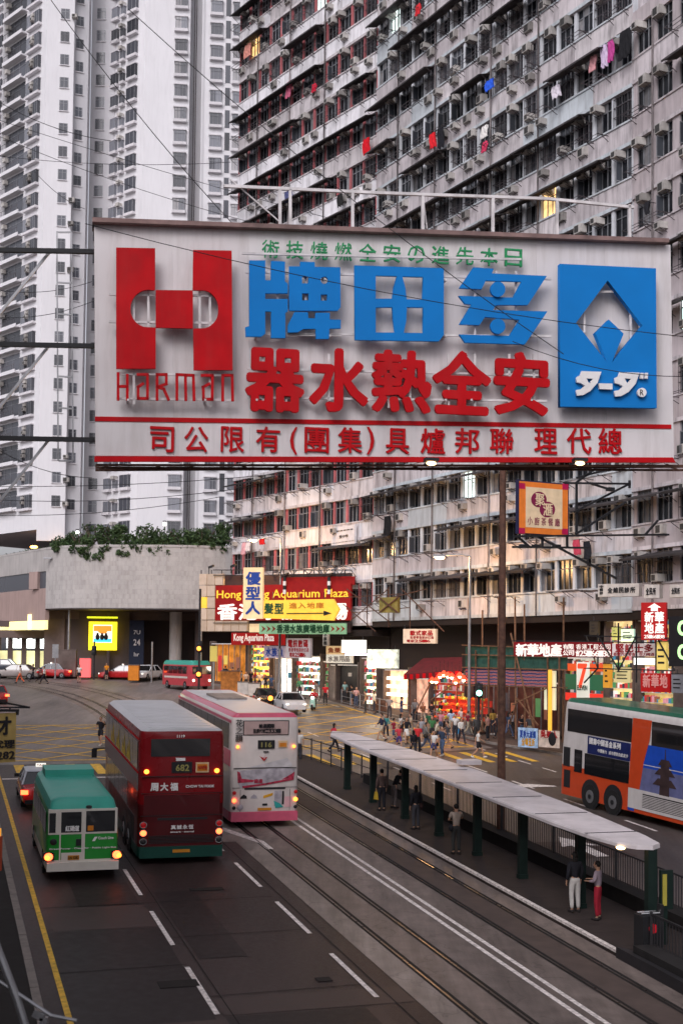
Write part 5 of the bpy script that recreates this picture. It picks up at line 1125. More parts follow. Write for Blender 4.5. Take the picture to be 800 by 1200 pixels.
MB().m(M_DARK).box(.3, .38, -.1, .1, 0, 1.2).build('side_post', o); MB().m(glow('red_emblem', (.4, .01, .02), .3)).prism(arc(.0, .65, .12, .12, 0, 340, 12), -.25, -.221).build('emblem', o)
p = S(17.9, 29.2, .16); o = thing('stop_sign', 'narrow green and yellow stop sign beside the last canopy post', 'sign', tuple(p), (0, 0, TH)); MB().m(M_GPOST).box(-.1, .25, -.05, .05, .9, 1.9).build('panel', o); MB().m(mat('dull_yellow', (.35, .30, .05), .6)).box(-.06, .06, -.07, -.051, 1.0, 1.8).build('strip', o); MB().m(M_GPOST).box(.0, .1, -.03, .03, 0, .9).build('post', o)

# ---------------- lamp posts, signals ----------------
def lamp_post(label, foot, head, Y, top, M=M_STEEL, lit=True, e=1100, r=.11):
    p = at(*foot, Y); p.z = gz(p)+.1; o = thing('street_lamp', label, 'street_lamp', tuple(p))
    zt = at(foot[0], top, Y).z-p.z; h = at(*head, Y)-p
    MB().m(M).tube([(0, 0, 0), (0, 0, 1.4), (0, 0, 1.45), (0, 0, zt)], [r*1.5, r*1.5, r, r*.7], 10).build('column', o)
    MB().m(M).tube([(0, 0, zt), (h.x*.3, 0, zt+.1), (h.x*.8, 0, h.z+.12)], [r*.6, r*.5, r*.45], 8).build('arm', o)
    MB().m(M).box(h.x-.45, h.x+.35, -.16, .16, h.z, h.z+.16).build('lantern', o)
    if lit:
        MB().m(glow('street_lamp_lit', (1, .62, .26), 40)).ball((h.x, 0, h.z-.03), .3, .15, .1).build('bulb', o)
        l = bpy.data.lights.new('lamp', 'POINT'); l.energy = e; l.color = (1, .55, .22); l.shadow_soft_size = .2; lo = bpy.data.objects.new('lamp_light', l); lo.location = (p.x+h.x, p.y, p.z+h.z-.3); C.objects.link(lo)
    return o
lamp_post('lit street lamp in front of the middle block left of the brown pole', (549, 858), (515, 653), 82, 652)
lamp_post('lit street lamp over the aquarium signs', (327, 815), (297, 633), 104, 630, e=1100)
lamp_post('unlit grey street lamp in front of the podium', (80, 795), (57, 655), 126, 655, lit=False)
def signal(label, x, yb, yt, Y, heads, M=M_DSTEEL):
    p = at(x, yb, Y); p.z = gz(p)+.1; o = thing('traffic_signal', label, 'traffic_signal', tuple(p)); zt = at(x, yt, Y).z-p.z
    MB().m(M).tube([(0, 0, 0), (0, 0, zt)], .09, 8).build('pole', o)
    for y, M2 in heads:
        z = at(x, y, Y).z-p.z; MB().m(M_DARK).box(-.17, .17, -.34, -.1, z-.22, z+.5).box(-.24, .24, -.1, -.07, z-.3, z+.58).build('signal_head', o)
        MB().m(M2).ball((0, -.36, z), .17, .06, .17, 12, 8).build('lit_lens', o); MB().m(M_DARK).ball((0, -.34, z+.33), .12, .04, .12).build('dark_lens', o)
signal('tall signal pole with two amber lights in front of the far minibus', 233, 812, 690, 100, [(760, M_AMBER), (790, M_AMBER)])
signal('signal pole with an amber light beyond the white bus', 317, 838, 806, 88, [(818, M_AMBER)])
signal('signal with a small green light under the scaffold', 560, 868, 800, 78, [(812, glow('green_lamp_lit', (.3, 1, .7), 6))])
signal('grey signal pole in front of the dark podium wall', 110, 798, 752, 122, [(764, M_DARK)])
for i, (x, y0, y1, Y, lab) in enumerate([(178, 752, 795, 120, 'thin white pole right of the red taxi'), (235, 715, 800, 112, 'plain grey pole at the corner of the tiled frame sign'), (65, 755, 795, 122, 'grey pole with a plate beside the shop wing'), (250, 757, 800, 108, 'thin pole with a yellow plate at the arcade entrance')]):
    p = at(x, y1, Y); p.z = gz(p)+.1; o = thing('pole', lab, 'pole', tuple(p)); zt = at(x, y0, Y).z-p.z; MB().m(M_STEEL).tube([(0, 0, 0), (0, 0, zt)], .08, 8).build('shaft', o)
    if i in (2, 3): MB().m(M_STEEL if i == 2 else glow('yellow_plate', (.5, .4, .1), .3)).box(-.3, .3, -.14, -.09, zt-1.3, zt).build('plate', o)
# kiosk boxes and cabinets
for x, yb, w, h, Y, M, lab in ((78, 795, 1.9, 2.6, 124, M_SHP, 'brown metal cabinet beside the podium shops'), (157, 795, 1.0, 1.5, 121, mat('orange_bin', (.6, .2, .02), .5), 'orange roadside bin in front of the red taxi'), (270, 800, 1.6, 1.8, 111, mat('kiosk_orange', (.45, .17, .04), .6, var=.4), 'newspaper stand with orange goods near the arcade entrance'), (285, 806, .9, 1.1, 108, G_OFF, 'pale poster board left of the arcade steps'), (298, 808, .9, 1.1, 107, G_OFF, 'pale poster board right of its twin'), (446, 842, .8, .9, 96, M_RUST, 'rusty brown tub on the pavement by the railing'), (100, 795, 1.0, 1.9, 123.5, glow('red_lit_box', (.7, .1, .1), .9), 'small red and white lit box on the podium wall')):
    p = at(x, yb, Y); p.z = gz(p)+.13; o = thing('street_box', lab, 'cabinet', tuple(p)); MB().m(M).box(-w/2, w/2, -.3, .3, .08, h).build('body', o); MB().m(M_SHP).box(-w/2-.05, w/2+.05, -.34, .34, h, h+.08).build('top', o); MB().m(M_DSTEEL).box(-w/2+.05, w/2-.05, -.25, .25, 0, .08).build('foot', o)
# yellow sign hanging at the left edge, low parapet rail at the bottom left
q = Board('hanging_sign', 'yellow hanging sign with black characters cut by the left edge', 'shop_sign', -22, 834, 20.5, 895, 21.5, 22)
q.rect('panel', mat('old_yellow_board', (.42, .30, .10), .6, var=.15, scale=4, streak=.3, dirt=(.15, .07, .02)), -22, 836, 19.5, 894, 0, .05)
q.txt('人才', M_BLK, -22, 840, 15, 862, -.01, bold=.03, gap=.2); q.txt('招代理', M_BLK, -22, 867, 18, 878, -.01, bold=.02, gap=.08); q.txt('27282', M_BLK, -18, 880, 18, 891, -.01, bold=.02, gap=.15)
q.bar(M_DARK, -40, 832.5, 22, 832.5, 0, .045); q.bar(M_DARK, 20.5, 833, 20.5, 838, 0, .04); q.bar(M_DARK, -40, 829, 35, 829, 0, .03); q.bar(M_DARK, -40, 815, 35, 829, 0, .03)
for x in (-5, 12): q.bar(M_DARK, x, 829, x, 833, 0, .02)
o = thing('footbridge_rail', 'grey tubular handrail with brackets in the bottom left corner', 'railing', tuple(at(10, 1190, 14)))
for pts, r in (([(-30, 1040), (20, 1170), (34, 1215)], .045), ([(0, 1150), (60, 1190), (90, 1196)], .02)):
    MB().m(M_STEEL).tube([rel(at(x, y, 14), o) for x, y in pts], r, 8).build('tube', o)
MB().m(M_STEEL).bar(rel(at(40, 1186, 14), o), rel(at(52, 1192, 14), o), .08).bar(rel(at(52, 1192, 14), o), rel(at(50, 1230, 14), o), .08).build('bracket', o)
p = at(2, 985, 30); o = thing('work_lamp', 'orange and yellow striped object at the left edge above the kerb', 'barrier', tuple(p)); MB().m(mat('orange_plastic', (.4, .06, .02), .5)).box(-.25, .0, -.1, .1, -.7, .1).build('panel', o); MB().m(glow('amber_stripe', (.8, .4, .05), .5)).box(-.2, .02, -.13, -.101, .12, .3).build('stripe', o)
# overhead wires
def cable(label, pts, r=.012, sag=.3):
    A, B = pts; k = 9; P_ = []
    for i in range(k+1):
        f = i/k; p = A.lerp(B, f); p.z -= sag*4*f*(1-f); P_.append(p)
    o = MB().m(M_DARK).tube([p-A for p in P_], r, 4).build('overhead_cable', None, tuple(A)); tag(o, label, 'cable', 'cables crossing in front of the towers')
W_ = [((0, 141, 60), (560, 300, 60)), ((0, 160, 60), (300, 262, 60)), ((0, 183, 60), (270, 190, 60)), ((150, 10, 24), (660, 415, 24)), ((100, 262, 24), (805, 395, 26)), ((0, 340, 55), (108, 330, 55)), ((0, 372, 55), (112, 352, 55)), ((0, 570, 55), (420, 545, 50)), ((0, 586, 55), (300, 570, 50)), ((0, 120, 50), (130, 165, 50)), ((0, 528, 50), (108, 560, 50)), ((0, 604, 58), (260, 582, 58)), ((40, 200, 62), (100, 245, 62)), ((60, 0, 40), (280, 270, 40)), ((600, 400, 26), (830, 440, 26))]
WL = ['highest level cable from the left edge over both towers', 'second cable sloping from the left edge to the billboard top', 'nearly level cable in front of the left tower', 'long diagonal cable from the tower tops down across the billboard', 'cable sloping gently across the whole billboard from its top left corner', 'cable rising slightly between the two upper support beams', 'cable directly under the uppermost support beam pair', 'low cable under the billboard bottom edge', 'lower of the two parallel cables under the billboard', 'short cable at the upper left edge', 'short cable above the lowest support beam', 'lowest cable over the left tower base', 'short steep cable in front of the left tower', 'steep cable from the top edge down past both towers', 'short cable leaving the right end of the billboard']
for i, (a, b_) in enumerate(W_): cable(WL[i], (at(*a[:2], a[2]), at(*b_[:2], b_[2])), (.008) if a[2] < 30 else .013, .25)
# laundry on the old blocks
LA = [(F1, 365, 100, 5, 6, (.55, .02, .05), 'red cloth hung from a far window'), (F1, 335, 98, 6, 14, (.5, .12, .2), 'pink towel hung on the far block'), (F1, 286, 55, 8, 9, (.6, .25, .2), 'orange pink cloth at the top left corner of the old block'), (F2, 425, 165, 8, 13, (.6, .01, .02), 'round red cloth hanging under a window of the middle block'), (F2, 503, 158, 7, 14, (.65, .02, .03), 'bright red towel beside a black garment'), (F2, 512, 152, 7, 20, (.015, .015, .02), 'black garment beside the bright red towel'), (F2, 486, 8, 6, 7, (.6, .03, .04), 'small red cloth near the top of the photograph'),
    (F2, 564, 168, 6, 8, (.6, .05, .12), 'crimson cloth on a rack right of the black garment'), (F2, 563, 150, 8, 9, (.7, .68, .66), 'white bag hanging above the crimson cloth'), (F2, 568, 97, 10, 5, (.03, .12, .7), 'bright blue cloth on a drying rack'), (F2, 646, 103, 10, 9, (.7, .65, .72), 'white clothes heap outside a window'), (F2, 703, 55, 8, 22, (.55, .45, .6), 'lilac and white clothes on a line'), (F2, 711, 50, 7, 20, (.45, .06, .25), 'magenta clothes on a line between lilac and black ones'), (F2, 724, 40, 14, 24, (.015, .015, .018), 'large black coat hanging at the right end of the line'), (F2, 690, 68, 8, 13, (.6, .3, .32), 'pink and red clothes at the left end of the line'),
    (F3, 755, 238, 5, 12, (.02, .02, .025), 'small black garment on the near pink block'), (F1, 395, 229, 6, 12, (.02, .02, .02), 'black trousers hanging above the big sign'), (F1, 305, 246, 6, 12, (.02, .02, .02), 'black shirt hanging left above the big sign'), (F1, 333, 226, 9, 8, (.08, .09, .2), 'navy clothes above the left part of the big sign'), (F2, 449, 606, 8, 22, (.012, .012, .014), 'black coat hanging over the white wall below the big sign'), (F1, 283, 636, 5, 14, (.65, .35, .38), 'pink shirt under the lowest window of the far block'), (F1, 288, 636, 5, 10, (.7, .62, .62), 'white shirt beside the pink one'), (F1, 304, 632, 6, 6, (.6, .02, .02), 'small red cloth right of the street lamp glow'), (F2, 671, 633, 8, 17, (.5, .06, .1), 'crimson patterned shirt right of the square orange sign'), (F2, 683, 635, 8, 20, (.02, .02, .025), 'black trousers right of the crimson shirt')]
for i, (F, x, y, w, h, c, lab) in enumerate(LA):
    lx, z = F.loc(x, y, -.8); lx1, z1 = F.loc(x+w, y+h, -.8); ww = abs(lx1-lx); hh = abs(z-z1); p = F.world(lx, -.8, z)
    M = mat('laundry_%d' % i, c, .9, var=.25, scale=3); r = random.Random(i); o = thing('laundry', lab, 'laundry', tuple(p), (0, 0, F.a))
    nx = 7; b = MB().m(M); vs = []
    for yy in (0, .05):
        for k in range(5):
            for j in range(nx): vs.append((ww*j/(nx-1)*(1 if k else .8)+(.1*ww if k == 0 else 0), yy+.06*math.sin(j*2.1+k+i), -hh*k/4*(1 if (j+i) % 3 else .9)))
    N_ = 5*nx; fs = []
    for s0 in (0, N_):
        for k in range(4):
            for j in range(nx-1): a = s0+k*nx+j; fs.append((a, a+1, a+nx+1, a+nx))
    b.add(vs, fs); b.smooth = False; b.build('cloth', o); MB().m(M_FDARK).bar((-.2, .03, .02), (ww+.2, .03, .02), .03).bar((ww/2, .03, .02), (ww/2, .8, .02), .03).build('hanging_pole', o)
# ---------------- vehicles (local x right, y forward, z up, origin at the rear axle line on the road) ----------------
def wheel(root, x, y, r, w=.26, out=1):
    t = MB().m(M_RUB).discx(y, r, r, x-(w if out > 0 else 0), x+(0 if out > 0 else w)).build('wheel', root)
    f = x+.012*out; MB().m(M_RIM).discx(y, r, r*.56, min(f, x-.01*out), max(f, x-.01*out), 14).m(M_DARK).discx(y, r, r*.2, min(x, f+.03*out), max(x, f+.03*out), 8).build('rim', t)
def shell(rows, L, w, mats, name, root, rear=.12, front=.2, top_in=0.0):
    # rows: (z, half-width factor, material index of the band above it); loft front to back with rounded ends
    b = MB(); secs = [(0, rear), (.05, rear*.45), (.16, rear*.1), (.35, 0), (L-.5, 0), (L-.2, front*.25), (L-.06, front*.6), (L, front)]
    prof = [(-w/2*f, z) for z, f, _ in rows]; n = len(rows)
    rings = []
    for y, ins in secs:
        k = 1-ins/(w/2); ring = [(x*k, y+(top_in*max(0, (z-2)/2.3) if y < .4 else -top_in*.5*max(0, (z-2)/2.3) if y > L-.55 else 0), z) for x, z in prof]
        ring += [(-x, yy, z) for x, yy, z in reversed(ring)]; rings.append(ring)
    m = 2*n; vs = [v for r in rings for v in r]; K = len(rings)
    for i in range(K-1):
        for j in range(m-1):
            band_ = j if j < n-1 else (n-1 if j == n-1 else m-2-j)
            b.m(mats[rows[band_][2]]); b.add([rings[i][j], rings[i+1][j], rings[i+1][j+1], rings[i][j+1]], [(0, 1, 2, 3)])
    for e, i in ((0, 0), (1, K-1)):
        for j in range(n-1):
            q = [rings[i][j], rings[i][j+1], rings[i][m-2-j], rings[i][m-1-j]]
            b.m(mats[rows[j][2]]); b.add(q if e == 0 else q[::-1], [(0, 1, 2, 3)])
    me = b.mesh(name); bm = bmesh.new(); bm.from_mesh(me); bmesh.ops.remove_doubles(bm, verts=bm.verts, dist=.0005); bmesh.ops.recalc_face_normals(bm, faces=bm.faces); bm.to_mesh(me); bm.free()
    me.polygons.foreach_set('use_smooth', [True]*len(me.polygons)); me.set_sharp_from_angle(angle=R(38))
    MB().m(mats[0]).box(-w/2+.2, w/2-.2, .25, L-.3, rows[0][0]-.02, rows[0][0]+.02).build('underbody', root)
    return obj(name, me, root)
def rbox(root, name, M, x0, x1, z0, z1, y0=-.03, y1=.05): return MB().m(M).box(x0, x1, y0, y1, z0, z1).build(name, root)
def rball(root, name, M, x, z, r, y=-.02, ring=None):
    if ring: MB().m(ring).disc((x, z), r*1.3, y-.0, y+.06, 18).build('lamp_ring', root)
    return MB().m(M).ball((x, y-.01, z), r, .04, r, 14, 8).build(name, root)
M_SIL = mat('bus_roof_silver', (.50, .50, .52), .4, var=.08, scale=1.2); 
def place(root_name, label, cat, t, s, yaw=0.0, down=False, group=None):
    p = S(t, s, .017); return thing(root_name, label, cat, tuple(p), (-SA if down else SA, 0, TH+yaw), group)
def bus_common(root, L, w, upper, lower, M_win, xs=(-1, 1)):
    for sx in xs:
        x = sx*(w/2); o = .012
        for (y0, y1, z0, z1, n_, nm) in upper+lower:
            n = n_
            for i in range(n):
                a = y0+(y1-y0)*i/n+.03; c = y0+(y1-y0)*(i+1)/n-.03
                MB().m(M_win).box(min(x, x+sx*o), max(x, x+sx*o), a, c, z0, z1).build(nm, root)
    for sx in xs:
        for y in (2.3, 3.65, L-2.4):
            MB().m(M_DARK).discx(y, .56, .62, min(sx*w/2, sx*(w/2+.02)), max(sx*w/2, sx*(w/2+.02)), 20).build('wheel_arch', root); wheel(root, sx*(w/2+.03), y, .48, out=sx)
# red double-decker
M_BR = mat('bus_dark_red', (.17, .005, .008), .25, var=.08, scale=1, coat=.15); M_BR2 = mat('bus_maroon', (.065, .004, .006), .3, var=.1, coat=.4); M_BRS = mat('bus_side_grey', (.20, .16, .16), .4, var=.15, scale=2)
M_BG = mat('bus_green_skirt', (.008, .05, .038), .4, var=.1)
xr = TS(165, 1006)
RB = place('double_decker_bus', 'dark red double-decker bus with a silver roof in the middle lane', 'bus', 7.68, 41.75, R(-1.2)); RB.scale = (1.13, 1, 1.02)
rows = [(.22, 1, 0), (.55, 1, 1), (1.9, 1, 2), (2.3, 1, 3), (4.05, .99, 3), (4.22, .955, 4), (4.3, .86, 4)]
shell(rows, 10.9, 2.5, [M_BG, M_BR2, M_BR, M_BR, M_SIL], 'body', RB, rear=.16, front=.28, top_in=.14)
M_WINR = mat('bus_window_reflective', (.05, .045, .04), .12, var=0, spec=.8)
bus_common(RB, 10.9, 2.5, [(.5, 10.6, 2.95, 3.85, 8, 'side_window')], [(3.0, 9.6, 1.45, 2.25, 5, 'side_window')], M_WINR)
MB().m(M_BRS).box(-1.266, -1.25, .3, 10.7, 2.3, 2.85).build('side_panel', RB); MB().m(M_SRED).box(-1.27, -1.25, .3, 10.7, 2.86, 2.92).build('side_stripe', RB); MB().m(M_SRED).box(-1.262, -1.25, .3, 10.7, 3.92, 3.98).build('side_stripe', RB)
MB().m(M_BLK).box(-1.264, -1.25, 1.0, 9.0, .6, 1.4).build('lower_panel', RB)
for y in (2.2, 3.6, 5.4, 7.2): b = MB().m(mat('window_gold_reflection', (.5, .33, .04), .5, var=.3)); b.add([(-1.268, y, 2.98), (-1.268, y+1.3, 3.0), (-1.268, y+1.0, 3.45), (-1.268, y+.75, 3.2), (-1.268, y+.5, 3.75), (-1.268, y+.3, 3.3)], [(0, 1, 2, 3, 4, 5)]); b.build('painted_reflection', RB)  # gold shapes painted over the upper windows in place of their yellow reflections
for i in range(20): MB().m(M_SIL).box(-.95, .95, .5+i*.52, .53+i*.52, 4.3, 4.316).build('roof_rib', RB)
rbox(RB, 'rear_window', M_BLACKGLASS, -.92, .79, 3.42, 3.98, .07, .2); rbox(RB, 'number_display', M_DARK, -.32, .27, 2.90, 3.24, .02, .1); text('682', glow('display_digits', (.16, .14, .05), .25), -.2, .18, 2.96, 3.16, .01, RB, 'digits', .02)
MB().m(mat('badge_cream', (.6, .42, .25), .5)).box(.38, .76, .02, .1, 2.90, 3.22).build('badge', RB); MB().m(mat('badge_orange', (.6, .2, .02), .5)).box(.42, .72, .01, .019, 2.95, 3.17).build('badge_print', RB); text('NWFB', M_DRED, .44, .70, 3.0, 3.12, .004, RB, 'lettering', .02)
for x in (-1.04, 1.0): rball(RB, 'marker_lamp', M_AMBER, x, 2.95, .075, .03)
texts('周大福', M_WHITE, -.95, -.1, 2.34, 2.58, -.0, RB, bold=.035, gap=.25); text('CHOW TAI FOOK', M_WHITE, .1, .93, 2.42, 2.5, -.0, RB, 'lettering', .02)
rbox(RB, 'engine_cover', M_BR2, -1.1, 1.1, 1.56, 2.2, -.008, .1); rbox(RB, 'grille', M_DARK, -.7, .75, 1.4, 1.47, -.02, .1)
texts('真誠永恆', M_WHITE, -.32, .36, 1.10, 1.23, -.012, RB, bold=.02, gap=.2); text('sincere · eternal', M_WHITE, -.32, .36, .99, 1.04, -.012, RB, 'lettering', .01)
text('1119', M_WHITE, -.17, .05, 4.02, 4.1, .12, RB, 'lettering', .03); rbox(RB, 'white_plate', M_WHITE, -.2, .07, 3.28, 3.37, .02, .12)
for x in (-1.1, 1.1):
    rball(RB, 'tail_lamp', M_RED, x, 1.26, .085, -.02, M_CHROME); rball(RB, 'brake_lamp', M_BRAKE, x, 1.0, .09, -.02, M_CHROME); rball(RB, 'reverse_lamp', M_DARK, x, .73, .085, -.02, M_CHROME)
for z in (1.53, 2.24, 2.78): rbox(RB, 'panel_seam', M_DARK, -1.18, 1.18, z, z+.015, -.012 if z < 2 else .0, .05)
for i in range(6): rbox(RB, 'vent_slat', M_DARK, -.95, .95, .66+i*.045, .68+i*.045, -.02, .02)
rbox(RB, 'number_plate', mat('plate_amber', (.5, .2, .02), .5), -.25, .25, .36, .46, -.06, -.04)
rbox(RB, 'bumper', M_BG, -1.2, 1.2, .2, .56, -.05, .1)
MB().m(M_DARK).bar((-1.25, 10.8, 2.4), (-1.65, 11.0, 2.35), .05).box(-1.7, -1.52, 10.95, 11.05, 2.0, 2.35).build('mirror', RB)
# white and pink double-decker
M_WB = mat('bus_white', (.62, .56, .53), .35, var=.05, streak=.15, coat=.5); M_PK = mat('bus_pink', (.58, .10, .17), .35, var=.1, coat=.4); M_PKW = mat('bus_pale_pink', (.62, .36, .38), .35, var=.1)
WB = place('double_decker_bus', 'white double-decker bus with pink edges and bumper ahead to the right of the red one', 'bus', 11.9, 47.5); WB.scale = (1.06, 1, 1)
rows = [(.25, 1, 0), (.6, 1, 1), (2.25, 1, 1), (4.0, .995, 2), (4.16, .97, 3), (4.3, .87, 3)]
shell(rows, 11.6, 2.5, [M_PK, M_WB, M_WB, M_PK, M_SIL], 'body', WB, rear=.13, front=.25, top_in=.08)
bus_common(WB, 11.6, 2.5, [(.5, 11.3, 2.95, 3.9, 8, 'side_window')], [(3, 10.4, 1.45, 2.25, 5, 'side_window')], M_WINR)
MB().m(M_PK).box(-1.262, -1.25, .2, 11.3, 2.3, 2.9).build('side_panel', WB); MB().m(M_PK).box(-1.262, -1.25, .2, 11.3, 3.95, 4.05).build('side_stripe', WB)
b = MB().m(M_SIL).box(-1.0, 1.0, .35, 11.2, 4.3, 4.315).m(M_PK).box(-1.04, 1.04, .25, .34, 4.3, 4.313); b.build('roof_panel', WB); MB().m(M_CONL).box(-.6, .6, 6, 8.4, 4.315, 4.40).build('roof_hatch', WB)
MB().m(mat('rear_window_film', (.42, .30, .28), .3, var=.1)).box(-.81, .81, .02, .15, 3.52, 4.02).build('rear_window', WB); MB().m(M_DARK).box(-.84, .84, .03, .149, 3.49, 4.05).build('window_rubber', WB)
texts('維達國際', M_BLK, -.28, .3, 3.77, 3.92, .0, WB, bold=.03, gap=.1); texts('股票代號:3331', M_BLK, -.48, .52, 3.58, 3.73, .0, WB, bold=.02, gap=.1)
rbox(WB, 'number_display', M_DARK, -.29, .32, 2.98, 3.3, -.01, .1); text('116', glow('display_digits', (.16, .14, .05), .25), -.17, .2, 3.04, 3.22, -.025, WB, 'digits', .02)
rbox(WB, 'badge', mat('badge_cream', (.6, .42, .25), .5), .46, .79, 3.02, 3.28, -.005, .1); rbox(WB, 'badge_print', mat('badge_orange', (.6, .2, .02), .5), .5, .75, 3.05, 3.2, -.012, -.0055)
for x in (-1.03, 1.04): rball(WB, 'marker_lamp', M_AMBER, x, 3.06, .06, .0)
rbox(WB, 'small_plate', M_DARK, -.08, .1, 2.84, 2.88, -.02, .05)
b = MB().m(M_SRED); b.add([(-.24, -.01, 2.72), (-.1, -.01, 2.55), (.0, -.01, 2.75), (-.06, -.01, 2.66), (-.1, -.01, 2.62)], [(0, 1, 4), (1, 2, 3, 4)]); b.build('emblem', WB); text('V', M_SRED, -.16, .04, 2.52, 2.66, -.015, WB, 'lettering', .02)
M_TI = mat('ad_grey_lilac', (.36, .33, .36), .5, var=.35, scale=4); M_CR = mat('ad_crimson', (.35, .03, .06), .5, var=.5, scale=8); M_TEAL = mat('ad_teal', (.03, .3, .28), .5)
def rpoly(root, name, M, pts, y0, y1): return MB().m(M).prism(pts, y0, y1).build(name, root, recalc=True)
rpoly(WB, 'advert_print', M_TI, [(-1.0, 1.72), (-1.03, 2.16), (.6, 2.26), (1.1, 2.2), (1.07, 1.8), (-.9, 1.5)], -.014, -.001)
rpoly(WB, 'advert_print', mat('ad_pale_grey', (.52, .49, .5), .5, var=.2), [(-.7, 2.27), (.8, 2.62), (1.0, 2.35), (.95, 2.28)], -.013, -.001)
rpoly(WB, 'advert_print', M_CR, [(-1.03, 2.14), (-.93, 2.1), (-.86, 1.86), (-.4, 1.8), (-.45, 1.72), (-1.0, 1.7)], -.02, -.0145); rpoly(WB, 'advert_print', M_CR, [(-.8, 1.5), (.0, 1.6), (1.06, 1.78), (1.05, 1.86), (.0, 1.67), (-.85, 1.58)], -.02, -.0145); rpoly(WB, 'advert_print', M_CR, [(.6, 1.8), (1.05, 1.85), (1.08, 2.1), (.95, 2.0)], -.019, -.0142)
rbox(WB, 'panel_seam', M_DARK, -1.15, 1.15, 2.243, 2.262, -.024, .02); rbox(WB, 'grille', M_DSTEEL, -.75, .75, 1.44, 1.5, -.02, .05); rbox(WB, 'panel_seam', M_DARK, -1.2, 1.2, 1.505, 1.515, -.012, .02)
text('維達', M_CR, -.4, -.1, 1.68, 1.84, -.022, WB, 'lettering', .03)
for x, c in ((-.77, M_DARK), (-.4, M_TI)): rpoly(WB, 'small_logo', c, [(x-.12, 1.1), (x+.12, 1.1), (x+.1, 1.2), (x, 1.26), (x-.1, 1.18)], -.012, -.001)
rpoly(WB, 'small_logo', mat('ad_amber', (.6, .3, .02), .5), [(-.05, 1.1), (.28, 1.2), (.3, 1.3), (-.05, 1.2)], -.012, -.001); rbox(WB, 'small_plate', M_DARK, -.08, .1, .82, .9, -.015, .0)
rbox(WB, 'advert_print', M_TI, .35, .62, .8, 1.38, -.01, -.001); rpoly(WB, 'advert_print', M_TEAL, [(.33, 1.0), (.4, .72), (.7, .75), (.55, .9)], -.017, -.0105); rbox(WB, 'advert_print', M_BLK, .64, .71, .85, 1.36, -.01, -.001); rbox(WB, 'advert_print', M_PKW, .73, 1.0, .75, 1.15, -.01, -.001); rball(WB, 'small_logo', M_TI, -.9, .78, .12, -.0)
texts('花之韻', M_BLK, -1.12, -.86, 3.25, 4.1, .0, WB, bold=.0, gap=.05, vertical=True)
for x in (-1.12, 1.14):
    rball(WB, 'tail_lamp', M_RED, x, 1.33, .07, -.02); rball(WB, 'brake_lamp', M_BRAKE if x < 0 else M_AMBER, x, 1.04, .08, -.02); rball(WB, 'reverse_lamp', M_DARK, x, .76, .07, -.02)
for x in (-.9, .92): rbox(WB, 'panel_seam', M_DARK, x, x+.012, .62, 1.44, -.012, .02)
rbox(WB, 'number_plate', mat('plate_amber', (.5, .2, .02), .5), -.25, .25, .64, .74, -.03, .0)
rbox(WB, 'bumper', M_PK, -1.22, 1.22, .24, .58, -.06, .1)
# orange and white double-decker coming down on the right
A_ = gp(654, 938); B_ = gp(800, 977); PL2 = Plane(A_, B_); M_OR = mat('bus_orange_red', (.55, .06, .015), .3, var=.06, coat=.4); M_GRT = mat('bus_green_top', (.01, .10, .055), .35, coat=.3); M_WB2 = mat('bus_offwhite', (.60, .56, .54), .35, var=.05, streak=.15)
ctr = PL2.world(0, 1.25); ctr.z = gz(ctr)+.017; yaw = PL2.a-math.pi/2
OB = thing('double_decker_bus', 'orange and white double-decker bus with a blue pagoda advert at the right edge', 'bus', tuple(ctr), (-SA, 0, yaw)); OB.scale = (1, 1, 1.05)
def yl(px): return PL2.loc(px, 900, 0)[0]
rows = [(.3, 1, 0), (1.55, 1, 1), (2.4, 1, 1), (3.98, .995, 2), (4.2, .965, 3), (4.34, .86, 3)]
shell(rows, 12, 2.5, [M_OR, M_WB2, M_WB2, M_GRT, M_SIL], 'body', OB, rear=.2, front=.25, top_in=.2)
def ob(name, M, x0, y0, x1, y1, o=.015):
    a, z0 = PL2.loc(x0, y1, 0); c, z1 = PL2.loc(x1, y0, 0); z0 -= ctr.z-a*GR*.9*1; z1 -= ctr.z-c*GR*.9; return MB().m(M).box(1.25, 1.25+o, a, c, z0, z1).build(name, OB)
def obm(name, M, y0, y1, z0, z1, o=.015): return MB().m(M).box(1.25, 1.25+o, y0, y1, z0, z1).build(name, OB)
obm('upper_window', M_BLACKGLASS, yl(662), yl(737), 2.98, 3.92); obm('upper_window', M_BLACKGLASS, yl(760), 11.6, 2.98, 3.92, .013); obm('lower_window', M_BLACKGLASS, yl(683), yl(735), 1.35, 2.2); obm('rear_door', M_BLACKGLASS, yl(671), yl(680), 1.35, 2.28); obm('air_intake', M_DARK, .28, .75, 1.5, 2.3); obm('air_intake', M_DARK, .35, .8, .62, 1.35)
M_NV = mat('ad_navy', (.012, .02, .10), .4); M_BLU = mat('ad_blue_sky', (.012, .07, .45), .4, var=.1); M_DSK = mat('ad_dusk_sky', (.13, .14, .28), .45, var=.2); M_PAG = mat('ad_pagoda_brown', (.05, .03, .03), .5, var=.3)
obm('advert_panel', M_NV, yl(686), yl(736), 2.22, 2.93, .018)
def obt(st, M, y0, y1, z0, z1, o, bold=.02, each=True):
    n = len(st); w = (y1-y0)/n
    for i, ch in enumerate(st):
        if ch != ' ': obj('character', text_mesh(ch, M, bold, .004), OB, (1.25+o, y0+(i+.5)*w, (z0+z1)/2), (0, 0, math.pi/2), scale=(w*.84, 1, z1-z0))
obt('國壽中國基金系列', M_WHITE, yl(688), yl(725), 2.62, 2.86, .03, .03); obt('中國動力', M_WHITE, yl(698), yl(709), 2.34, 2.48, .03, .01); obt('成功理財由此起步', M_WHITE, yl(711), yl(734), 2.34, 2.48, .03, .01)
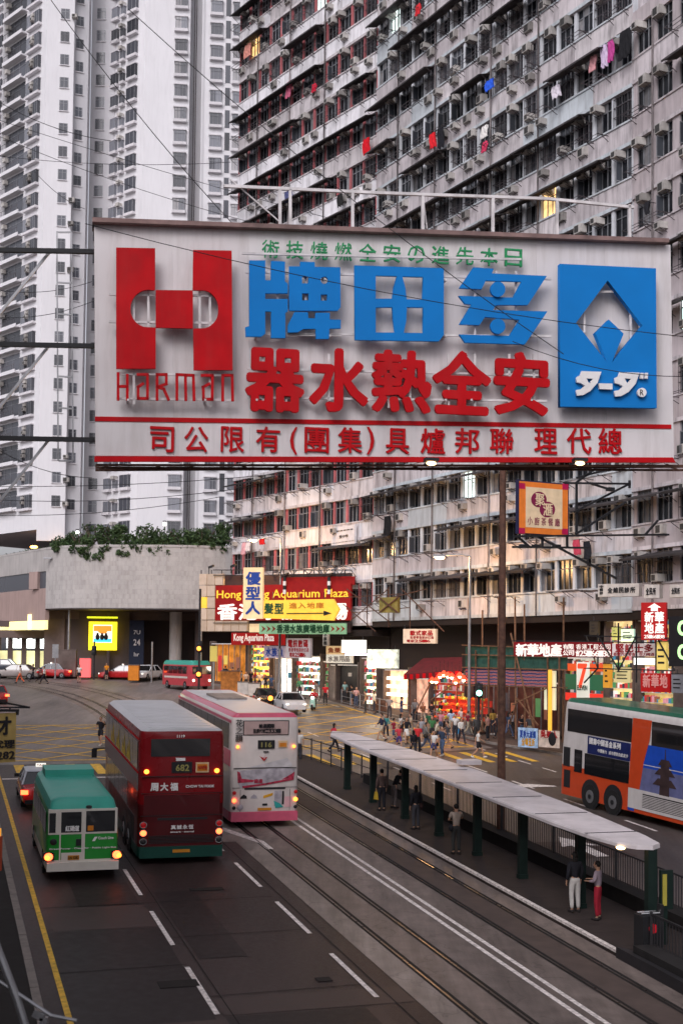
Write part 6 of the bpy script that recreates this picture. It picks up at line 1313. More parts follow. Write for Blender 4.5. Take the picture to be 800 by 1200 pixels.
b = MB().m(M_OR); b.add([(1.272, yl(738), 3.95), (1.272, yl(760), 3.95), (1.272, yl(758), 3.2), (1.272, yl(752), 2.3), (1.272, yl(748), 1.2), (1.272, yl(735), 1.2)], [(0, 1, 2, 3, 4, 5)]); b.build('advert_strip', OB)
obm('advert_sky', M_BLU, yl(751), 11.6, 2.1, 3.0, .016); obm('advert_sky', M_DSK, yl(748), 11.6, 1.2, 2.1, .016); obm('advert_text_panel', M_WB2, yl(735), 11.6, .45, 1.22, .024)
def obp(M, pts, o=.026): MB().m(M).add([(1.25+o, y, z) for y, z in pts], [tuple(range(len(pts)))]).build('advert_pagoda', OB)
cx = yl(777)
for hw, z0, z1 in ((.72, 1.55, 1.7), (.62, 1.95, 2.08), (.42, 2.32, 2.43)): obp(M_PAG, [(cx-hw, z0), (cx+hw, z0), (cx+hw*.55, z1+.12), (cx-hw*.55, z1+.12)], .03)
obp(M_PAG, [(cx-.3, 1.2), (cx+.3, 1.2), (cx+.24, 2.4), (cx-.24, 2.4)]); obp(M_PAG, [(cx-.04, 2.5), (cx+.04, 2.5), (cx+.02, 2.95), (cx-.02, 2.95)], .028)
for i in range(9): obm('print_line', M_DSTEEL, yl(752), 11.2-rnd.random(), 1.05-i*.06, 1.075-i*.06 if i else 1.1, .027)
obm('white_stripe', M_WB2, yl(735), 11.6, 2.2, 2.23, .02); obm('blue_corner', M_BLU, yl(735), yl(742), .34, .45, .02)
for y in (yl(691), yl(717.5), 9.8):
    MB().m(M_DARK).discx(y, .56, .62, 1.25, 1.27, 20).build('wheel_arch', OB); wheel(OB, 1.285, y, .48, out=1); wheel(OB, -1.285, y, .48, out=-1)
rbox(OB, 'rear_window', M_BLACKGLASS, -.9, .9, 3.2, 3.9, .1, .25)
# green light bus
M_MG = mat('minibus_green', (.02, .25, .035), .3, var=.05, coat=.5); M_MT = mat('minibus_teal_roof', (.05, .33, .26), .4, var=.08, scale=2); M_MW = mat('minibus_cream', (.60, .56, .50), .35, var=.06, coat=.4)
def minibus(root, L, body, roof, low):
    rows = [(.32, 1, 0), (.62, 1, 1), (1.42, .99, 2), (2.12, .95, 3), (2.38, .88, 3), (2.5, .7, 3)]
    shell(rows, L, 2.02, [low, body, body, roof], 'body', root, rear=.12, front=.2, top_in=.9)
    for sx in (-1, 1):
        for i in range(5): x = sx*1.0; MB().m(M_BLACKGLASS).box(min(x, x+sx*.012), max(x, x+sx*.012), .5+i*1.05, 1.45+i*1.05, 1.35, 2.0).build('side_window', root)
        for y in (1.3, L-1.3): wheel(root, sx*1.02, y, .36, .22, sx)
MN = place('minibus', 'green minibus with a teal roof and lit tail lamps in the near left lane', 'minibus', 4.33, 40.0); MN.scale = (1.08, 1, 1)
minibus(MN, 6.7, M_MG, M_MT, M_MW)
rbox(MN, 'rear_panel_upper', M_MW, -.97, .95, 1.40, 2.16, -.012, .15); rbox(MN, 'rear_window', M_BLACKGLASS, -.95, -.77, 1.46, 2.06, -.02, .1); rbox(MN, 'rear_window', M_BLACKGLASS, -.62, -.06, 1.46, 2.08, -.026, .1); rbox(MN, 'rear_window', M_BLACKGLASS, .07, .88, 1.46, 2.1, -.022, .1)
rbox(MN, 'door_frame', M_MW, -.66, -.62, .5, 2.12, -.024, .05); rbox(MN, 'door_frame', M_MW, -.045, .05, .5, 2.12, -.024, .05)
rbox(MN, 'plate_recess', M_MW, -.6, .0, .55, .84, -.03, .05); rbox(MN, 'number_plate', mat('plate_amber', (.5, .2, .02), .5), -.42, -.1, .62, .76, -.045, .0); text('LN 3282', M_BLK, -.4, -.12, .65, .73, -.05, MN, 'lettering', .02)
rbox(MN, 'bumper', M_MW, -1.0, 1.0, .3, .56, -.12, .1); rbox(MN, 'door_handle', M_DARK, -.2, -.06, 1.05, 1.25, -.05, .0); rball(MN, 'filler_cap', M_DARK, -.82, 1.18, .1, -.0)
for x in (-.95, .95):
    rbox(MN, 'lamp_cluster', M_DARK, x-.16, x+.16, .62, .86, -.05, .1); rball(MN, 'brake_lamp', M_BRAKE, x, .74, .12, -.05); rball(MN, 'brake_lamp', M_AMBER, x+(.06 if x > 0 else -.04), .72, .07, -.08)
texts('紅磡道', M_WHITE, -.5, -.12, 1.5, 1.66, -.03, MN, bold=.03, gap=.02); rbox(MN, 'sticker', mat('badge_orange', (.6, .2, .02), .5), .12, .28, 1.5, 1.65, -.03, -.022); text('Coach Line', M_WHITE, .42, .85, 1.22, 1.3, -.014, MN, 'lettering', .02); rpoly(MN, 'emblem', M_WHITE, [(.25, 1.17), (.32, 1.3), (.4, 1.3), (.33, 1.17)], -.02, -.013); text('Green Power · Clean Air · Public Light Bus', M_WHITE, -.93, .93, .93, .99, -.014, MN, 'lettering', .02)
MB().m(M_MT).box(-.75, .75, 4.6, 5.9, 2.45, 2.72).build('roof_unit', MN); rbox(MN, 'rear_roof_text', M_WHITE, -.35, .3, 2.2, 2.24, .55, .6); MB().m(M_DARK).ball((.15, .1, 2.2), .1, .1, .06).build('antenna_base', MN)
# far minibus, red with green roof
p = gp(226, 817); FM = thing('minibus', 'red and white minibus with a green roof crossing beyond the white bus', 'minibus', tuple(p+Vector((0, .8, .1))), (0, 0, R(180+30)))
minibus(FM, 6.6, mat('minibus_red', (.42, .05, .06), .4, var=.15, scale=3), M_MT, mat('minibus_red', (.42, .05, .06), .4)); FM.location = tuple(gp(203, 807)+Vector((-.3, 1.5, .05)))
for sx in (-1, 1): MB().m(M_MW).box(min(sx*1.0, sx*1.02), max(sx*1.0, sx*1.02), .6, 5.8, .95, 1.12).build('side_lettering_band', FM)
MB().m(M_BLACKGLASS).box(-.85, .85, 6.5, 6.62, 1.35, 2.0).build('windscreen', FM); MB().m(glow('head_lamp_pale', (1, .9, .7), 2)).ball((-.75, 6.6, .8), .12).ball((.75, 6.6, .8), .12).build('headlamp', FM)
# cars
def car(label, loc, yaw, body, roof=None, L=4.5, w=1.72, h=1.42, pitch=0, tail=True, taxi=False, head=False, van=False):
    root = thing('taxi' if taxi else 'car', label, 'taxi' if taxi else 'car', tuple(loc), (pitch, 0, yaw)); roof = roof or body
    hz_ = .92 if not van else 1.0
    b = MB().m(body); rings = []
    for y, hw, zt in ((0, .78, .62), (.06, .86, .84), (.5, .9, hz_), (1.0, .9, hz_), (L-1.5, .9, hz_-.02), (L-.9, .9, .86), (L-.25, .86, .74), (L, .74, .55)):
        x = hw*w/1.8; rings.append([(-x*.9, y, .22), (-x, y, .32), (-x, y, zt-.22), (-x*.94, y, zt-.03), (-x*.6, y, zt), (x*.6, y, zt), (x*.94, y, zt-.03), (x, y, zt-.22), (x, y, .32), (x*.9, y, .22)])
    b.loft(rings); me = b.mesh('body'); b.fix(me); me.polygons.foreach_set('use_smooth', [True]*len(me.polygons)); me.set_sharp_from_angle(angle=R(35)); obj('body', me, root)
    y0, y1 = (.75, L-1.25) if not van else (.15, L-1.1); x = .86*w/1.8; t = x*.78; a, c = (.5, .75) if not van else (.2, .6)
    MB().m(M_BLACKGLASS).hexa([(-x, y0, hz_-.03), (x, y0, hz_-.03), (x, y1, hz_-.03), (-x, y1, hz_-.03)], [(-t, y0+a, h-.05), (t, y0+a, h-.05), (t, y1-c, h-.05), (-t, y1-c, h-.05)]).build('glasshouse', root)
    MB().m(roof).hexa([(-t-.03, y0+a-.04, h-.06), (t+.03, y0+a-.04, h-.06), (t+.03, y1-c+.04, h-.06), (-t-.03, y1-c+.04, h-.06)], [(-t*.85, y0+a+.1, h), (t*.85, y0+a+.1, h), (t*.85, y1-c-.1, h), (-t*.85, y1-c-.1, h)]).build('roof', root)
    pl = MB().m(roof)
    for sx in (-1, 1):
        pl.bar((sx*x, y0, hz_-.03), (sx*t, y0+a, h-.05), .07).bar((sx*x, y1, hz_-.03), (sx*t, y1-c, h-.05), .06).bar((sx*(x+.005), (y0+y1)/2, hz_-.03), (sx*(t+.005), (y0+y1)/2, h-.05), .06)
    pl.build('pillars', root)
    for sx in (-1, 1):
        for y in (.85, L-.85): wheel(root, sx*(w/2-.0), y, .31, .2, sx)
        MB().m(M_BRAKE if tail else M_RED).box(sx*x*.95-.14, sx*x*.95+.14, -.03+.0, .12, .62, .78).build('tail_lamp', root)
        MB().m(glow('head_lamp_white', (1, .95, .85), 6 if head else .8)).ball((sx*x*.78, L-.06, .6), .14, .08, .08).build('headlamp', root)
        MB().m(M_DARK).box(sx*(x+.1)-.09, sx*(x+.1)+.09, L-1.55, L-1.45, hz_-.02, hz_+.12).build('mirror', root)
    MB().m(M_WHITE).box(-.25, .25, -.03, .05, .45, .56).build('number_plate', root); MB().m(M_DARK).box(-.8*w/1.8, .8*w/1.8, -.04, .03, .24, .4).build('bumper', root)
    if taxi:
        MB().m(glow('taxi_sign_lit', (.8, .78, .7), .8)).box(-.2, .2, L*.48, L*.48+.14, h, h+.13).build('roof_sign', root); text('TAXI', M_DRED, -.17, .17, h+.03, h+.11, L*.48-.01, root, 'lettering', .02)
    return root
M_TX = mat('taxi_red', (.40, .012, .014), .25, var=.05, coat=.6); M_TXR = mat('taxi_silver_roof', (.45, .46, .50), .35, var=.05)
q = S(4.15, 52.6, .02); car('red taxi with a silver roof and lit tail lamps directly ahead of the green minibus', q, TH, M_TX, M_TXR, pitch=SA, taxi=True, L=4.6)
p = gp(22, 822); car('red car seen from behind cut by the left edge beyond the yellow hatching', gp(-4, 826), R(20), M_TX, M_TX, taxi=False)
p = gp(182, 800); car('white car facing the junction behind the far minibus', gp(184, 796), R(180-18), mat('car_white', (.7, .7, .72), .3, coat=.5), head=True, tail=False)
car('red taxi with a pale roof seen side on under the yellow poster', gp(171, 797), R(88), M_TX, M_TXR, taxi=True, tail=False)
car('long silver car crossing at the far left', gp(48, 796), R(86), mat('car_silver', (.20, .17, .16), .3, metal=.3, coat=.4), tail=False, L=4.7)
car('red taxi close behind the silver car at the far left', gp(68, 795)+Vector((1.5, 0, 0)), R(80), M_TX, M_TXR, taxi=True)
car('dark blue car behind the silver one by the lit shops', gp(26, 789), R(90), mat('car_navy', (.02, .025, .04), .3, coat=.5), tail=False)
car('black car stopped behind the amber signal beyond the white bus', gp(300, 827)+Vector((.6, 1, 0)), R(180+6), mat('car_black', (.012, .012, .014), .2, coat=.6), tail=False, L=4.5)
car('silver car with bright headlamps right of the black car', gp(333, 832), R(180+14), mat('car_silver2', (.5, .5, .52), .3, coat=.4), head=True, tail=False, L=4.4)
# ---------------- people ----------------
SKIN = mat('skin', (.42, .24, .16), .6, var=.08); HAIR = mat('black_hair', (.012, .010, .009), .55, var=.2); HAIRG = mat('grey_cap', (.35, .34, .33), .8)
def cloth(c): return mat('cloth_%02d_%02d_%02d' % tuple(int(v*99) for v in c), c, .85, var=.15, scale=6)
SHOE = mat('dark_shoe', (.03, .025, .025), .7); SHOEW = mat('white_shoe', (.6, .58, .55), .7)
def skinned(verts, edges, radii, M, name, sub=1):
    me = bpy.data.meshes.new(name); me.from_pydata([tuple(v) for v in verts], edges, []); o = bpy.data.objects.new(name, me); C.objects.link(o)
    md = o.modifiers.new('s', 'SKIN'); sk = me.skin_vertices[0].data
    for i, r in enumerate(radii): sk[i].radius = r if isinstance(r, tuple) else (r, r)
    sk[0].use_root = True; md.branch_smoothing = .6; md.use_smooth_shade = True
    if sub: o.modifiers.new('d', 'SUBSURF').levels = sub
    dg = bpy.context.evaluated_depsgraph_get(); out = bpy.data.meshes.new_from_object(o.evaluated_get(dg)); bpy.data.objects.remove(o); bpy.data.meshes.remove(me)
    out.materials.clear(); out.materials.append(M); out.name = name; return out
def joints(pose, ph=1.0):
    # heights for a 1.68 m figure, y forward
    J = dict(pel=(0, 0, .92), wst=(0, 0, 1.06), chs=(0, .01, 1.27), nck=(0, 0, 1.43), hd0=(0, .01, 1.50), hd1=(0, .02, 1.60))
    for s, n in ((-1, 'l'), (1, 'r')):
        J['hip'+n] = (s*.09, 0, .88); J['kn'+n] = (s*.10, .02, .48); J['an'+n] = (s*.10, -.02, .08); J['to'+n] = (s*.11, .13, .035)
        J['sh'+n] = (s*.17, 0, 1.38); J['el'+n] = (s*.22, -.03, 1.11); J['wr'+n] = (s*.22, .06, .87)
    def set_(**k): J.update(k)
    if pose == 'walk' or pose == 'walk2':
        a = 1 if pose == 'walk' else -1; f, b = ('l', 'r') if a > 0 else ('r', 'l'); s = {'l': -1, 'r': 1}
        J['kn'+f] = (s[f]*.10, .22, .52); J['an'+f] = (s[f]*.10, .33, .12); J['to'+f] = (s[f]*.11, .47, .10)
        J['kn'+b] = (s[b]*.10, -.06, .48); J['an'+b] = (s[b]*.10, -.36, .18); J['to'+b] = (s[b]*.11, -.26, .05)
        J['el'+f] = (s[f]*.23, -.15, 1.13); J['wr'+f] = (s[f]*.22, -.17, .90); J['el'+b] = (s[b]*.23, .06, 1.12); J['wr'+b] = (s[b]*.2, .24, 1.0)
    if pose == 'phone': J['elr'] = (.24, .10, 1.16); J['wrr'] = (.12, .26, 1.32); J['ell'] = (-.23, .08, 1.13); J['wrl'] = (-.12, .24, 1.1)
    if pose == 'carry': J['elr'] = (.24, .02, 1.12); J['wrr'] = (.16, .24, 1.12); J['ell'] = (-.24, .02, 1.12); J['wrl'] = (-.16, .22, 1.1)
    if pose == 'lean':
        for k in ('wst', 'chs', 'nck', 'hd0', 'hd1', 'shl', 'shr'): x, y, z = J[k]; J[k] = (x, y+(z-.92)*.55, z-(z-.92)*.12)
        J['ell'] = (-.25, .32, 1.05); J['wrl'] = (-.2, .5, .95); J['elr'] = (.25, .32, 1.05); J['wrr'] = (.2, .5, .95); 
    if pose == 'sit':
        for n, s in (('l', -1), ('r', 1)):
            J['kn'+n] = (s*.17, .42, .86); J['an'+n] = (s*.19, .36, .42); J['to'+n] = (s*.2, .5, .38); J['el'+n] = (s*.27, .15, 1.16); J['wr'+n] = (s*.3, .42, 1.12)
    return {k: Vector(v) for k, v in J.items()}
BODY = {}
def person_meshes(pose, build):
    key = (pose, build)
    if key in BODY: return BODY[key]
    J = joints(pose); g = .88 if build == 'f' else 1.0
    names = ['pel', 'wst', 'chs', 'nck', 'hd0', 'hd1']; V = [J[n] for n in names]; Rr = [(.125, .10), (.105*g, .085), (.13*g, .095), (.05, .05), (.075, .085), (.07, .09)]
    E_ = [(0, 1), (1, 2), (2, 3), (3, 4), (4, 5)]
    for n in 'lr':
        i = len(V); V += [J['hip'+n], J['kn'+n], J['an'+n], J['to'+n]]; Rr += [.085, .055, .038, .03]; E_ += [(0, i), (i, i+1), (i+1, i+2), (i+2, i+3)]
        i = len(V); wr = J['wr'+n]; d = (wr-J['el'+n]).normalized(); V += [J['sh'+n], J['el'+n], wr, wr+d*.08]; Rr += [.05, .038, .027, (.034, .018)]; E_ += [(2, i), (i, i+1), (i+1, i+2), (i+2, i+3)]
        side = d.orthogonal().normalized(); inn = Vector((-1 if n == 'r' else 1, 0, 0)); k = i+3
        ax = Vector((0, 1, 0)); ax = (ax-d*ax.dot(d)).normalized()
        for q, ln in enumerate((.062, .075, .07, .055)):
            b0 = V[k]+ax*((1.5-q)*.019)+d*.02; b1 = b0+d*ln*.55+inn*.008; b2 = b1+d*ln*.35+inn*.022
            V += [b0, b1, b2]; Rr += [.0095, .009, .0075]; E_ += [(k, len(V)-3), (len(V)-3, len(V)-2), (len(V)-2, len(V)-1)]
        b0 = V[i+2]+d*.035+ax*.035; b1 = b0+d*.03+ax*.02+inn*.01; V += [b0, b1]; Rr += [.011, .009]; E_ += [(i+2, len(V)-2), (len(V)-2, len(V)-1)]
    body = skinned(V, E_, Rr, SKIN, 'body')
    # facial features welded in as small geometry on the same mesh
    b = MB().m(SKIN); h = (J['hd0']+J['hd1'])/2+Vector((0, .01, 0)); b.ball(tuple(h+Vector((0, .005, .005))), .078, .095, .115, 12, 8); b.ball(tuple(h+Vector((0, .10, -.005))), .014, .02, .022, 6, 4)
    for s in (-1, 1): b.ball(tuple(h+Vector((s*.08, 0, -.005))), .012, .02, .03, 6, 4)
    b.m(HAIR)
    for s in (-1, 1): b.ball(tuple(h+Vector((s*.03, .09, .012))), .012, .006, .006, 6, 4)
    b.m(mat('lips', (.35, .10, .09), .6)).ball(tuple(h+Vector((0, .092, -.05))), .024, .008, .007, 6, 4)
    hm = b.mesh('h'); bm = bmesh.new(); bm.from_mesh(body); n0 = len(bm.faces); bm.from_mesh(hm); bm.faces.ensure_lookup_table()
    mi = [0]*0; body2 = bpy.data.meshes.new('body'); bm.to_mesh(body2); bm.free()
    for M in (SKIN, HAIR, MATS['lips']): body2.materials.append(M)
    for i, p in enumerate(hm.polygons): body2.polygons[n0+i].material_index = p.material_index
    body2.polygons.foreach_set('use_smooth', [True]*len(body2.polygons))
    BODY[key] = (J, body2, h); return BODY[key]
CL = {}
def garment(kind, pose, build, M):
    key = (kind, pose, build, M.name)
    if key in CL: return CL[key]
    base = (kind, pose, build)
    if base in CL: me = CL[base].copy(); me.materials.clear(); me.materials.append(M); CL[key] = me; return me
    J, _, h = person_meshes(pose, build); g = .9 if build == 'f' else 1.0
    if kind in ('tee', 'longsleeve'):
        V = [J['chs'], J['wst'], J['pel'].lerp(J['hipl'].lerp(J['hipr'], .5), .6), J['nck'].lerp(J['chs'], .25)]; Rr = [(.170*g, .130), (.145*g, .118), (.155*g, .128), (.105, .09)]; E_ = [(0, 1), (1, 2), (0, 3)]
        for n in 'lr':
            i = len(V); V += [J['sh'+n], J['sh'+n].lerp(J['el'+n], .75 if kind == 'tee' else 1)]; Rr += [.078, .062]; E_ += [(0, i), (i, i+1)]
            if kind == 'longsleeve': V.append(J['el'+n].lerp(J['wr'+n], .92)); Rr.append(.042); E_.append((i+1, i+2))
        me = skinned(V, E_, Rr, M, 'shirt')
    elif kind in ('trousers', 'shorts'):
        V = [J['pel'], J['pel'].lerp(J['wst'], .75)]; Rr = [(.142, .118), (.125, .105)]; E_ = [(0, 1)]
        for n in 'lr':
            i = len(V); V += [J['hip'+n]-Vector((0, 0, .03)), J['hip'+n].lerp(J['kn'+n], .8 if kind == 'shorts' else 1)]; Rr += [.10, .088 if kind == 'shorts' else .073]; E_ += [(0, i), (i, i+1)]
            if kind == 'trousers': V.append(J['kn'+n].lerp(J['an'+n], .95)); Rr.append(.058); E_.append((i+1, i+2))
        me = skinned(V, E_, Rr, M, kind)
    elif kind == 'skirt':
        b = MB().m(M); b.smooth = True; rings = []
        kz = (J['knl']+J['knr'])/2; 
        for f, rr_ in ((0, .125), (.3, .155), (.65, .18), (1, .215)):
            c = J['wst'].lerp(J['pel'], .6).lerp(Vector((0, kz.y*.4, .56)), f); rings.append([(c.x+rr_*math.cos(a*math.pi/7), c.y+rr_*.85*math.sin(a*math.pi/7)*(1+.04*(a % 2)), c.z) for a in range(14)])
        b.loft(rings); me = b.mesh('skirt')
    elif kind in ('short', 'long', 'cap', 'bun'):
        b = MB().m(M); b.smooth = True; b.ball(tuple(h+Vector((0, -.018, .03))), .087, .098, .105, 12, 8)
        if kind == 'long': b.loft([[(h.x+rr_*math.cos(a*math.pi/4), h.y-.045+rr_*.45*math.sin(a*math.pi/4), h.z+dz) for a in range(8)] for dz, rr_ in ((.03, .088), (-.08, .092), (-.2, .085), (-.3, .05))])
        if kind == 'bun': b.ball(tuple(h+Vector((0, -.1, .07))), .045)
        if kind == 'cap': b.box(h.x-.06, h.x+.06, h.y+.05, h.y+.16, h.z+.04, h.z+.055)
        me = b.mesh('hair')
    elif kind == 'shoes':
        b = MB().m(M); b.smooth = True
        for n in 'lr': a, t = J['an'+n], J['to'+n]; b.tube([tuple(a+Vector((0, -.05, -.035))), tuple(a.lerp(t, .5)+Vector((0, 0, -.01))), tuple(t+Vector((0, .03, 0)))], [.042, .05, .035], 8)
        me = b.mesh('shoes')
    CL[base] = me; CL[key] = me; return me
def person(label, pos, face, pose='stand', build='m', top=('tee', (.5, .5, .5)), bot=('trousers', (.05, .05, .07)), hair='short', shoes=SHOE, ht=1.68, bag=None, group=None, ground=.0, hairM=None):
    if isinstance(pos, tuple): p = gp(*pos, ground); 
    else: p = pos
    t = thing('person', label, 'person', tuple(p), (0, 0, R(face)), group); k = ht/1.70
    J, body, h = person_meshes(pose, build); sc_ = (k, k, k)
    for nm, me in (('body', body), ('shirt', garment(top[0], pose, build, cloth(top[1]))), (bot[0], garment(bot[0], pose, build, cloth(bot[1]))), ('hair', garment(hair, pose, build, hairM or HAIR)), ('shoes', garment('shoes', pose, build, shoes))): obj(nm, me, t, scale=sc_)
    if bag:
        kind, c, side = bag; M = cloth(c); w = J['wr'+('r' if side > 0 else 'l')]
        if kind == 'hand':
            b = MB().m(M); b.hexa([(w.x-.05, w.y-.13, w.z-.42), (w.x+.05, w.y-.13, w.z-.42), (w.x+.05, w.y+.15, w.z-.42), (w.x-.05, w.y+.15, w.z-.42)], [(w.x-.02, w.y-.1, w.z-.12), (w.x+.02, w.y-.1, w.z-.12), (w.x+.02, w.y+.12, w.z-.12), (w.x-.02, w.y+.12, w.z-.12)]).bar((w.x, w.y-.08, w.z-.13), (w.x, w.y, w.z), .015).bar((w.x, w.y+.09, w.z-.13), (w.x, w.y, w.z), .015)
        elif kind == 'back': b = MB().m(M); b.smooth = True; b.ball((0, J['chs'].y-.17, J['chs'].z-.08), .15, .1, .22, 10, 8)
        else: b = MB().m(M); b.smooth = True; b.ball((side*.2, -.03, .88), .06, .14, .12, 10, 6); b.bar((side*.18, 0, .95), (-side*.1, .0, 1.44), .02)
        b_ = b.build('bag', None); q = b_.copy(); bpy.data.objects.remove(b_); C.objects.link(q); q.name = 'bag'; q.parent = t; q.scale = sc_
        tag(q, '', '') if False else None
    return t
def at_(x, y): return (x, y)
# crossing the road, left to right
W = [(-.6)]
person('woman in a red top and dark trousers stepping onto the crossing', (391, 882), -70, 'walk', 'f', ('tee', (.5, .04, .06)), ('trousers', (.02, .02, .025)), 'long', bag=('side', (.03, .03, .03), -1))
person('man in a navy jacket and beige shorts striding left over the crossing', (447, 869), 110, 'walk', 'm', ('longsleeve', (.025, .03, .06)), ('shorts', (.42, .36, .28)), 'short', SHOE, 1.74)
person('woman in a white top half hidden behind the red shirted woman', (469, 868), -70, 'walk2', 'f', ('tee', (.6, .58, .56)), ('trousers', (.03, .03, .04)), 'long')
person('woman in a red shirt and purple shorts on the crossing', (467, 881), 190, 'walk', 'f', ('tee', (.5, .05, .07)), ('shorts', (.08, .05, .18)), 'short', SHOEW, 1.58)
person('woman with long black hair and a black top carrying a white bag', (476, 873), 185, 'walk2', 'f', ('longsleeve', (.015, .015, .02)), ('skirt', (.6, .58, .55)), 'long')
person('man in a red polo shirt and black trousers mid crossing', (489, 884), 175, 'stand', 'm', ('tee', (.5, .03, .035)), ('trousers', (.018, .018, .02)), 'short', SHOE, 1.76)
person('woman in a grey top with a dark bag beside the red polo man', (499, 880), -100, 'walk', 'f', ('longsleeve', (.18, .17, .16)), ('trousers', (.06, .08, .13)), 'long', bag=('side', (.03, .025, .02), 1))
person('woman in a green top behind the crossing group', (506, 871), 170, 'stand', 'f', ('tee', (.05, .16, .06)), ('trousers', (.03, .03, .03)), 'long')
person('young woman in a white vest and denim shorts walking toward the tram stop', (508, 890), 160, 'walk2', 'f', ('tee', (.62, .6, .58)), ('shorts', (.06, .06, .14)), 'long', SHOEW, 1.6, bag=('side', (.02, .02, .02), -1))
person('man in a navy shirt and blue jeans with white shoes on the crossing', (518, 887), 150, 'walk', 'm', ('tee', (.03, .045, .08)), ('trousers', (.06, .09, .16)), 'short', SHOEW, 1.72)
person('woman in a white shirt holding a blue shopping bag at the kerb', (533, 868), 170, 'stand', 'f', ('tee', (.58, .56, .55)), ('trousers', (.03, .03, .04)), 'bun', bag=('hand', (.04, .25, .5), -1))
person('man in a white shirt and black shorts walking alone right of the group', (560, 889), -95, 'walk', 'm', ('tee', (.66, .65, .63)), ('shorts', (.015, .015, .018)), 'short', SHOEW, 1.68)
# pavement
G_ = .13
for x, y, f, ps, bd, tp, bt, hr, lab in ((456, 843, 190, 'stand', 'm', ('tee', (.3, .27, .26)), ('trousers', (.05, .045, .05)), 'short', 'man in a grey shirt standing with folded arms behind the pavement railing'), (404, 822, 160, 'stand', 'f', ('tee', (.3, .5, .5)), ('trousers', (.05, .05, .06)), 'short', 'person in a pale turquoise top in the black doorway'), (417, 830, 200, 'carry', 'f', ('tee', (.5, .3, .3)), ('trousers', (.05, .07, .12)), 'long', 'woman in a pink patterned top beside the black doorway'), (428, 836, 80, 'stand', 'm', ('tee', (.16, .12, .07)), ('trousers', (.03, .03, .03)), 'short', 'man in a brown shirt browsing the accessories shop'), (381, 826, 180, 'stand', 'm', ('tee', (.5, .02, .03)), ('trousers', (.03, .03, .03)), 'short', 'man in a red shirt at the narrow red shop front'),
        (505, 851, 20, 'stand', 'm', ('tee', (.015, .015, .018)), ('trousers', (.05, .07, .1)), 'short', 'man in black seen from behind at the fruit stall'), (517, 849, -20, 'stand', 'm', ('longsleeve', (.015, .013, .015)), ('trousers', (.02, .02, .02)), 'short', 'second man in black at the fruit stall'), (524, 843, 10, 'stand', 'f', ('tee', (.55, .5, .46)), ('trousers', (.03, .03, .03)), 'short', 'person in a pale top between the two dark figures and the lit stall'), (540, 857, 150, 'walk', 'f', ('tee', (.5, .45, .42)), ('trousers', (.02, .02, .02)), 'long', 'woman in a pale top leaving the fruit stall'), (558, 869, 175, 'stand', 'm', ('longsleeve', (.06, .06, .06)), ('trousers', (.03, .03, .03)), 'cap', 'man in a grey cap and dark jacket waiting at the signal'),
        (571, 868, 60, 'stand', 'm', ('tee', (.4, .22, .2)), ('trousers', (.02, .02, .025)), 'short', 'man in a pink shirt beside the lamp post'), (583, 866, 120, 'walk', 'm', ('tee', (.03, .03, .04)), ('trousers', (.02, .02, .025)), 'short', 'dark dressed man left of the brown pole'), (595, 866, -60, 'walk2', 'f', ('tee', (.03, .05, .09)), ('trousers', (.07, .09, .15)), 'long', 'woman in a dark top and jeans right of the brown pole'), (600, 862, 20, 'stand', 'f', ('tee', (.3, .28, .3)), ('trousers', (.03, .03, .03)), 'short', 'person in a grey shirt under the scaffold'),
        (283, 806, 90, 'stand', 'm', ('tee', (.2, .25, .27)), ('trousers', (.03, .03, .03)), 'short', 'person in a slate shirt in the arcade crowd'), (288, 808, 200, 'stand', 'f', ('tee', (.45, .4, .4)), ('trousers', (.04, .04, .05)), 'long', 'woman in a pale top in the arcade crowd'), (294, 806, 160, 'stand', 'm', ('tee', (.02, .02, .02)), ('trousers', (.02, .02, .02)), 'short', 'man in black in the arcade crowd'), (272, 803, 100, 'stand', 'f', ('tee', (.3, .06, .05)), ('trousers', (.03, .03, .03)), 'short', 'person in dark red by the newspaper stand'), (304, 810, 180, 'stand', 'm', ('tee', (.5, .42, .35)), ('trousers', (.03, .03, .04)), 'short', 'man in a beige shirt before the yellow shop'), (311, 812, 200, 'stand', 'f', ('tee', (.04, .035, .04)), ('trousers', (.03, .03, .04)), 'long', 'woman in black right of the beige shirted man')):
    person(lab, (x, y), f, ps, bd, tp, bt, hr, ht=1.58+((x*7) % 15)/100, ground=G_)
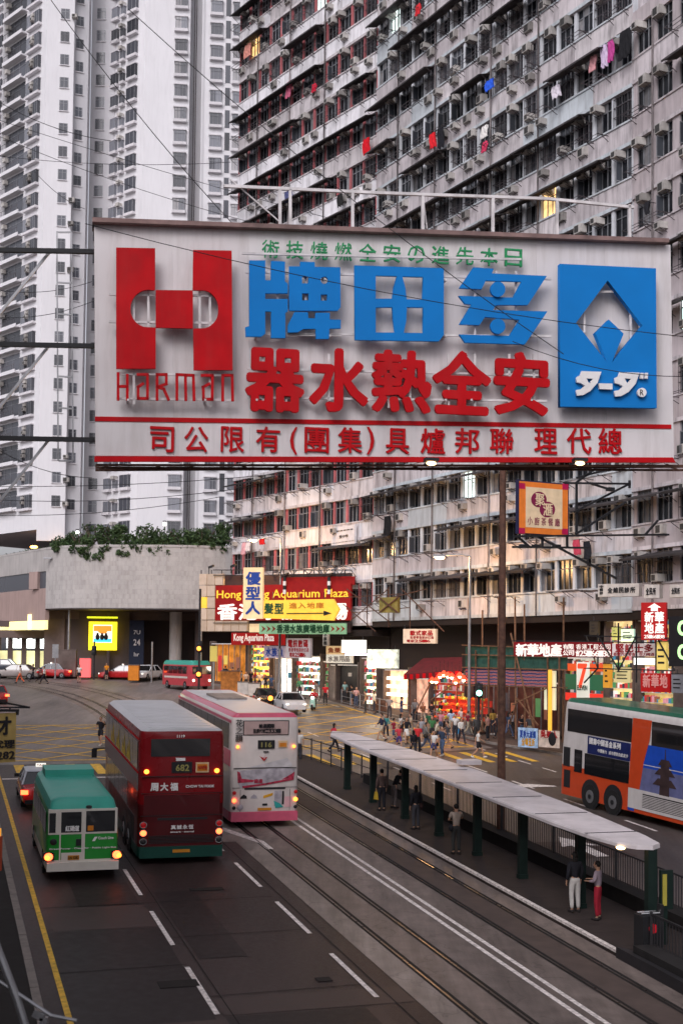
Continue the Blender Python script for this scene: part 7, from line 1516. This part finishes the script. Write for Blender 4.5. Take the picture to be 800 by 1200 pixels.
PEOPLE2 = [(452, 866, 'teal', (.04, .2, .2), 'half hidden behind the navy jacketed man', 'f'), (461, 873, 'maroon', (.25, .02, .04), 'left of the red shirted woman', 'm'), (481, 868, 'beige', (.45, .36, .26), 'behind the red polo man', 'm'), (484, 889, 'black', (.02, .02, .02), 'front row of the crossing beside the red polo man', 'f'), (493, 872, 'grey striped', (.3, .3, .33), 'in the middle of the crossing crowd', 'f'), (503, 865, 'dark green', (.03, .1, .05), 'at the back of the crossing crowd', 'm'), (512, 874, 'cream', (.55, .5, .4), 'between the vest woman and the jeans man', 'm'), (524, 878, 'charcoal', (.06, .06, .07), 'right of the jeans man on the crossing', 'm'), (528, 862, 'pale blue', (.35, .45, .6), 'stepping off the kerb', 'f'), (540, 872, 'white', (.6, .58, .56), 'at the right end of the crowd near the kerb', 'm'), (516, 863, 'pink', (.5, .2, .25), 'stepping off the kerb behind the crowd', 'f'),
    (548, 862, 'burgundy', (.2, .02, .04), 'on the kerb near the green signal', 'm'), (549, 852, 'white', (.55, .5, .5), 'against the glow of the fruit stall', 'f'), (533, 850, 'black', (.015, .015, .015), 'at the right end of the fruit stall', 'm'), (495, 850, 'brown', (.15, .08, .05), 'at the left end of the fruit stall', 'm'), (486, 846, 'grey', (.2, .2, .2), 'before the pink shutter', 'f'), (470, 845, 'navy', (.03, .04, .1), 'before the three glowing shelves', 'm'), (564, 861, 'dark blue', (.03, .04, .08), 'behind the pink shirted man', 'm'), (577, 861, 'ochre', (.35, .22, .05), 'under the left part of the scaffold', 'f'), (611, 866, 'black', (.02, .02, .025), 'right of the brown pole under the scaffold', 'm'), (620, 868, 'dark grey', (.08, .08, .09), 'near the blue and white banner', 'm'),
    (438, 836, 'cream', (.5, .45, .35), 'right of the accessories shop', 'f'), (412, 826, 'black', (.02, .02, .02), 'leaving the black doorway', 'm'), (371, 822, 'grey', (.25, .24, .25), 'behind the scooter on the pavement', 'm'), (351, 818, 'green', (.06, .2, .1), 'in front of the white shelved shop', 'f'), (318, 812, 'blue', (.08, .14, .3), 'beside the yellow shop pillar', 'm'), (279, 804, 'dark green', (.04, .09, .05), 'at the back of the arcade crowd', 'm'), (299, 806, 'red', (.4, .04, .04), 'in the middle of the arcade crowd', 'f'), (264, 800, 'black', (.02, .02, .02), 'left of the newspaper stand', 'm')]
for i, (x, y, cn, c, wh, bd) in enumerate(PEOPLE2):
    person('%s in a %s %s %s' % ('woman' if bd == 'f' else 'man', cn, 'top' if i % 2 else 'shirt', wh), (x, y), [170, -80, 100, 20, 200][i % 5], ('walk' if i % 2 else 'walk2') if i < 11 else ('stand', 'carry', 'walk')[i % 3], bd, ('tee' if i % 3 else 'longsleeve', c), (('trousers', 'shorts', 'trousers')[i % 3], ((.03, .03, .035), (.06, .08, .13), (.3, .26, .2))[i % 3]), 'long' if bd == 'f' else 'short', SHOE if i % 2 else SHOEW, 1.56+(i*7 % 19)/100, ground=0.0 if i < 11 else G_)
# far side of the junction and left lanes
person('man in black with a backpack walking past the front of the red bus', (118, 875), 170, 'walk', 'm', ('tee', (.015, .015, .018)), ('shorts', (.02, .02, .025)), 'short', SHOEW, 1.72, bag=('back', (.03, .01, .01), 1))
person('person in a white shirt and dark trousers at the corner of the white bus', (350, 893), 0, 'stand', 'm', ('tee', (.5, .48, .46)), ('trousers', (.03, .03, .04)), 'short', SHOE, 1.74)
person('pedestrian in white and orange crossing at the far left', (24, 801), 80, 'walk', 'f', ('tee', (.55, .5, .48)), ('trousers', (.6, .12, .05)), 'short')
person('dark dressed pedestrian pushing along the far crossing', (39, 799), 90, 'walk2', 'm', ('tee', (.06, .05, .06)), ('trousers', (.02, .02, .02)), 'short')
person('pedestrian in a white shirt striding behind the dark one', (52, 802), 95, 'walk', 'm', ('tee', (.6, .58, .56)), ('trousers', (.02, .02, .02)), 'short', ht=1.7)
person('man in a white shirt and black shorts waiting in front of the podium', (93, 800), 180, 'stand', 'm', ('tee', (.62, .6, .58)), ('shorts', (.02, .02, .02)), 'short', ht=1.7)
person('woman in an orange top and long black skirt by the red taxi', (125, 797), 180, 'stand', 'f', ('tee', (.7, .25, .02)), ('skirt', (.02, .02, .02)), 'short')
# on the tram platform
P_ = .16
person('man holding a yellow bag third from the far end of the tram platform', (447, 950), 20, 'stand', 'm', ('longsleeve', (.09, .06, .055)), ('trousers', (.02, .02, .02)), 'short', ground=P_, bag=('hand', (.45, .30, .03), -1), ht=1.72)
person('dark haired person leaning on the platform railing', (461, 947), -60, 'lean', 'f', ('longsleeve', (.02, .018, .02)), ('trousers', (.12, .10, .1)), 'short', ground=P_)
person('woman with long hair and a shoulder bag in dark clothes on the platform', (487, 972), 30, 'stand', 'f', ('longsleeve', (.02, .018, .02)), ('trousers', (.05, .05, .06)), 'long', ground=P_, bag=('side', (.04, .02, .02), 1))
person('person in a pale shirt raising a phone in front of the canopy post', (534, 1001), 15, 'phone', 'm', ('tee', (.32, .26, .22)), ('trousers', (.03, .028, .03)), 'short', ground=P_, bag=('side', (.02, .02, .02), -1), ht=1.74)
person('person in a black top and white trousers beside the second canopy post', (673, 1069), 20, 'stand', 'f', ('longsleeve', (.015, .014, .016)), ('trousers', (.48, .46, .44)), 'long', ground=P_, ht=1.72)
person('woman in a grey hooded top and red trousers near the platform end', (700, 1078), 60, 'carry', 'f', ('longsleeve', (.26, .21, .25)), ('trousers', (.28, .015, .03)), 'short', ground=P_, ht=1.64)
# scooter and rider
p = gp(367, 832); sc_t = thing('motor_scooter', 'pale green motor scooter coming along the kerb', 'scooter', tuple(p), (0, 0, R(172)))
M_SC = mat('scooter_mint', (.25, .42, .36), .35, coat=.4); b = MB().m(M_SC); b.smooth = True
b.loft([[(x*wv, y, z0+zz) for x, zz in ((-.5, 0), (-.5, .3), (0, .38), (.5, .3), (.5, 0))] for y, wv, z0 in ((-.75, .2, .5), (-.5, .42, .42), (0, .42, .35), (.05, .3, .25))]).build('rear_body', sc_t)
MB().m(M_SC).hexa([(-.22, .42, .25), (.22, .42, .25), (.22, .5, .25), (-.22, .5, .25)], [(-.17, .3, 1.0), (.17, .3, 1.0), (.14, .42, 1.02), (-.14, .42, 1.02)]).box(-.15, .15, 0, .45, .25, .3).build('leg_shield', sc_t)
MB().m(M_DARK).box(-.14, .14, -.7, .02, .78, .86).build('seat', sc_t); MB().m(M_DARK).bar((-.33, .3, 1.05), (.33, .3, 1.05), .035).build('handlebar', sc_t); MB().m(glow('scooter_headlamp', (1, .95, .9), 12)).ball((0, .45, .95), .09).build('headlamp', sc_t)
for y in (-.55, .6): w_ = MB().m(M_RUB).discx(y, .23, .23, -.06, .06).build('wheel', sc_t); MB().m(M_RIM).discx(y, .23, .12, -.065, .065, 12).build('rim', w_)
MB().m(M_WHITE).box(-.1, .1, .62, .66, .35, .5).build('front_plate', sc_t)
rd = person('scooter rider in a red jacket and white helmet', p+Vector((.05, .25, -.06)), 172, 'sit', 'm', ('longsleeve', (.5, .02, .03)), ('trousers', (.03, .03, .04)), 'cap', ht=1.68, hairM=mat('helmet', (.3, .03, .04), .3, coat=.5))
